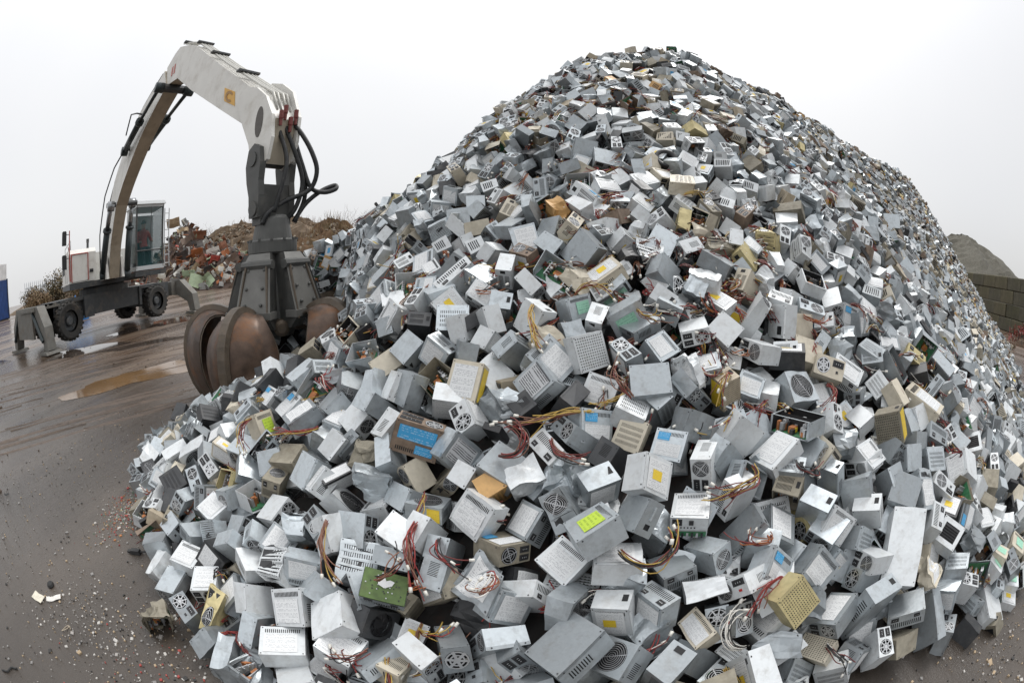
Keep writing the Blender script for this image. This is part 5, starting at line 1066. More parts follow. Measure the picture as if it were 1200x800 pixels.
def litter():
    """crumbs of plastic, foil and cable trodden into the yard round the heap's toe"""
    mb = MB(); g = np.random.default_rng(4); pal = list(range(8)); n_ = 0
    while n_ < 4200:
        u = g.random()
        if u < .24: x, y = g.normal(-2.48, .13), g.normal(1.62, .22); col = g.choice([0, 1, 2, 3, 3, 4, 5, 0, 6])
        elif u < .30: x, y = g.normal(-1.95, .3), g.normal(.55, .16) ; col = g.choice([3, 3, 4, 5, 7, 2])
        elif u < .38: x, y = g.normal(-1.3, .3), g.normal(.55, .25); col = g.choice([3, 3, 4, 5, 7, 2, 0])
        elif u < .46: x, y = g.normal(2.1, .5), g.normal(-.1, .2); col = g.choice([3, 4, 5, 7, 2, 2])
        else: x, y = g.uniform(-4.6, 3.2), g.uniform(-.6, 3.2); col = g.choice([4, 5, 5, 5, 7, 7, 2, 2])
        if heap_h(x, y) > .05: continue
        n_ += 1; s = np.exp(g.normal(-5.75, .55)); a = g.uniform(0, pi); ca, sa = cos(a) * s, sin(a) * s; rr = g.uniform(.3, 1.3); z = .004 + s * .25
        c = lambda p, q_: (x + p * ca - q_ * sa * rr, y + p * sa + q_ * ca * rr)
        P = [c(-1, -1), c(1, -.8), c(.8, 1), c(-.9, .7)]; i = len(mb.v); t_ = g.normal(0, s * .3)
        mb.v.extend([(px, py, .0) for px, py in P]); mb.v.extend([(px, py, max(.003, z + t_ * (k - 1.5) * .5)) for k, (px, py) in enumerate(P)])
        for f in ((4, 5, 6, 7), (0, 1, 5, 4), (1, 2, 6, 5), (2, 3, 7, 6), (3, 0, 4, 7)): mb.f.append(tuple(i + k for k in f)); mb.m.append(int(col))
    ms = [mat('litter_' + n, c, .6, 0, .15) for n, c in (('red', (.30, .05, .04)), ('orange', (.42, .17, .06)), ('tan', (.36, .27, .17)), ('white', (.45, .43, .40)), ('pale', (.30, .28, .26)), ('grey', (.22, .21, .2)), ('green', (.08, .2, .12)), ('dark', (.03, .028, .026)))]
    tag(link('litter', mb.mesh('litter', ms)), 'crumbs of plastic, metal and cable scattered on the wet ground', 'litter', None, 'stuff')
litter()
def ray_ground(px, py, z=0.):
    """the point of the yard seen at a place in the photograph (used once, to read off where small finds lie)"""
    F = 510.; dx, dy = (px - 600) / F, (400 - py) / F; r = math.hypot(dx, dy); th = 2 * math.asin(r / 2); s = sin(th) / r; X, up, fw = dx * s, dy * s, cos(th)
    p = radians(PITCH); d = (X, fw * cos(p) + up * sin(p), up * cos(p) - fw * sin(p)); k = (z - CAMH) / d[2]; return d[0] * k, d[1] * k
def scrap_bits():
    defs = [('card_scrap', 46, 701, (.055, .03), 10, (.62, .58, .48), 'pale yellowish card scrap lying flat on the open ground, with red crumbs', 'card'), ('card_scrap', 64, 702, (.06, .018), 50, (.66, .64, .60), 'narrow white strip of card on the open ground, beside the yellowish scrap', 'card'),
            ('rubber_lump', 60, 686, (.03, .03), 0, (.015, .015, .015), 'round black rubber lump on the ground above the card scraps', 'rubber'), ('wire_curl', 78, 737, (.05, .03), 30, (.40, .34, .26), 'tan curl of wire lying on the ground below the card scraps', 'wire'),
            ('plastic_chip', 248, 743, (.035, .015), 5, (.50, .20, .07), 'orange plastic chip on the ground, below the crumpled tan case', 'plastic'), ('cable_end', 12, 785, (.07, .012), 60, (.02, .02, .02), 'short black cable end on the ground in the lower left corner', 'cable'),
            ('plug_connector', 160, 648, (.05, .025), 20, (.025, .025, .025), 'black plug connector on the ground left of the heap', 'plug'), ('plastic_chip', 8, 580, (.03, .012), 40, (.02, .02, .02), 'dark chip on the open ground at the left edge', 'plastic')]
    for n, px, py, (a, b), rz, col, lab, cat in defs:
        x, y = ray_ground(px, py); mb = MB(); c_, s_ = cos(radians(rz)), sin(radians(rz)); M = np.array([[c_, -s_, 0], [s_, c_, 0], [0, 0, 1]])
        if n == 'wire_curl':
            mb.tube([tuple(M @ np.array([a * .7 * cos(t) * (1 - t * .06), b * .8 * sin(t * 1.3), .005 + .004 * sin(t * 2)])) for t in np.linspace(0, 7, 26)], .0022, 0, 5)
        elif n == 'rubber_lump': mb.lathe([(0, 0), (.026, .0), (.03, .008), (.024, .02), (.01, .025), (0, .024)], (0, 0, 0), (0, 0, 1), 0, 14)
        elif n == 'cable_end': mb.tube([tuple(M @ np.array([a * t, .01 * sin(t * 5), .007])) for t in np.linspace(-1, 1, 9)], .006, 0, 6)
        elif n == 'plug_connector':
            mb.box((0, 0, .014), (a * 1.6, b * 1.5, .026), 0, M, .85); mb.tube([tuple(M @ np.array(p)) for p in ((.04, 0, .014), (.07, .01, .012), (.1, .03, .006), (.13, .03, .006))], .005, 0, 6); mb.box(tuple(M @ np.array([-.05, 0, .012])), (.03, b, .012), 0, M)
        else:
            n_ = 7; 
            for i in range(n_):
                u0, u1 = -1 + 2 * i / n_, -1 + 2 * (i + 1) / n_; z = lambda u: .006 + .006 * (u * u) + .003 * sin(u * 4)
                P = [(a * u0, -b, z(u0)), (a * u1, -b, z(u1)), (a * u1, b, z(u1) + .004), (a * u0, b, z(u0) + .004)]; mb.prism([tuple(M @ np.array(p)) for p in P], (0, 0, -.0012), (0, 0, .0012), 0)
        o = link(n, mb.mesh(n, [mat('scrap_' + lab.split()[0] + '_' + lab.split()[1], col, .6, 0, .2, 60)]), None, (x, y, .0)); tag(o, lab, cat)
scrap_bits()

def mud_streaks():
    """low ridges of mud squeezed up by tyres along the lane, and clods dropped beside them"""
    g = np.random.default_rng(55); mb = MB(); d = np.array([.56, .83]); nn = np.array([-.83, .56])
    for k in range(120):
        c = np.array([-6.5, 5.0]) + d * g.normal(0, 4.0) + nn * g.choice([-2.6, -1.3, -.2, 1.2, 2.6]) + nn * g.normal(0, .28)
        if heap_h(c[0], c[1]) > -.05 or np.hypot(*(c - [-5.6, 4.6])) < 1.3: continue
        L = g.uniform(.4, 2.2); n = 9; w_ = g.uniform(.015, .05); h = g.uniform(.004, .013); bend = g.normal(0, .05); i = len(mb.v)
        for j in range(n):
            t = j / (n - 1) * 2 - 1; p = c + d * t * L + nn * (bend * t * t + g.normal(0, .012)); ww = w_ * (1 - t * t * .9) * g.uniform(.6, 1.3)
            for (o, z) in ((-1, 0), (-.3, h * g.uniform(.4, 1.2)), (.4, h * g.uniform(.4, 1.2)), (1, 0)): mb.v.append((p[0] + nn[0] * o * ww, p[1] + nn[1] * o * ww, z))
        for j in range(n - 1):
            for q in range(3): a = i + j * 4 + q; mb.f.append((a, a + 1, a + 5, a + 4)[::-1]); mb.m.append(0)
    for k in range(900):
        c = np.array([-6.5, 5.0]) + d * g.normal(0, 4.2) + nn * g.normal(0, 2.4)
        if heap_h(c[0], c[1]) > -.05: continue
        s = np.exp(g.normal(-4.6, .5)); mb.box((c[0], c[1], s * .3), (s, s * g.uniform(.6, 1.6), s * .8), 0, np.array([[.8, -.6, 0], [.6, .8, 0], [0, 0, 1.]]), .6)
    tag(link('mud_streaks', mb.mesh('mud_streaks', [mat('lane_mud', (.085, .058, .04), .45, 0, .3, 12, dirt=.5, dirtcol=(.05, .034, .024))], smooth=True)), 'low ridges and clods of mud left by tyres on the wet yard', 'mud', None, 'stuff')
mud_streaks()
# ------------------------------------------------------------------ wheeled handling machine
C0 = np.array([-13.1, 8.9]); G0 = np.array([-2.58, 4.17]); HD = (G0 - C0) / np.linalg.norm(G0 - C0); NR = np.array([-HD[1], HD[0]])
def pw(s, l, z): return (C0[0] + HD[0] * s + NR[0] * l, C0[1] + HD[1] * s + NR[1] * l, z)
HD3 = np.array([HD[0], HD[1], 0]); NR3 = np.array([NR[0], NR[1], 0]); MU = np.stack([HD3, NR3, np.array([0, 0, 1.])], 1)
WHT = mat('worn_white_paint', (.74, .725, .68), .45, 0, .06, 4, dirt=.42, dirtcol=(.38, .33, .26), dscale=3)
BEI = mat('dusty_beige_paint', (.44, .385, .30), .55, 0, .12, 5, dirt=.6, dirtcol=(.22, .18, .13), dscale=3)
CHA = mat('dark_chassis_paint', (.055, .06, .063), .5, 0, .2, 6, dirt=.7, dirtcol=(.16, .135, .11), dscale=3)
GRY = mat('muddy_grey_paint', (.15, .145, .13), .6, 0, .2, 6, dirt=.7, dirtcol=(.15, .12, .09), dscale=4)
CYL = mat('dark_cylinder', (.03, .042, .045), .38, .2, .2, 8, dirt=.4, dirtcol=(.12, .11, .1), dscale=5)
ROD = mat('steel_rod', (.30, .31, .32), .25, .8, .1)
TYRE = mat('tyre_rubber', (.035, .034, .032), .75, 0, .2, 10, dirt=.85, dirtcol=(.14, .115, .09), dscale=4, bump=.1, bscale=30)
RIM = mat('rim_grey', (.075, .082, .088), .5, .1, .2, 8, dirt=.6, dirtcol=(.17, .14, .11), dscale=6)
GLS = mat('cab_glass', (.03, .10, .105), .06, 0, .1, 3, spec=.8)
GLS.node_tree.nodes['Principled BSDF'].inputs['Alpha'].default_value = .32
CABG = mat('cab_grey_paint', (.55, .57, .58), .4, 0, .08, 4, dirt=.4, dirtcol=(.35, .33, .3), dscale=4)
RED = mat('red_paint', (.38, .06, .045), .5, 0, .15); RUB = mat('hose_rubber', (.018, .019, .02), .5, 0, .25, 20, dirt=.5, dirtcol=(.09, .085, .08))
ORG = mat('orange_decal', (.72, .40, .07), .5, 0, .06); DKO = mat('decal_ink', (.36, .19, .05), .5, 0, .05)
ex = thing('handling_machine', (C0[0], C0[1], 0), 'white and grey wheeled scrap handling machine with long bent boom, stabilisers down', 'excavator')
def epart(name, mb, m, parent=None, smooth=False): return part(name, mb, m, ex, smooth, parent)
# undercarriage (axis along +Y)
UX = -13.1
mb = MB(); mb.box((UX, 8.7, .98), (1.6, 6.0, .56)); mb.box((UX, 8.7, 1.22), (1.9, 4.6, .10)); mb.box((UX + .86, 8.75, .93), (.16, 2.5, .50)); mb.box((UX - .86, 8.75, .93), (.16, 2.5, .50))
mb.box((UX, 6.65, .68), (2.0, .3, .3)); mb.box((UX, 10.72, .68), (2.0, .3, .3)); mb.box((UX + .95, 7.55, .95), (.1, .4, .62)); mb.box((UX + .95, 10.0, .95), (.1, .12, .6))
epart('chassis', mb, CHA)
mb = MB()
mb.box((UX + .3, 6.2, 1.17), (1.2, 2.0, .06)); dk = epart('step_deck', mb, GRY); mb = MB()
for k in range(7): mb.box((UX + .30, 7.1 - .3 * k, 1.222), (1.1, .06, .04)); mb.cut()
pieces('step_slat', mb, GRY, ex, False, dk)
mb = MB(); mb.lathe([(0, 1.26), (1.0, 1.26), (1.0, 1.45), (.85, 1.46), (.85, 1.55), (0, 1.55)], (*C0, 0), (0, 0, 1), 0, 28); epart('slewing_ring', mb, CHA)
def wheel_meshes():
    t = MB(); prof = [(.30, -.20), (.46, -.22), (.50, -.20), (.525, -.14), (.525, .14), (.50, .20), (.46, .22), (.30, .20)]; t.lathe(prof, (0, 0, 0), (1, 0, 0), 0, 36)
    for k in range(22):
        a = 2 * pi * k / 22
        for sg in (-1, 1):
            aa = a + (.14 if sg > 0 else 0); M = np.array([[1, 0, 0], [0, cos(aa), -sin(aa)], [0, sin(aa), cos(aa)]]); t.box(tuple(M @ np.array([sg * .11, 0, .53])), (.19, .07, .035), 0, M)
    r = MB(); r.lathe([(.31, -.2), (.31, .06), (.27, .10), (.24, .04), (.15, .03), (.14, .12), (.10, .15), (0, .15)], (0, 0, 0), (1, 0, 0), 0, 28)
    for k in range(10): a = 2 * pi * k / 10; r.lathe([(.014, .03), (.014, .06), (0, .06)], (0, .2 * cos(a), .2 * sin(a)), (1, 0, 0), 0, 6)
    h = MB(); h.lathe([(0, -.2), (.12, -.2), (.12, 0), (0, 0)], (0, 0, 0), (1, 0, 0), 0, 14)
    return h.mesh('hub', [CHA]), t.mesh('tyre', [TYRE]), r.mesh('rim', [RIM])
hubm, tyrem, rimm = wheel_meshes()
for sx, wy in ((1, 6.6), (1, 10.72), (-1, 6.6), (-1, 10.72)):
    h = link('wheel', hubm, ex, (UX + sx * 1.0 - C0[0], wy - C0[1], .675)); h.rotation_euler = (wy, 0, 0 if sx > 0 else pi)
    link('tyre', tyrem, h); link('rim', rimm, h)
def outrigger(sx, ey, sy):
    mb = MB(); x0, x1 = UX + sx * .6, UX + sx * (1.5 if sy < 0 else 1.7); y = ey
    mb.prism([(x0, y, .72), (x0, y, 1.24), (UX + sx * 1.05, y, 1.26), (x1 + sx * .05, y, .72), (x1 + sx * .16, y, .12), (x1 - sx * .14, y, .12), (x1 - sx * .25, y, .45), (UX + sx * .9, y, .70)], (0, -.16, 0), (0, .16, 0))
    o = epart('outrigger', mb, GRY)
    mb = MB(); mb.prism([(x1 - .30, y, .03), (x1 + .30, y, .03), (x1 + .22, y, .10), (x1 - .22, y, .10)], (0, -.3, 0), (0, .3, 0)); mb.box((x1, y, .14), (.14, .3, .12)); epart('foot_plate', mb, GRY, o)
    mb = MB(); mb.tube([(x0 + sx * .1, y + sy * .2, 1.1), (x1 - sx * .1, y + sy * .2, .36)], .06, 0, 8); epart('cylinder', mb, CYL, o)
for sx in (1, -1): outrigger(sx, 5.5, -1); outrigger(sx, 12.3, 1)
mb = MB(); mb.box((UX, 5.72, .98), (1.6, .8, .56)); mb.box((UX, 5.29, .82), (1.5, .08, .80)); mb.cut(); mb.box((UX, 12.2, .98), (1.6, .6, .5)); pieces('end_beam', mb, GRY, ex)
# upper works
mb = MB(); mb.box(pw(-.7, -.1, 1.58), (3.9, 2.8, .16), 0, MU); mb.box(pw(1.5, 1.25, 1.62), (2.1, 1.1, .14), 0, MU); epart('deck_frame', mb, CHA)
mb = MB()
mb.prism([pw(-2.7, 0, 1.68), pw(.95, 0, 1.68), pw(.95, 0, 2.55), pw(.75, 0, 2.68), pw(-2.5, 0, 2.70), pw(-2.7, 0, 2.55)], tuple(NR3 * -1.48), tuple(NR3 * -.42))
mb.prism([pw(-2.7, 0, 1.68), pw(-.6, 0, 1.68), pw(-.6, 0, 2.62), pw(-2.5, 0, 2.62), pw(-2.7, 0, 2.5)], tuple(NR3 * -.418), tuple(NR3 * 1.3)); hood = epart('engine_hood', mb, WHT)
mb = MB(); mb.box(pw(.965, -1.05, 2.12), (.03, .62, .80), 0, MU); d = epart('hood_door', mb, WHT, hood)
mb = MB()
for a, b in (((-1.37, 1.71), (-1.37, 2.53)), ((-.73, 1.71), (-.73, 2.53)), ((-1.37, 2.53), (-.73, 2.53))): mb.tube([pw(.99, a[0], a[1]), pw(.99, b[0], b[1])], .018, 0, 5)
epart('red_edge_trim', mb, RED, hood)
mb = MB(); mb.box(pw(.98, -.60, 1.98), (.03, .14, .10), 0, MU); epart('door_latch', mb, PLASTIC, hood)
mb = MB(); mb.lathe([(0, 0), (.05, 0), (.05, .3), (.06, .3), (.06, .42), (0, .42)], pw(-.4, -.55, 2.66), (0, 0, 1), 0, 10); epart('exhaust_pipe', mb, CHA)
mb = MB()
for k in range(8): mb.box(pw(-2.3 + .16 * k, -1.485, 2.25), (.09, .02, .42), 0, MU); mb.cut()
pieces('hood_louvre', mb, CHA, ex, False, hood)
mb = MB()
for s_ in (-.75, .05): mb.box(pw(s_, -1.483, 2.15), (.02, .012, .84), 0, MU); mb.cut()
for l_ in (-.68,): mb.box(pw(-.1, l_, 2.69), (1.6, .02, .012), 0, MU); mb.cut()
pieces('panel_seam', mb, CHA, ex, False, hood)
mb = MB(); mb.tube([pw(.9, -1.4, 2.68), pw(.9, -1.4, 2.95), pw(-1.8, -1.4, 2.95), pw(-1.8, -1.4, 2.7)], .018, 0, 5); epart('handrail', mb, CABG, hood, True)
mb = MB(); mb.tube([pw(1.0, -1.44, 1.75), pw(1.02, -1.46, 3.25)], .022, 0, 6); mb.tube([pw(1.02, -1.45, 2.55), pw(1.2, -1.52, 2.75)], .014, 0, 5); epart('mirror_mast', mb, RED)
for z in (2.32, 3.02):
    mb = MB(); mb.box(pw(1.05, -1.66, z), (.07, .17, .40), 0, MU); mb.box(pw(1.05, -1.66, z + .21), (.05, .13, .03), 0, MU); mb.tube([pw(1.03, -1.46, z + .12), pw(1.04, -1.6, z + .12)], .012, 0, 5); epart('mirror', mb, PLASTIC)
# cab
c0, c1, l0, l1, z0, z1 = 1.15, 2.5, .74, 1.74, 1.72, 3.72
mb = MB(); mb.box(pw((c0 + c1) / 2, (l0 + l1) / 2, z0 + .06), (c1 - c0, l1 - l0, .12), 0, MU); mb.box(pw(c0 + .05, (l0 + l1) / 2, 2.6), (.1, l1 - l0, 1.7), 0, MU)
mb.prism([pw(c0, 0, z0 + .1), pw(c0 + .62, 0, z0 + .1), pw(c0 + .50, 0, 2.5), pw(c0 + .55, 0, 3.55), pw(c0, 0, 3.55)], tuple(NR3 * l0), tuple(NR3 * (l0 + .07))); cab = epart('cab', mb, CABG)
mb = MB(); mb.box(pw((c0 + c1) / 2, (l0 + l1) / 2, z1 - .05), (c1 - c0 + .12, l1 - l0 + .1, .10), 0, MU, .93); mb.box(pw((c0 + c1) / 2, (l0 + l1) / 2, z1 - .14), (c1 - c0, l1 - l0, .08), 0, MU); epart('cab_roof', mb, CABG, cab)
mb = MB()
for l in (l0 + .03, l1 - .03):
    mb.tube([pw(c1 - .03, l, z0 + .05), pw(c1 - .03, l, z1 - .14)], .035, 0, 6)
mb.tube([pw(c1 - .02, l0, 2.28), pw(c1 - .02, l1, 2.28)], .022, 0, 6); mb.tube([pw(c1 - .02, (l0 + l1) / 2 + .05, 2.28), pw(c1 - .02, (l0 + l1) / 2 + .05, z1 - .14)], .012, 0, 5); epart('window_frame', mb, CHA, cab)
mb = MB(); mb.box(pw(c1 - .03, (l0 + l1) / 2, 2.03), (.015, l1 - l0 - .08, .46), 0, MU); mb.cut(); mb.box(pw(c1 - .03, (l0 + l1) / 2, 2.93), (.015, l1 - l0 - .08, 1.24), 0, MU); pieces('windscreen', mb, GLS, ex, False, cab)
mb = MB(); mb.box(pw(c0 + .95, l0 + .03, 2.75), (.72, .015, 1.6), 0, MU); mb.cut(); mb.box(pw(c0 + .68, l1 - .02, 2.7), (1.1, .015, 1.7), 0, MU); pieces('side_window', mb, GLS, ex, False, cab)
mb = MB(); mb.box(pw(c0 + .45, 1.24, 2.05), (.5, .5, .5), 0, MU); mb.box(pw(c0 + .25, 1.24, 2.6), (.14, .46, .8), 0, MU); epart('operator_seat', mb, PLASTIC, cab)
mb = MB()
for l in (l1 + .10, l1 + .26): mb.tube([pw(c1 - .2, l, 1.75), pw(c1 - .2, l, 3.5)], .018, 0, 5)
for k in range(7): mb.tube([pw(c1 - .2, l1 + .10, 1.85 + .25 * k), pw(c1 - .2, l1 + .26, 1.85 + .25 * k)], .014, 0, 5)
epart('cab_ladder', mb, CABG, cab)
# boom: a bent box section, pale on its flank and dusty beige beneath
def boxsection(back, front, l, mside, mfront, name):
    poly = [(s, z) for s, z in back] + [(s, z) for s, z in front[::-1]]; n = len(poly); mb = MB()
    A = [pw(s, -l, z) for s, z in poly]; B = [pw(s, l, z) for s, z in poly]; i = len(mb.v); mb.v.extend(A + B); nb = len(back)
    ks = min(len(back), len(front))
    bk = list(range(nb)); fr = list(range(n - 1, nb - 1, -1))
    a = b = 0
    while a < nb - 1 or b < len(fr) - 1:      # side faces as a strip between both edges
        if b >= len(fr) - 1 or (a < nb - 1 and a / (nb - 1) <= b / (len(fr) - 1)): tri = (bk[a], bk[a + 1], fr[b]); a += 1
        else: tri = (bk[a], fr[b + 1], fr[b]); b += 1
        mb.f.append(tuple(i + t for t in tri)); mb.m.append(0); mb.f.append(tuple(i + n + t for t in tri[::-1])); mb.m.append(0)
    for k in range(n):
        j = (k + 1) % n; mb.f.append((i + k, i + n + k, i + n + j, i + j)); mb.m.append(0 if k < nb - 1 else 1)
    return epart(name, mb, [mside, mfront])
boom = boxsection([(1.05, 1.75), (1.67, 2.43), (2.31, 3.58), (2.87, 4.24), (3.99, 4.91), (5.23, 5.44), (6.46, 5.69), (6.80, 5.78)], [(2.3, 1.62), (2.7, 2.5), (3.45, 3.47), (4.12, 3.85), (5.71, 4.64), (6.87, 5.10), (7.2, 5.24)], .185, WHT, BEI, 'boom')
mb = MB()
for l in (-.27, .27): mb.prism([pw(.9, l, 1.62), pw(2.6, l, 1.62), pw(2.4, l, 2.2), pw(1.8, l, 2.4), pw(1.2, l, 2.1)], tuple(NR3 * -.04), tuple(NR3 * .04)); mb.cut()
pieces('boom_bracket', mb, WHT, ex)
def ram(a, b, f, r, par, rl=.55):
    a, b = np.array(a), np.array(b); mb = MB(); m = a + (b - a) * f; mb.tube([a, m], r, 0, 10); mb.tube([m - (b - a) * .03, m], r * 1.35, 0, 10); mb.lathe([(0, -.09), (r * 1.3, -.09), (r * 1.3, .09), (0, .09)], a, NR3, 0, 10)
    o = epart('hydraulic_cylinder', mb, CYL, par, True); mb = MB(); mb.tube([m, b], r * rl, 0, 8); mb.lathe([(0, -.1), (r * 1.3, -.1), (r * 1.3, .1), (0, .1)], b, NR3, 0, 10); o2 = epart('piston_rod', mb, CYL if r < .1 else ROD, par, True)
ram(pw(2.15, -.38, 1.75), pw(3.55, -.38, 3.44), .68, .105, boom, .7); ram(pw(2.48, .42, 1.68), pw(3.12, .42, 3.57), .68, .105, boom, .7)
ram(pw(4.62, -.34, 4.59), pw(7.2, -.34, 5.20), .52, .085, boom); ram(pw(4.57, .34, 4.74), pw(7.33, .34, 5.14), .55, .085, boom)
mb = MB(); mb.tube([pw(3.35, -.48, 3.5), pw(3.35, .52, 3.54)], .07, 0, 8); mb.cut(); mb.tube([pw(4.6, -.42, 4.66), pw(4.6, .42, 4.72)], .06, 0, 8); mb.cut(); mb.tube([pw(7.22, -.42, 5.2), pw(7.22, .42, 5.2)], .09, 0, 10); pieces('pivot_pin', mb, CHA, ex, False, boom)
mb = MB()
for dl, dz in ((-.12, .05), (-.01, .06), (.1, .05)):
    mb.tube([pw(1.0, dl - .1, 1.9), pw(1.5, dl - .10, 2.45), pw(2.2, dl - .06, 3.62 + dz), pw(2.8, dl, 4.3 + dz), pw(3.95, dl, 4.97 + dz), pw(5.2, dl, 5.5 + dz), pw(6.5, dl, 5.8 + dz)], .022, 0, 5); mb.cut()
mb.tube([pw(4.8, -.4, 4.95), pw(5.3, -.46, 5.3), pw(5.8, -.42, 5.15), pw(6.2, -.36, 4.98)], .02, 0, 5); mb.cut(); mb.tube([pw(1.3, -.3, 2.0), pw(1.9, -.42, 2.9), pw(2.6, -.42, 3.9), pw(3.4, -.34, 4.5), pw(4.5, -.34, 4.62)], .022, 0, 5); pieces('boom_hose', mb, RUB, ex, True, boom)
# stick
stick = boxsection([(6.82, 5.85), (7.2, 6.02), (7.46, 6.05), (8.03, 5.80), (8.46, 5.57), (10.02, 4.40), (11.15, 3.58), (11.54, 3.32), (11.70, 3.05)], [(7.12, 5.30), (7.8, 5.17), (8.77, 4.52), (10.24, 3.62), (11.02, 3.15), (11.14, 2.98), (11.24, 2.66), (11.58, 2.55)], .15, WHT, BEI, 'stick')
for l in (-.175, .175):
    pts = [(10.70, 3.62), (11.0, 3.68), (11.25, 3.58), (11.5, 3.38), (11.68, 3.1), (11.72, 2.82), (11.66, 2.58), (11.45, 2.52), (11.30, 2.62), (11.22, 2.85), (11.02, 3.14)]
    if l > 0: pts = [(s + .05 * (z > 2.9), z + .10 * (z > 3.1)) for s, z in pts]
    mb = MB(); mb.prism([pw(s, l, z) for s, z in pts], tuple(NR3 * -.022), tuple(NR3 * .022)); pl = epart('cheek_plate', mb, WHT, stick)
    mb = MB(); mb.prism([pw(11.42 + .08 * cos(t), l + (-.026 if l < 0 else .026), 3.08 + .19 * sin(t)) for t in np.linspace(0, 2 * pi, 17)[:-1]], tuple(NR3 * -.003), tuple(NR3 * .003)); epart('cheek_shade_oval', mb, mat('recess_shade_paint', (.10, .09, .08), .6), stick)  # flat dark oval on the plate, painted as the shade of an opening
q = [(10.22, 3.98), (10.58, 3.78), (10.64, 3.55), (10.28, 3.75)]
mb = MB(); mb.prism([pw(s, 0, z) for s, z in q], tuple(NR3 * -.158), tuple(NR3 * -.153)); dec = epart('decal', mb, ORG, stick)
mb = MB(); cs, cz = 10.43, 3.765
mb.prism([pw(cs + .13 * cos(t), 0, cz + .085 * sin(t) - .06 * cos(t)) for t in np.linspace(.5, 5.4, 12)] + [pw(cs + .07 * cos(t), 0, cz + .045 * sin(t) - .03 * cos(t)) for t in np.linspace(5.2, .7, 10)], tuple(NR3 * -.163), tuple(NR3 * -.160)); epart('decal_emblem', mb, DKO, stick)
mb = MB()
for k in range(2): mb.prism([pw(7.30 + .14 * k, 0, 5.42), pw(7.37 + .14 * k, 0, 5.42), pw(7.31 + .14 * k, 0, 5.66), pw(7.24 + .14 * k, 0, 5.66)], tuple(NR3 * -.157), tuple(NR3 * -.153)); mb.cut()
pieces('warning_stripe', mb, mat('faded_red_print', (.52, .12, .09), .5), ex, False, stick)
mb = MB()
for l in (-.10, -.035, .045, .11): mb.tube([pw(7.5, l, 6.11), pw(8.05, l, 5.86), pw(8.48, l, 5.64), pw(10.04, l, 4.47), pw(11.2, l, 3.64), pw(11.5, l, 3.44), pw(11.62, l * .9, 3.18)], .018, 0, 6); mb.cut()
pieces('hydraulic_pipe', mb, mat('pipe_zinc', (.5, .49, .45), .45, .3, .1), ex, True, stick)
mb = MB()
for s, z in ((7.75, 6.02), (8.6, 5.575), (9.45, 4.94), (10.6, 4.095)): mb.box(pw(s, .0, z), (.09, .36, .03), 0, MU); mb.cut()
pieces('pipe_clamp', mb, CHA, ex, False, stick)
mb = MB(); 
for l, s, z in ((-.09, 11.72, 3.08), (-.02, 11.7, 3.16), (.05, 11.72, 3.02), (.12, 11.72, 3.12)): mb.lathe([(0, -.06), (.028, -.06), (.028, .03), (.02, .05), (.02, .12), (0, .12)], pw(s, l, z), (0, 0, -1), 0, 8); mb.cut()
pieces('red_coupling', mb, mat('coupling_red', (.16, .035, .03), .45, .2, .2), ex, False, stick)
mb = MB(); mb.lathe([(0, -.2), (.10, -.2), (.10, .2), (0, .2)], pw(11.45, 0, 2.64), NR3, 0, 16); epart('stick_pin', mb, CHA, stick)
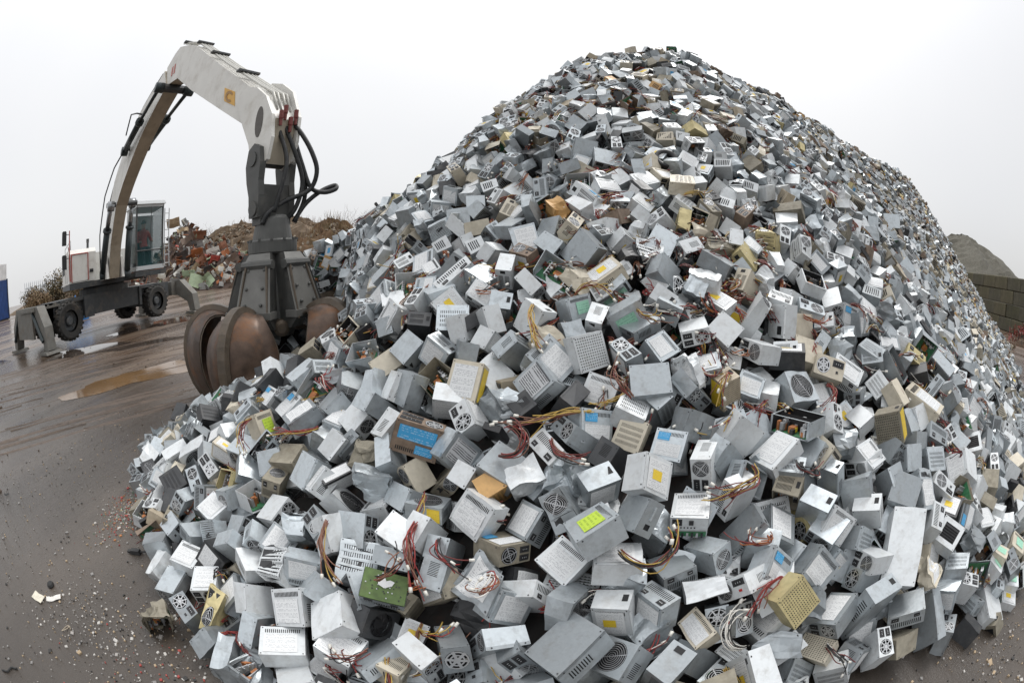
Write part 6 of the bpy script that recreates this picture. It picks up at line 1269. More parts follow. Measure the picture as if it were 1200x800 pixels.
# the driver
def skin_person():
    J = dict(pel=(c0 + .5, 1.24, 2.32), sp=(c0 + .47, 1.24, 2.58), ch=(c0 + .5, 1.24, 2.80), nk=(c0 + .53, 1.24, 2.97), hd=(c0 + .57, 1.24, 3.08), ht=(c0 + .58, 1.24, 3.2),
             ls=(c0 + .5, 1.43, 2.85), le=(c0 + .62, 1.52, 2.60), lw=(c0 + .88, 1.46, 2.56), lh=(c0 + .97, 1.45, 2.56), rs=(c0 + .5, 1.05, 2.85), re=(c0 + .62, .98, 2.60), rw=(c0 + .88, 1.04, 2.56), rh=(c0 + .97, 1.05, 2.56),
             lk=(c0 + .95, 1.36, 2.34), la=(c0 + 1.0, 1.36, 1.92), lt=(c0 + 1.2, 1.36, 1.86), rk=(c0 + .95, 1.12, 2.34), ra=(c0 + 1.0, 1.12, 1.92), rt=(c0 + 1.2, 1.12, 1.86))
    E = [('pel', 'sp'), ('sp', 'ch'), ('ch', 'nk'), ('nk', 'hd'), ('hd', 'ht'), ('ch', 'ls'), ('ls', 'le'), ('le', 'lw'), ('lw', 'lh'), ('ch', 'rs'), ('rs', 're'), ('re', 'rw'), ('rw', 'rh'), ('pel', 'lk'), ('lk', 'la'), ('la', 'lt'), ('pel', 'rk'), ('rk', 'ra'), ('ra', 'rt')]
    rad = dict(pel=.15, sp=.13, ch=.15, nk=.055, hd=.095, ht=.075, ls=.075, le=.05, lw=.035, lh=.04, rs=.075, re=.05, rw=.035, rh=.04, lk=.075, la=.05, lt=.04, rk=.075, ra=.05, rt=.04)
    ks = list(J); me = bpy.data.meshes.new('person'); o0 = np.array(pw(*J['pel'])); me.from_pydata([tuple(np.array(pw(*J[k])) - o0) for k in ks], [(ks.index(a), ks.index(b)) for a, b in E], [])
    o = link('person', me, None, tuple(o0)); sk = o.modifiers.new('skin', 'SKIN'); lay = me.skin_vertices[0].data
    for i, k in enumerate(ks): lay[i].radius = (rad[k], rad[k])
    lay[0].use_root = True; o.modifiers.new('sub', 'SUBSURF').levels = 1; o.modifiers['sub'].render_levels = 1
    dg = bpy.context.evaluated_depsgraph_get(); m2 = bpy.data.meshes.new_from_object(o.evaluated_get(dg)); o.modifiers.clear(); o.data = m2
    m2.materials.clear()
    for m in (mat('skin', (.42, .26, .19), .55, 0, .05), mat('red_work_jacket', (.42, .05, .045), .7, 0, .15), mat('dark_trousers', (.03, .035, .05), .8)): m2.materials.append(m)
    for p in m2.polygons:
        c = np.array(p.center) + o0; s = (c[:2] - C0) @ HD - c0; p.material_index = 0 if c[2] > 2.98 or s > .86 and c[2] > 2.5 else (2 if c[2] < 2.42 else 1); p.use_smooth = True
    tag(o, 'person in a red jacket sitting at the controls in the glazed machine cab', 'person')
    hm = MB(); hc = np.array(pw(c0 + .56, 1.24, 3.16)) - o0
    hm.lathe([(.0, .10), (.06, .085), (.095, .04), (.10, -.02), (.085, -.03)], hc, (0, 0, 1), 0, 14); link('dark_hair', hm.mesh('dark_hair', [mat('hair', (.02, .015, .012), .6)], smooth=True), o)
skin_person()
# ------------------------------------------------------------------ orange-peel grab hanging from the stick
RST = mat('rusty_worn_steel', (.082, .053, .038), .40, .45, .5, 9, dirt=.9, dirtcol=(.19, .085, .035), dscale=3.5, bump=.05, bscale=14)
RSG = mat('dark_worn_steel', (.095, .075, .056), .45, .3, .3, 7, dirt=.65, dirtcol=(.17, .125, .085), dscale=4, bump=.05, bscale=20)
GRB = mat('grab_dark_paint', (.075, .076, .072), .5, .1, .2, 6, dirt=.6, dirtcol=(.15, .14, .125), dscale=5, bump=.04, bscale=25)
GBE = mat('grab_grey_face', (.15, .148, .138), .5, .1, .2, 6, dirt=.5, dirtcol=(.09, .085, .08), dscale=5)
gr = thing('grab', (G0[0], G0[1], 0), 'big rusty five clawed orange peel grab hanging from the boom, digging into the heap', 'grab')
gx, gy = G0
def gpart(name, mb, m, parent=None, smooth=False): return part(name, mb, m, gr, smooth, parent)
def gp(r, a, z, t=0.): return (gx + r * cos(a) - t * sin(a), gy + r * sin(a) + t * cos(a), z)
mb = MB()
for l in (-.215, .215):
    mb.prism([pw(11.30, l, 2.55), pw(11.34, l, 2.74), pw(11.46, l, 2.80), pw(11.58, l, 2.74), pw(11.62, l, 2.56), pw(11.60, l, 2.36), pw(11.62, l, 2.2), pw(11.60, l, 1.96), pw(11.42, l, 1.96), pw(11.40, l, 2.2), pw(11.34, l, 2.36)], tuple(NR3 * -.04), tuple(NR3 * .04))
mb.box(pw(11.50, 0, 2.27), (.18, .42, .10), 0, MU); mb.box(pw(11.51, 0, 2.05), (.18, .42, .34), 0, MU); mb.lathe([(0, -.27), (.085, -.27), (.085, .27), (0, .27)], pw(11.45, 0, 2.62), NR3, 0, 14); mb.lathe([(0, -.27), (.085, -.27), (.085, .27), (0, .27)], pw(11.51, 0, 2.06), NR3, 0, 14)
yk = gpart('suspension_yoke', mb, GRB)
mb = MB(); mb.lathe([(0, 1.98), (.16, 1.98), (.19, 1.94), (.235, 1.72), (.25, 1.70), (.285, 1.70), (.285, 1.58), (.26, 1.56), (0, 1.56)], (gx, gy, 0), (0, 0, 1), 0, 32)
for k in range(12): a = 2 * pi * k / 12; mb.lathe([(0.018, 1.70), (.018, 1.725), (0, 1.725)], gp(.28, a, 0), (0, 0, 1), 0, 6)
gpart('rotator_head', mb, GRB)
mb = MB(); mb.lathe([(0, 1.60), (.20, 1.60), (.24, 1.2), (.27, .80), (.20, .68), (0, .66)], (gx, gy, 0), (0, 0, 1), 0, 20); gpart('centre_column', mb, GRB)
AZ = [radians(-86 + 72 * k) for k in range(5)]
for a in AZ:
    mb = MB(); prof = [(.16, 1.57), (.31, 1.57), (.37, 1.48), (.53, .98), (.53, .90), (.42, .80), (.22, .80)]
    ra = lambda r, z, w: [gp(r, a, z, -w), gp(r, a, z, w)]
    wd = {0: .12, 1: .13, 2: .165, 3: .215, 4: .215, 5: .20, 6: .14}; i = len(mb.v); n = len(prof)
    for sg in (-1, 1):
        for k, (r, z) in enumerate(prof): mb.v.append(gp(r, a, z, sg * wd[k]))
    mb.f.append(tuple(i + k for k in range(n))); mb.m.append(0); mb.f.append(tuple(i + n + k for k in range(n - 1, -1, -1))); mb.m.append(0)
    for k in range(n): j = (k + 1) % n; mb.f.append((i + k, i + n + k, i + n + j, i + j)); mb.m.append(1 if k in (1, 2) else 0)
    h = gpart('cylinder_housing', mb, [GRB, GBE])
    mb = MB(); mb.box(gp(.47, a, .95), (.16, .45, .07), 0, np.array([[cos(a), -sin(a), 0], [sin(a), cos(a), 0], [0, 0, 1.]])); gpart('housing_collar', mb, GBE, h); mb = MB(); mb.lathe([(0, -.19), (.05, -.19), (.05, .19), (0, .19)], gp(.36, a, 1.45), (-sin(a), cos(a), 0), 0, 8); gpart('housing_pin', mb, GRB, h)
    mb = MB()
    for zz, rr in ((1.40, .385), (1.22, .452), (1.06, .512)):
        for tt in (-.10, .10): mb.lathe([(.018, -.01), (.018, .018), (.008, .022), (0, .022)], gp(rr, a, zz, tt), (cos(a), sin(a), .35), 0, 6); mb.cut()
    pieces('bolt', mb, GRB, gr, False, h)
    mb = MB(); mb.tube([gp(.545, a, .90, -.19), gp(.385, a, 1.47, -.125)], .014, 0, 5); mb.cut(); mb.tube([gp(.545, a, .90, .19), gp(.385, a, 1.47, .125)], .014, 0, 5); pieces('edge_rib', mb, RSG, gr, False, h)
    a2 = a + radians(36); mb = MB(); mb.lathe([(0, .24), (.085, .24), (.085, .40), (.05, .42), (0, .42)], (gx, gy, .80), (cos(a2), sin(a2), 0), 0, 14); gpart('pivot_boss', mb, RSG)
    mb = MB(); mb.tube([gp(.40, a, .88), gp(.62, a, .80)], .055, 0, 8); gpart('piston_rod', mb, ROD)
    # tine: a curved spine carrying a spherical-gore shell
    arc = np.array([(.38, .80), (.58, 1.0), (.86, 1.06), (1.10, .88), (1.18, .56), (1.12, .22), (.92, -.04), (.68, -.16), (.50, -.19)]); wdt = np.array([.09, .13, .27, .43, .50, .47, .34, .17, .03])
    t = np.linspace(0, 8, 25); ar = np.stack([np.interp(t, range(9), arc[:, 0]), np.interp(t, range(9), arc[:, 1])], 1); ww = np.interp(t, range(9), wdt)
    for _ in range(2): ar[1:-1] = (ar[:-2] + 2 * ar[1:-1] + ar[2:]) / 4; ww[1:-1] = (ww[:-2] + 2 * ww[1:-1] + ww[2:]) / 4
    T = np.gradient(ar, axis=0); T /= np.linalg.norm(T, axis=1)[:, None]; No = np.stack([T[:, 1], -T[:, 0]], 1); No *= np.sign((No * (ar - [.45, .4])).sum(1))[:, None]
    mb = MB(); nl = 9; i = len(mb.v)
    for off in (0., -.022):
        for k in range(25):
            for j in range(nl):
                u = (j / (nl - 1) * 2 - 1); lat = u * ww[k]; r = ar[k, 0] + No[k, 0] * off; z = ar[k, 1] + No[k, 1] * off - No[k, 1] * .10 * u * u * ww[k] / .4; r = r - (.16 + .10 * No[k, 0]) * u * u * ww[k] / .4
                mb.v.append(gp(r, a, z, lat * .93))
    for lay in (0, 1):
        for k in range(24):
            for j in range(nl - 1):
                b = i + lay * 25 * nl + k * nl + j; f = (b, b + 1, b + nl + 1, b + nl); mb.f.append(f if lay == 0 else f[::-1]); mb.m.append(0)
    for k in range(24):
        for j in (0, nl - 1): b = i + k * nl + j; f = (b, b + nl, b + nl + 25 * nl, b + 25 * nl); mb.f.append(f); mb.m.append(1)
    tine = gpart('claw', mb, [RST, RSG], None, True)
    mb = MB(); i = 0
    for k in range(25):
        h_ = .05 * min(1, (25 - k) / 6); r, z = ar[k]; 
        for (dn, tt) in ((-.005, -.065), (h_, -.045), (h_, .045), (-.005, .065)): mb.v.append(gp(r + No[k, 0] * dn, a, z + No[k, 1] * dn, tt * (1 if k < 20 else 1 - (k - 20) * .12)))
    for k in range(24):
        for j in range(4): p_ = k * 4 + j; q_ = k * 4 + (j + 1) % 4; mb.f.append((p_, q_, q_ + 4, p_ + 4)); mb.m.append(0)
    mb.f.append((3, 2, 1, 0)); mb.m.append(0); mb.f.append((96, 97, 98, 99)); mb.m.append(0); gpart('claw_spine', mb, RSG, tine)
def hose(pts, r=.027):
    P = np.array(pts); t = np.linspace(0, len(P) - 1, len(P) * 5); k = np.clip(t.astype(int), 0, len(P) - 2); f = (t - k)[:, None]; Q = np.concatenate([[2 * P[0] - P[1]], P, [2 * P[-1] - P[-2]]])
    p0, p1, p2, p3 = Q[k], Q[k + 1], Q[k + 2], Q[k + 3]; S = .5 * (2 * p1 + (p2 - p0) * f + (2 * p0 - 5 * p1 + 4 * p2 - p3) * f ** 2 + (3 * p1 - p0 - 3 * p2 + p3) * f ** 3)
    mb = MB(); mb.tube(S, r, 0, 8); return mb
HN = [[(11.62, .09, 3.1), (11.75, .2, 2.9), (11.85, .30, 2.66), (11.88, .36, 2.44), (11.8, .32, 2.24), (11.7, .05, 2.12), (11.66, -.14, 2.0), (11.62, -.20, 1.88)], [(11.64, .0, 3.05), (11.74, .14, 2.66), (11.76, .25, 2.34), (11.72, .2, 2.06), (11.6, .12, 1.9)],
      [(11.62, .14, 3.0), (11.72, .26, 2.56), (11.78, .36, 2.28), (11.85, .5, 2.22), (11.9, .64, 2.26), (11.86, .66, 2.31), (11.8, .5, 2.24), (11.72, .34, 2.1), (11.65, .22, 1.9)], [(11.6, .16, 2.95), (11.7, .3, 2.5), (11.7, .34, 2.18), (11.62, .26, 1.9)], [(11.62, -.06, 3.0), (11.74, .02, 2.6), (11.74, -.02, 2.3), (11.68, -.08, 2.0)]]
for pts in HN: gpart('hydraulic_hose', hose([pw(*p) for p in pts]), RUB, None, True)
# ------------------------------------------------------------------ behind: container, banks, mixed scrap, mounds, block wall, bare trees
def mound(name, cx, cy, a, b, hgt, m, rot=0., seed=1, pw_=1.3, rough=.08, kind='structure', n=48, label=None, cat=None):
    g = np.random.default_rng(seed); mb = MB(); V = []; nr = n // 2; ph = g.uniform(0, 6, 8); z0 = -.1
    for i in range(nr + 1):
        r = i / nr
        for j in range(n):
            t = 2 * pi * j / n; k = 1 + .12 * sin(2 * t + ph[0]) + .08 * sin(5 * t + ph[1]) + .04 * sin(9 * t + ph[4]); x, y = a * r * k * cos(t), b * r * k * sin(t)
            z = hgt * (1 - r ** pw_) * (1 + rough * sin(x * 2.1 / max(1, a * .2) + ph[2]) * sin(y * 2.7 / max(1, b * .2) + ph[3])) + hgt * rough * .5 * g.normal() * (1 - r) ** .5 if r < 1 else z0
            V.append((cx + x * cos(rot) - y * sin(rot), cy + x * sin(rot) + y * cos(rot), z))
    F = [(i * n + j, i * n + (j + 1) % n, (i + 1) * n + (j + 1) % n, (i + 1) * n + j) for i in range(nr) for j in range(n)]
    mb.v = V; mb.f = [f[::-1] for f in F]; mb.m = [0] * len(F); o = link(name, mb.mesh(name, [m], smooth=False)); return tag(o, label, cat, None, kind)
EARTH = mat('brown_earth', (.125, .072, .035), .9, 0, .35, 1.2, dirt=.7, dirtcol=(.055, .06, .025), dscale=.8, bump=.5, bscale=3)
RUBBLE = mat('earthy_rubble', (.17, .125, .085), .9, 0, .4, 1.5, dirt=.7, dirtcol=(.07, .045, .03), dscale=1.2, bump=.6, bscale=4)
GRAV = mat('grey_gravel', (.095, .088, .068), .9, 0, .5, 9, dirt=.6, dirtcol=(.075, .07, .055), dscale=6, bump=.8, bscale=16)
mound('earth_mound', -17.2, 39, 7.5, 6, 5.3, EARTH, 0, 4, 1.2)
mound('earth_bank', -25, 40, 14, 5, 5.9, RUBBLE, .6, 8, 2.2)
mound('gravel_heap', 41, 22, 16, 12, 6.7, GRAV, .3, 6, 1.5, .03)
mound('earth_bank', -58, 33, 14, 5, 2.2, RUBBLE, radians(30), 12, 1.6)
# mixed scrap: a core, a rough mass of small pieces, and the larger bent sheets each on its own
SCM = [mat('scrap_' + n, c, .6, .05, .25, 4, dirt=.5, dirtcol=(.10, .06, .035), dscale=2) for n, c in (('rust', (.20, .075, .035)), ('orange', (.38, .13, .045)), ('brown', (.13, .085, .06)), ('white', (.60, .59, .54)), ('pale_green', (.30, .37, .24)), ('grey', (.28, .28, .27)), ('dark', (.045, .04, .038)), ('red', (.42, .07, .05)), ('tan', (.40, .30, .19)))]
SCN = ['rust red', 'orange', 'brown', 'white', 'pale green', 'grey', 'dark', 'bright red', 'tan']
def scrap_h(x, y):
    d1 = math.hypot((x + 30.0) / 7.5, (y - 31.5) / 6.); d2 = math.hypot((x + 24.5) / 6., (y - 31.) / 5.); d3 = math.hypot((x + 37.5) / 6, (y - 30) / 5)
    return max(6.6 * (1 - d1), 4.2 * (1 - d2), 5.5 * (1 - d3), -1) 
def bent_sheet(mb, c, R, a, b, m, g, th=.03):
    k = g.uniform(-.8, .8) / a; f = g.uniform(-.5, .5); n = 5; i = len(mb.v)
    for lay in (0, 1):
        for u in range(n):
            for v in (-1, 0, 1):
                x = a * (u / (n - 1) * 2 - 1); y = b * v; z = k * x * x + f * abs(y) * .5 + lay * th + .08 * a * sin(u * 2.1 + k * 9); mb.v.append(tuple(np.array(c) + R @ np.array([x, y, z])))
    L = n * 3
    for u in range(n - 1):
        for v in range(2):
            p = i + u * 3 + v; mb.f.append((p, p + 1, p + 4, p + 3)); mb.m.append(m); mb.f.append((p + L + 3, p + L + 4, p + L + 1, p + L)); mb.m.append(m)
        for v in (0, 2): p = i + u * 3 + v; mb.f.append((p, p + 3, p + L + 3, p + L)); mb.m.append(m)
    for u in (0, n - 1):
        for v in range(2): p = i + u * 3 + v; mb.f.append((p, p + 1, p + L + 1, p + L)); mb.m.append(m)
def rrot(g):
    q = g.normal(size=4); return qmat(q / np.linalg.norm(q))
def mixed_scrap():
    g = np.random.default_rng(33); mb = MB(); n = 0
    while n < 1700:
        x, y = g.uniform(-44, -17), g.uniform(23, 38); h = scrap_h(x, y)
        if h < .05: continue
        n += 1; h = h - g.uniform(0, .35); s = g.uniform(.12, .45); c = int(g.choice(9, p=[.15, .05, .18, .19, .04, .17, .13, .02, .07]))
        if g.random() < .35: d = g.normal(size=3); d /= np.linalg.norm(d); mb.tube([np.array([x, y, h]) - d * s, np.array([x, y, h + .1]) + d * s], s * .09, c, 4)
        else: bent_sheet(mb, (x, y, h), rrot(g), s, s * g.uniform(.3, .9), c, g)
    tag(link('mixed_scrap', mb.mesh('mixed_scrap', SCM)), 'rusty, white and grey mixed scrap metal piled behind the machine', 'scrap heap', None, 'stuff')
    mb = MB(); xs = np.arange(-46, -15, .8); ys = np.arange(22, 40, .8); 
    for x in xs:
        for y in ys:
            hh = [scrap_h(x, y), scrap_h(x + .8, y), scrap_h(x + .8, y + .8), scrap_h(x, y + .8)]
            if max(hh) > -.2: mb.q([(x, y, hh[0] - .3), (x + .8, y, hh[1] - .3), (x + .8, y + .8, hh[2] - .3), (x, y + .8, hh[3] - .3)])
    tag(link('scrap_core', mb.mesh('scrap_core', [mat('scrap_shade', (.07, .045, .035), .9, 0, .5, 2)])), 'dark core sheet of the mixed scrap heap, coloured for shade between pieces', 'scrap heap', None, 'stuff')  # plain sheet under the pieces, its dark colour standing for shade
    big = [(203, 262, 8, .95, .6, 'tan bent panel at the very top of the scrap heap, beside the cab roof'), (232, 275, 0, 1.2, .5, 'rust red buckled sheet lying across the crest of the scrap heap'), (222, 280, 2, 1.0, .45, 'brown sheet under the crest of the scrap heap'), (240, 284, 3, .6, .35, 'white curled strip right of the rust red crest sheet'),
           (231, 297, 1, .8, .6, 'orange crumpled panel in the middle of the scrap heap'), (237, 305, 0, .7, .5, 'rust red plate below the orange crumpled panel'), (265, 296, 1, .5, .35, 'orange dented bin lid near the grab'), (252, 303, 7, .7, .35, 'bright red crushed panel in the middle of the scrap heap'), (250, 294, 3, .9, .35, 'white bent door panel beside the bright red panel'),
           (232, 330, 4, 1.1, .7, 'pale green folded sheet at the foot of the scrap heap'), (245, 328, 4, .7, .5, 'pale green torn panel at the foot of the heap nearest the grab'), (222, 322, 4, .9, .5, 'pale green corner plate at the foot, nearest the stabiliser'), (256, 316, 8, .7, .4, 'tan board lying low on the right of the scrap heap'), (214, 300, 6, .8, .5, 'dark bent plate under the tan panel'),
           (211, 316, 3, .9, .2, 'white angled beam sticking out low in the scrap heap'), (218, 309, 5, 1.0, .18, 'grey steel channel crossing the white beam'), (181, 317, 1, .8, .5, 'orange sheet seen under the machine cab'), (190, 322, 3, .6, .4, 'white crushed case under the machine cab'), (160, 325, 8, .6, .35, 'tan box flattened behind the front wheel'), (205, 330, 5, .7, .35, 'grey slab at the foot behind the rear wheel'),
           (272, 305, 2, .8, .5, 'brown plate low beside the grab'), (246, 315, 6, .9, .4, 'dark folded sheet above the pale green foot sheets'), (228, 314, 8, .7, .3, 'tan strip in the middle foot of the scrap heap'), (260, 288, 0, .6, .4, 'rust red scrap on the right shoulder of the heap')]
    for px, py, ci, a, b, lab in big:
        F = 510.; dx, dy = (px - 600) / F, (400 - py) / F; r = math.hypot(dx, dy); th = 2 * math.asin(r / 2); s = sin(th) / r; p_ = radians(PITCH); d = np.array([dx * s, cos(th) * cos(p_) + dy * s * sin(p_), dy * s * cos(p_) - cos(th) * sin(p_)])
        pos = None
        for t in np.arange(28, 60, .15):
            q = np.array([0, 0, CAMH]) + d * t
            if q[2] < max(scrap_h(q[0], q[1]), .15) + .1: pos = q; break
        if pos is None: pos = np.array([0, 0, CAMH]) + d * 43
        mb = MB(); g2 = np.random.default_rng(px * 7 + py); v = -d; ax = g2.normal(size=3); z_ = v + ax * .45 / np.linalg.norm(ax); z_ /= np.linalg.norm(z_); x_ = np.cross([0, 0, 1], z_) + g2.normal(size=3) * .3; x_ -= z_ * (x_ @ z_); x_ /= np.linalg.norm(x_)
        bent_sheet(mb, (0, 0, 0), np.stack([x_, np.cross(z_, x_), z_], 1), a * .72, b * .8, 0, g2, .04); tag(link('scrap_sheet', mb.mesh('scrap_sheet', [SCM[ci]]), None, tuple(pos)), lab, 'scrap metal', 'large sheets in the mixed scrap heap')
mixed_scrap()
# blue tarpaulin bag by the chassis
mb = MB(); g = np.random.default_rng(3)
mb.lathe([(0, -.05), (.75, -.05), (.9, .3), (.7, .75), (.35, 1.0), (0, 1.08)], (0, 0, 0), (0, 0, 1), 0, 14); V = mb.arr() * [1.3, 1, 1] + g.normal(0, .09, (len(mb.v), 3))
tag(link('blue_bag', mb.mesh('blue_bag', [mat('blue_plastic_sheet', (.05, .22, .55), .45, 0, .2, 3)], V=V), None, (-21.5, 12.4, 0)), 'crumpled bright blue plastic sack lying behind the machine chassis', 'sack')
# container, far left
def container():
    x, y = -54.3, 17.4; rt = thing('shipping_container', (x, y, 0), 'tall dark blue steel container with white upper part, at the left edge', 'container')
    ang = radians(18); M = np.array([[cos(ang), -sin(ang), 0], [sin(ang), cos(ang), 0], [0, 0, 1.]])
    for nm, z0, z1, m in (('lower_wall', 0.15, 4.35, mat('blue_container_paint', (.022, .06, .20), .5, 0, .15, 1.5, dirt=.4, dirtcol=(.02, .03, .06), dscale=1)), ('upper_wall', 4.36, 6.1, mat('white_container_paint', (.66, .66, .66), .5, 0, .06, 1.5, dirt=.4, dirtcol=(.4, .38, .36), dscale=1))):
        mb = MB(); mb.box((x - 3, y, (z0 + z1) / 2), (5.8, 2.3, z1 - z0), 0, M)
        for k in range(20): 
            mb.box(tuple(np.array([x - 3, y, (z0 + z1) / 2]) + M @ np.array([-2.75 + .29 * k, -1.17, 0])), (.15, .06, z1 - z0 - .1), 0, M)
        for k in range(8): mb.box(tuple(np.array([x - 3, y, (z0 + z1) / 2]) + M @ np.array([2.92, -1.0 + .285 * k, 0])), (.06, .15, z1 - z0 - .1), 0, M)
        part(nm, mb, m, rt)
    mb = MB(); 
    for sx in (-2.9, 2.9):
        for sy in (-1.17, 1.17): mb.box(tuple(np.array([x - 3, y, 2.25]) + M @ np.array([sx, sy, 0])), (.2, .2, 4.4), 0, M); mb.cut()
    pieces('corner_post', mb, mat('dark_post', (.012, .02, .05), .5), rt)
    mb = MB(); mb.box((x - 3, y, .07), (5.6, 2.2, .14), 0, M); part('base_skid', mb, CHA, rt)
container()
# shrubs on the bank
def shrub(px_x, px_y, hgt, wid, seed, label, cols):
    g = np.random.default_rng(seed); rt = thing('shrub', (px_x, px_y, 0), label, 'shrub', 'shrubs on the left bank'); mb = MB(); z0 = max(0, 1.6)
    for k in range(16):
        a = g.uniform(0, 2 * pi); e = np.array([cos(a) * wid * g.uniform(.3, 1), sin(a) * wid * g.uniform(.3, 1), hgt * g.uniform(.6, 1.05)]); m = e * .5 + g.normal(0, .2, 3)
        mb.tube([np.array([px_x, px_y, .2]), np.array([px_x, px_y, 0]) + m, np.array([px_x, px_y, 0]) + e], [.06, .035, .012], 0, 4)
    part('twigs', mb, mat('twig_bark', (.07, .05, .035), .9), rt)
    mb = MB()
    for k in range(2600):
        d = g.normal(size=3); d /= np.linalg.norm(d); r = g.random() ** .45; c = np.array([px_x, px_y, hgt * .48]) + d * [wid, wid, hgt * .5] * r * (1 + .25 * sin(d[0] * 7 + seed) * sin(d[2] * 6 + d[1] * 5)); s = g.uniform(.08, .2); u = g.normal(size=3); u /= np.linalg.norm(u); v = np.cross(u, d); v /= np.linalg.norm(v) + 1e-6
        mb.q([tuple(c - u * s), tuple(c + v * s * .5), tuple(c + u * s), tuple(c - v * s * .5)], int(g.integers(len(cols))))
    part('foliage', mb, [mat('leaf_' + n, c, .7, 0, .2, 3) for n, c in cols], rt)
LB = [('rust_brown', (.13, .075, .035)), ('olive', (.085, .07, .032)), ('dark_olive', (.055, .047, .024)), ('tan', (.17, .12, .06))]
shrub(-52.5, 31.5, 4.6, 3.0, 1, 'tall brown olive shrub on the bank, close left of the machine body', LB); shrub(-53.0, 27.2, 4.4, 2.6, 2, 'dense olive shrub in the middle of the left bank', LB[1:]); shrub(-55, 24.2, 3.0, 2.2, 3, 'low rusty shrub near the blue container', LB[:2] + LB[3:]); shrub(-52, 36, 4.2, 3.2, 4, 'reddish brown shrub half hidden behind the machine mirrors', LB[:1] + LB[3:]); shrub(-48, 30.5, 3.4, 3.0, 6, 'broad brown shrub mass low on the bank, behind the machine tail', LB[:1] + LB[1:2] + LB[3:]); shrub(-50, 22.6, 2.2, 2.0, 5, 'low pale brown shrub at the foot of the blue container', LB[3:] + LB[:1])
# palisade fence and a small far tree
rt = thing('palisade_fence', (-80, 36, 0), 'pale grey palisade fence standing beyond the left shrubs', 'fence')
PAL = mat('galvanised_pale', (.42, .46, .50), .5, .2, .1, 3); pm = None
for k in range(26):
    if pm is None: mb = MB(); mb.box((0, 0, 2.2), (.18, .05, 4.4)); mb.prism([(-.09, 0, 4.4), (.09, 0, 4.4), (0, 0, 4.7)], (0, -.025, 0), (0, .025, 0)); pm = mb.mesh('pale', [PAL])
    link('pale', pm, rt, (.40 * k - 3, .34 * k - 2, 0))
mb = MB(); 
for z in (1., 3.6): mb.tube([(-83, 34, z), (-72.6, 42.8, z)], .06, 0, 4); mb.cut()
pieces('rail', mb, PAL, rt)
def bare_tree(x, y, hgt, seed, label, cat='tree', group='bare trees on the skyline', name='bare_tree', spread=.55, col=(.16, .135, .12), z0=0, thick=.014, brush=0):
    g = np.random.default_rng(seed); rt = thing(name, (x, y, z0), label, cat, group); tr = MB(); br = MB()
    def grow(mb, p, d, L, r, dep):
        pts = [p]; q = p; dd = d
        for k in range(3): dd = dd + g.normal(0, .12, 3) + [0, 0, .05]; dd /= np.linalg.norm(dd); q = q + dd * L / 3; pts.append(q)
        mb.tube(pts, [r, r * .85, r * .7, r * .5], 0, 5 if dep < 2 else 3, False)
        if dep < 4:
            for k in range(3 if dep < 3 else 2 + brush):
                t = g.uniform(.4, 1.0); i = min(2, int(t * 3)); pp = pts[i] + (pts[i + 1] - pts[i]) * (t * 3 - i); ax = g.normal(size=3); ax -= dd * (ax @ dd); ax /= np.linalg.norm(ax); nd = dd * .8 + ax * spread * g.uniform(.7, 1.4); nd /= np.linalg.norm(nd); grow(br, pp, nd, L * g.uniform(.55, .75), r * .55, dep + 1)
    grow(tr, np.array([x, y, z0]), np.array([0, 0, 1.]), hgt * .42, hgt * thick, 0)
    bk = mat('grey_bark_%d' % int(col[0] * 100), col, .9, 0, .2, 2); part('trunk', tr, bk, rt); part('crown', br, bk, rt)
for k, (px, dist, hh, lab) in enumerate(((222, 62, 9.0, 'slim bare tree just right of the scrap heap crest'), (238, 64, 9.8, 'taller bare tree right of the scrap heap crest'), (256, 60, 8.8, 'bare tree between the scrap heap and the grab head'), (270, 66, 9.2, 'pale bare tree close left of the grab head'), (358, 60, 8.4, 'bare tree close right of the grab hoses'), (375, 63, 9.2, 'bare tree behind the left end of the brown earth mound'), (392, 60, 9.3, 'bare tree behind the top of the brown earth mound'), (410, 64, 10.0, 'bare tree right of the brown earth mound top'), (426, 60, 9.2, 'bare tree nearest the power supply heap'), (246, 70, 9.0, 'faint bare tree furthest back behind the scrap heap'), (404, 72, 9.8, 'faint bare tree furthest back behind the earth mound'), (384, 70, 9.6, 'faint thin bare tree behind the earth mound'))):
    F = 510.; dx = (px - 600) / F; dy = (400 - 262) / F; r = math.hypot(dx, dy); th = 2 * math.asin(r / 2); s = sin(th) / r; X = dx * s; Y = cos(th) * cos(radians(PITCH)) + dy * s * sin(radians(PITCH)); nn = math.hypot(X, Y); bare_tree(X / nn * dist, Y / nn * dist, hh, 40 + k, lab, col=(.27, .245, .23), thick=.010, brush=1)
bare_tree(-95, 40, 6.5, 77, 'small rounded tree far off, right of the blue container', group=None, col=(.14, .15, .15), name='far_tree', brush=2)
bare_tree(40, 8.6, 5.6, 78, 'bare twiggy bush at the right edge, beyond the gravel heap', 'bush', None, 'bare_bush', .8, (.24, .21, .19), 0, .01, 2)
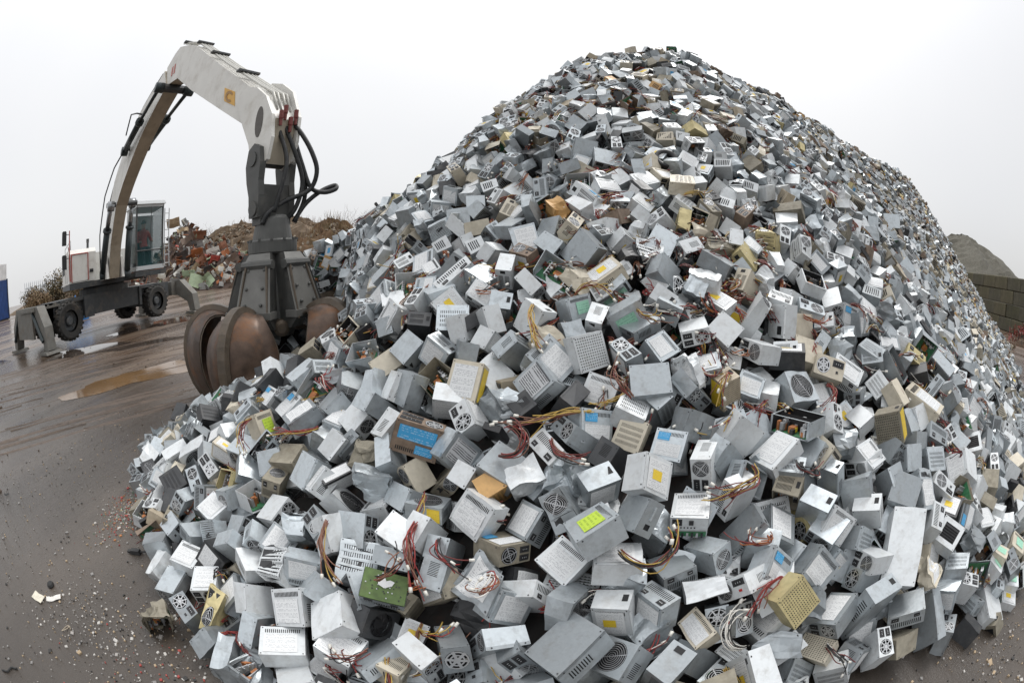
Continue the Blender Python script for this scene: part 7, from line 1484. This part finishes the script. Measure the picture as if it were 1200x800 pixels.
def stalks():
    g = np.random.default_rng(9); mb = MB()
    for k in range(900):
        t = g.random()
        if t < .5: x, y = g.normal(-17.2, 2.6), g.normal(38, 1.6); z = max(0, 5.3 * (1 - math.hypot((x + 17.2) / 7.5, (y - 39) / 6) ** 1.2)) - .1
        else: s_, n_ = g.uniform(-11, 12), g.normal(0, 1.3); x = -25 + s_ * .825 - n_ * .565; y = 40 + s_ * .565 + n_ * .825; z = max(0, 5.9 * (1 - math.hypot(s_ / 14, n_ / 5) ** 2.2)) - .1
        h = g.uniform(.4, 1.3); d = np.array([g.normal(0, .2), g.normal(0, .2), 1]); mb.tube([(x, y, z), tuple(np.array([x, y, z]) + d * h * .6), tuple(np.array([x, y, z]) + d * h + g.normal(0, .08, 3))], [.022, .016, .006], int(g.integers(2)), 3, False)
    tag(link('dry_stalks', mb.mesh('dry_stalks', [mat('straw', (.30, .22, .12), .8), mat('dead_stem', (.14, .09, .06), .8)])), 'dry brown weed stalks on the earth mounds', 'weeds', None, 'stuff')
stalks()
def clods():
    g = np.random.default_rng(14); mb = MB()
    for k in range(1000):
        if k < 420: x, y = g.normal(-17, 3.2), g.normal(36.5, 2.2); z = 5.3 * (1 - math.hypot((x + 17.2) / 7.5, (y - 39) / 6) ** 1.2)
        else: s_, n_ = g.uniform(-9, 11), g.uniform(-4, 1); x = -25 + s_ * .825 - n_ * .565; y = 40 + s_ * .565 + n_ * .825; z = 5.9 * (1 - math.hypot(s_ / 14, n_ / 5) ** 2.2)
        if z < 0: continue
        mb.box((x, y, z), tuple(g.uniform(.1, .4, 3)), int(g.integers(3)), rrot(g), .7)
    tag(link('soil_clods', mb.mesh('soil_clods', [EARTH, RUBBLE, mat('pale_rubble', (.28, .24, .19), .9, 0, .3, 2)])), 'clods and rubble lying over the earth mounds', 'rubble', None, 'stuff')
clods()
# retaining wall of big concrete blocks, right
def block_wall():
    A = np.array([29.0, 14.5]); B = np.array([23.9, 5.0]); d = (B - A) / np.linalg.norm(B - A); rot = math.atan2(d[1], d[0]); L = np.linalg.norm(B - A); M = np.array([[cos(rot), -sin(rot), 0], [sin(rot), cos(rot), 0], [0, 0, 1.]])
    rt = thing('block_wall', (A[0], A[1], 0), 'mossy retaining wall of big stacked concrete blocks below the gravel heap', 'wall'); g = np.random.default_rng(2)
    ms = [mat('mossy_concrete_' + n, c, .85, 0, .3, 2.2, dirt=.7, dirtcol=(.06, .06, .03), dscale=1.5, bump=.2, bscale=8) for n, c in (('grey', (.085, .078, .055)), ('olive', (.066, .062, .038)), ('tan', (.10, .088, .055)))]; me = []
    for m in ms:
        mb = MB(); h = np.array([.74, .40, .355]); c = .04
        P = [(sx * (h[0] - c * (z != 0)), sy * (h[1] - c * (z != 0)), zz) for zz, z in ((-h[2], 1), (-h[2] + c, 0), (h[2] - c, 0), (h[2], 1)) for sx, sy in ((-1, -1), (1, -1), (1, 1), (-1, 1))]; mb.v = P
        for k in range(3):
            for j in range(4): a = k * 4 + j; b = k * 4 + (j + 1) % 4; mb.f.append((a, b, b + 4, a + 4)); mb.m.append(0)
        mb.f.append((3, 2, 1, 0)); mb.m.append(0); mb.f.append((12, 13, 14, 15)); mb.m.append(0); me.append(mb.mesh('block', [m]))
    for row in range(4):
        x = .75 - (.75 if row % 2 else 0)
        while x < L + 4:
            p = A + d * x; o = link('block', me[int(g.integers(3))], rt, (p[0] - A[0] + g.normal(0, .015), p[1] - A[1] + g.normal(0, .015), .36 + .725 * row)); o.rotation_euler = (0, 0, rot + g.normal(0, .006)); x += 1.51
block_wall()
def red_scrap():
    g = np.random.default_rng(17); mb = MB(); n = 0
    while n < 900:
        x, y = g.normal(21.5, .9), g.normal(5.6, 1.0); h = 1.5 * (1 - math.hypot((x - 21.5) / 2.2, (y - 5.6) / 2.4))
        if h < 0: continue
        n += 1; p = np.array([x, y, h * g.uniform(.7, 1)]); d = g.normal(size=3); d /= np.linalg.norm(d); mb.tube([p, p + d * .16 + [0, 0, .06], p + d * .32 + g.normal(0, .06, 3)], .017, int(g.choice([0, 0, 1, 6, 4])), 3, False)
    tag(link('cable_scrap', mb.mesh('cable_scrap', CW)), 'low tangle of red brown cable scrap in front of the block wall', 'cables', None, 'stuff')
red_scrap()
# black round blower housing lying on the heap
def blower():
    p = np.array([1.11, 2.98, 0.]); p[2] = float(heap_h(p[0], p[1])) + .05; n = heap_n(np.array(p[0]), np.array(p[1])); n = n + np.array([-.15, -.55, .1]); n /= np.linalg.norm(n)
    rt = thing('round_fan_housing', tuple(p), 'round black fan housing like a thick ring, upper middle of the heap', 'fan')
    mb = MB(); mb.lathe([(.052, -.03), (.085, -.03), (.09, -.02), (.09, .03), (.085, .036), (.062, .036), (.052, .01), (.052, -.03)], p, n, 0, 28); part('ring', mb, PLASTIC, rt, True)
    mb = MB(); mb.lathe([(0, .012), (.03, .012), (.034, .0), (.034, -.02), (0, -.02)], p, n, 0, 18); part('hub', mb, RUB, rt)
    mb = MB(); mb.lathe([(.034, -.012), (.053, -.016), (.053, -.02)], p, n, 0, 18); part('rotor', mb, DARK, rt)
blower()

# ------------------------------------------------------------------ the heap
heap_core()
for i_, rec_ in enumerate(HEROES): place_psu(rec_, i_)
ALLH = HEROES; HEROES = HEROES + SMALLER
build_mass(scatter_heap(), SMALLER)
heap_cables()
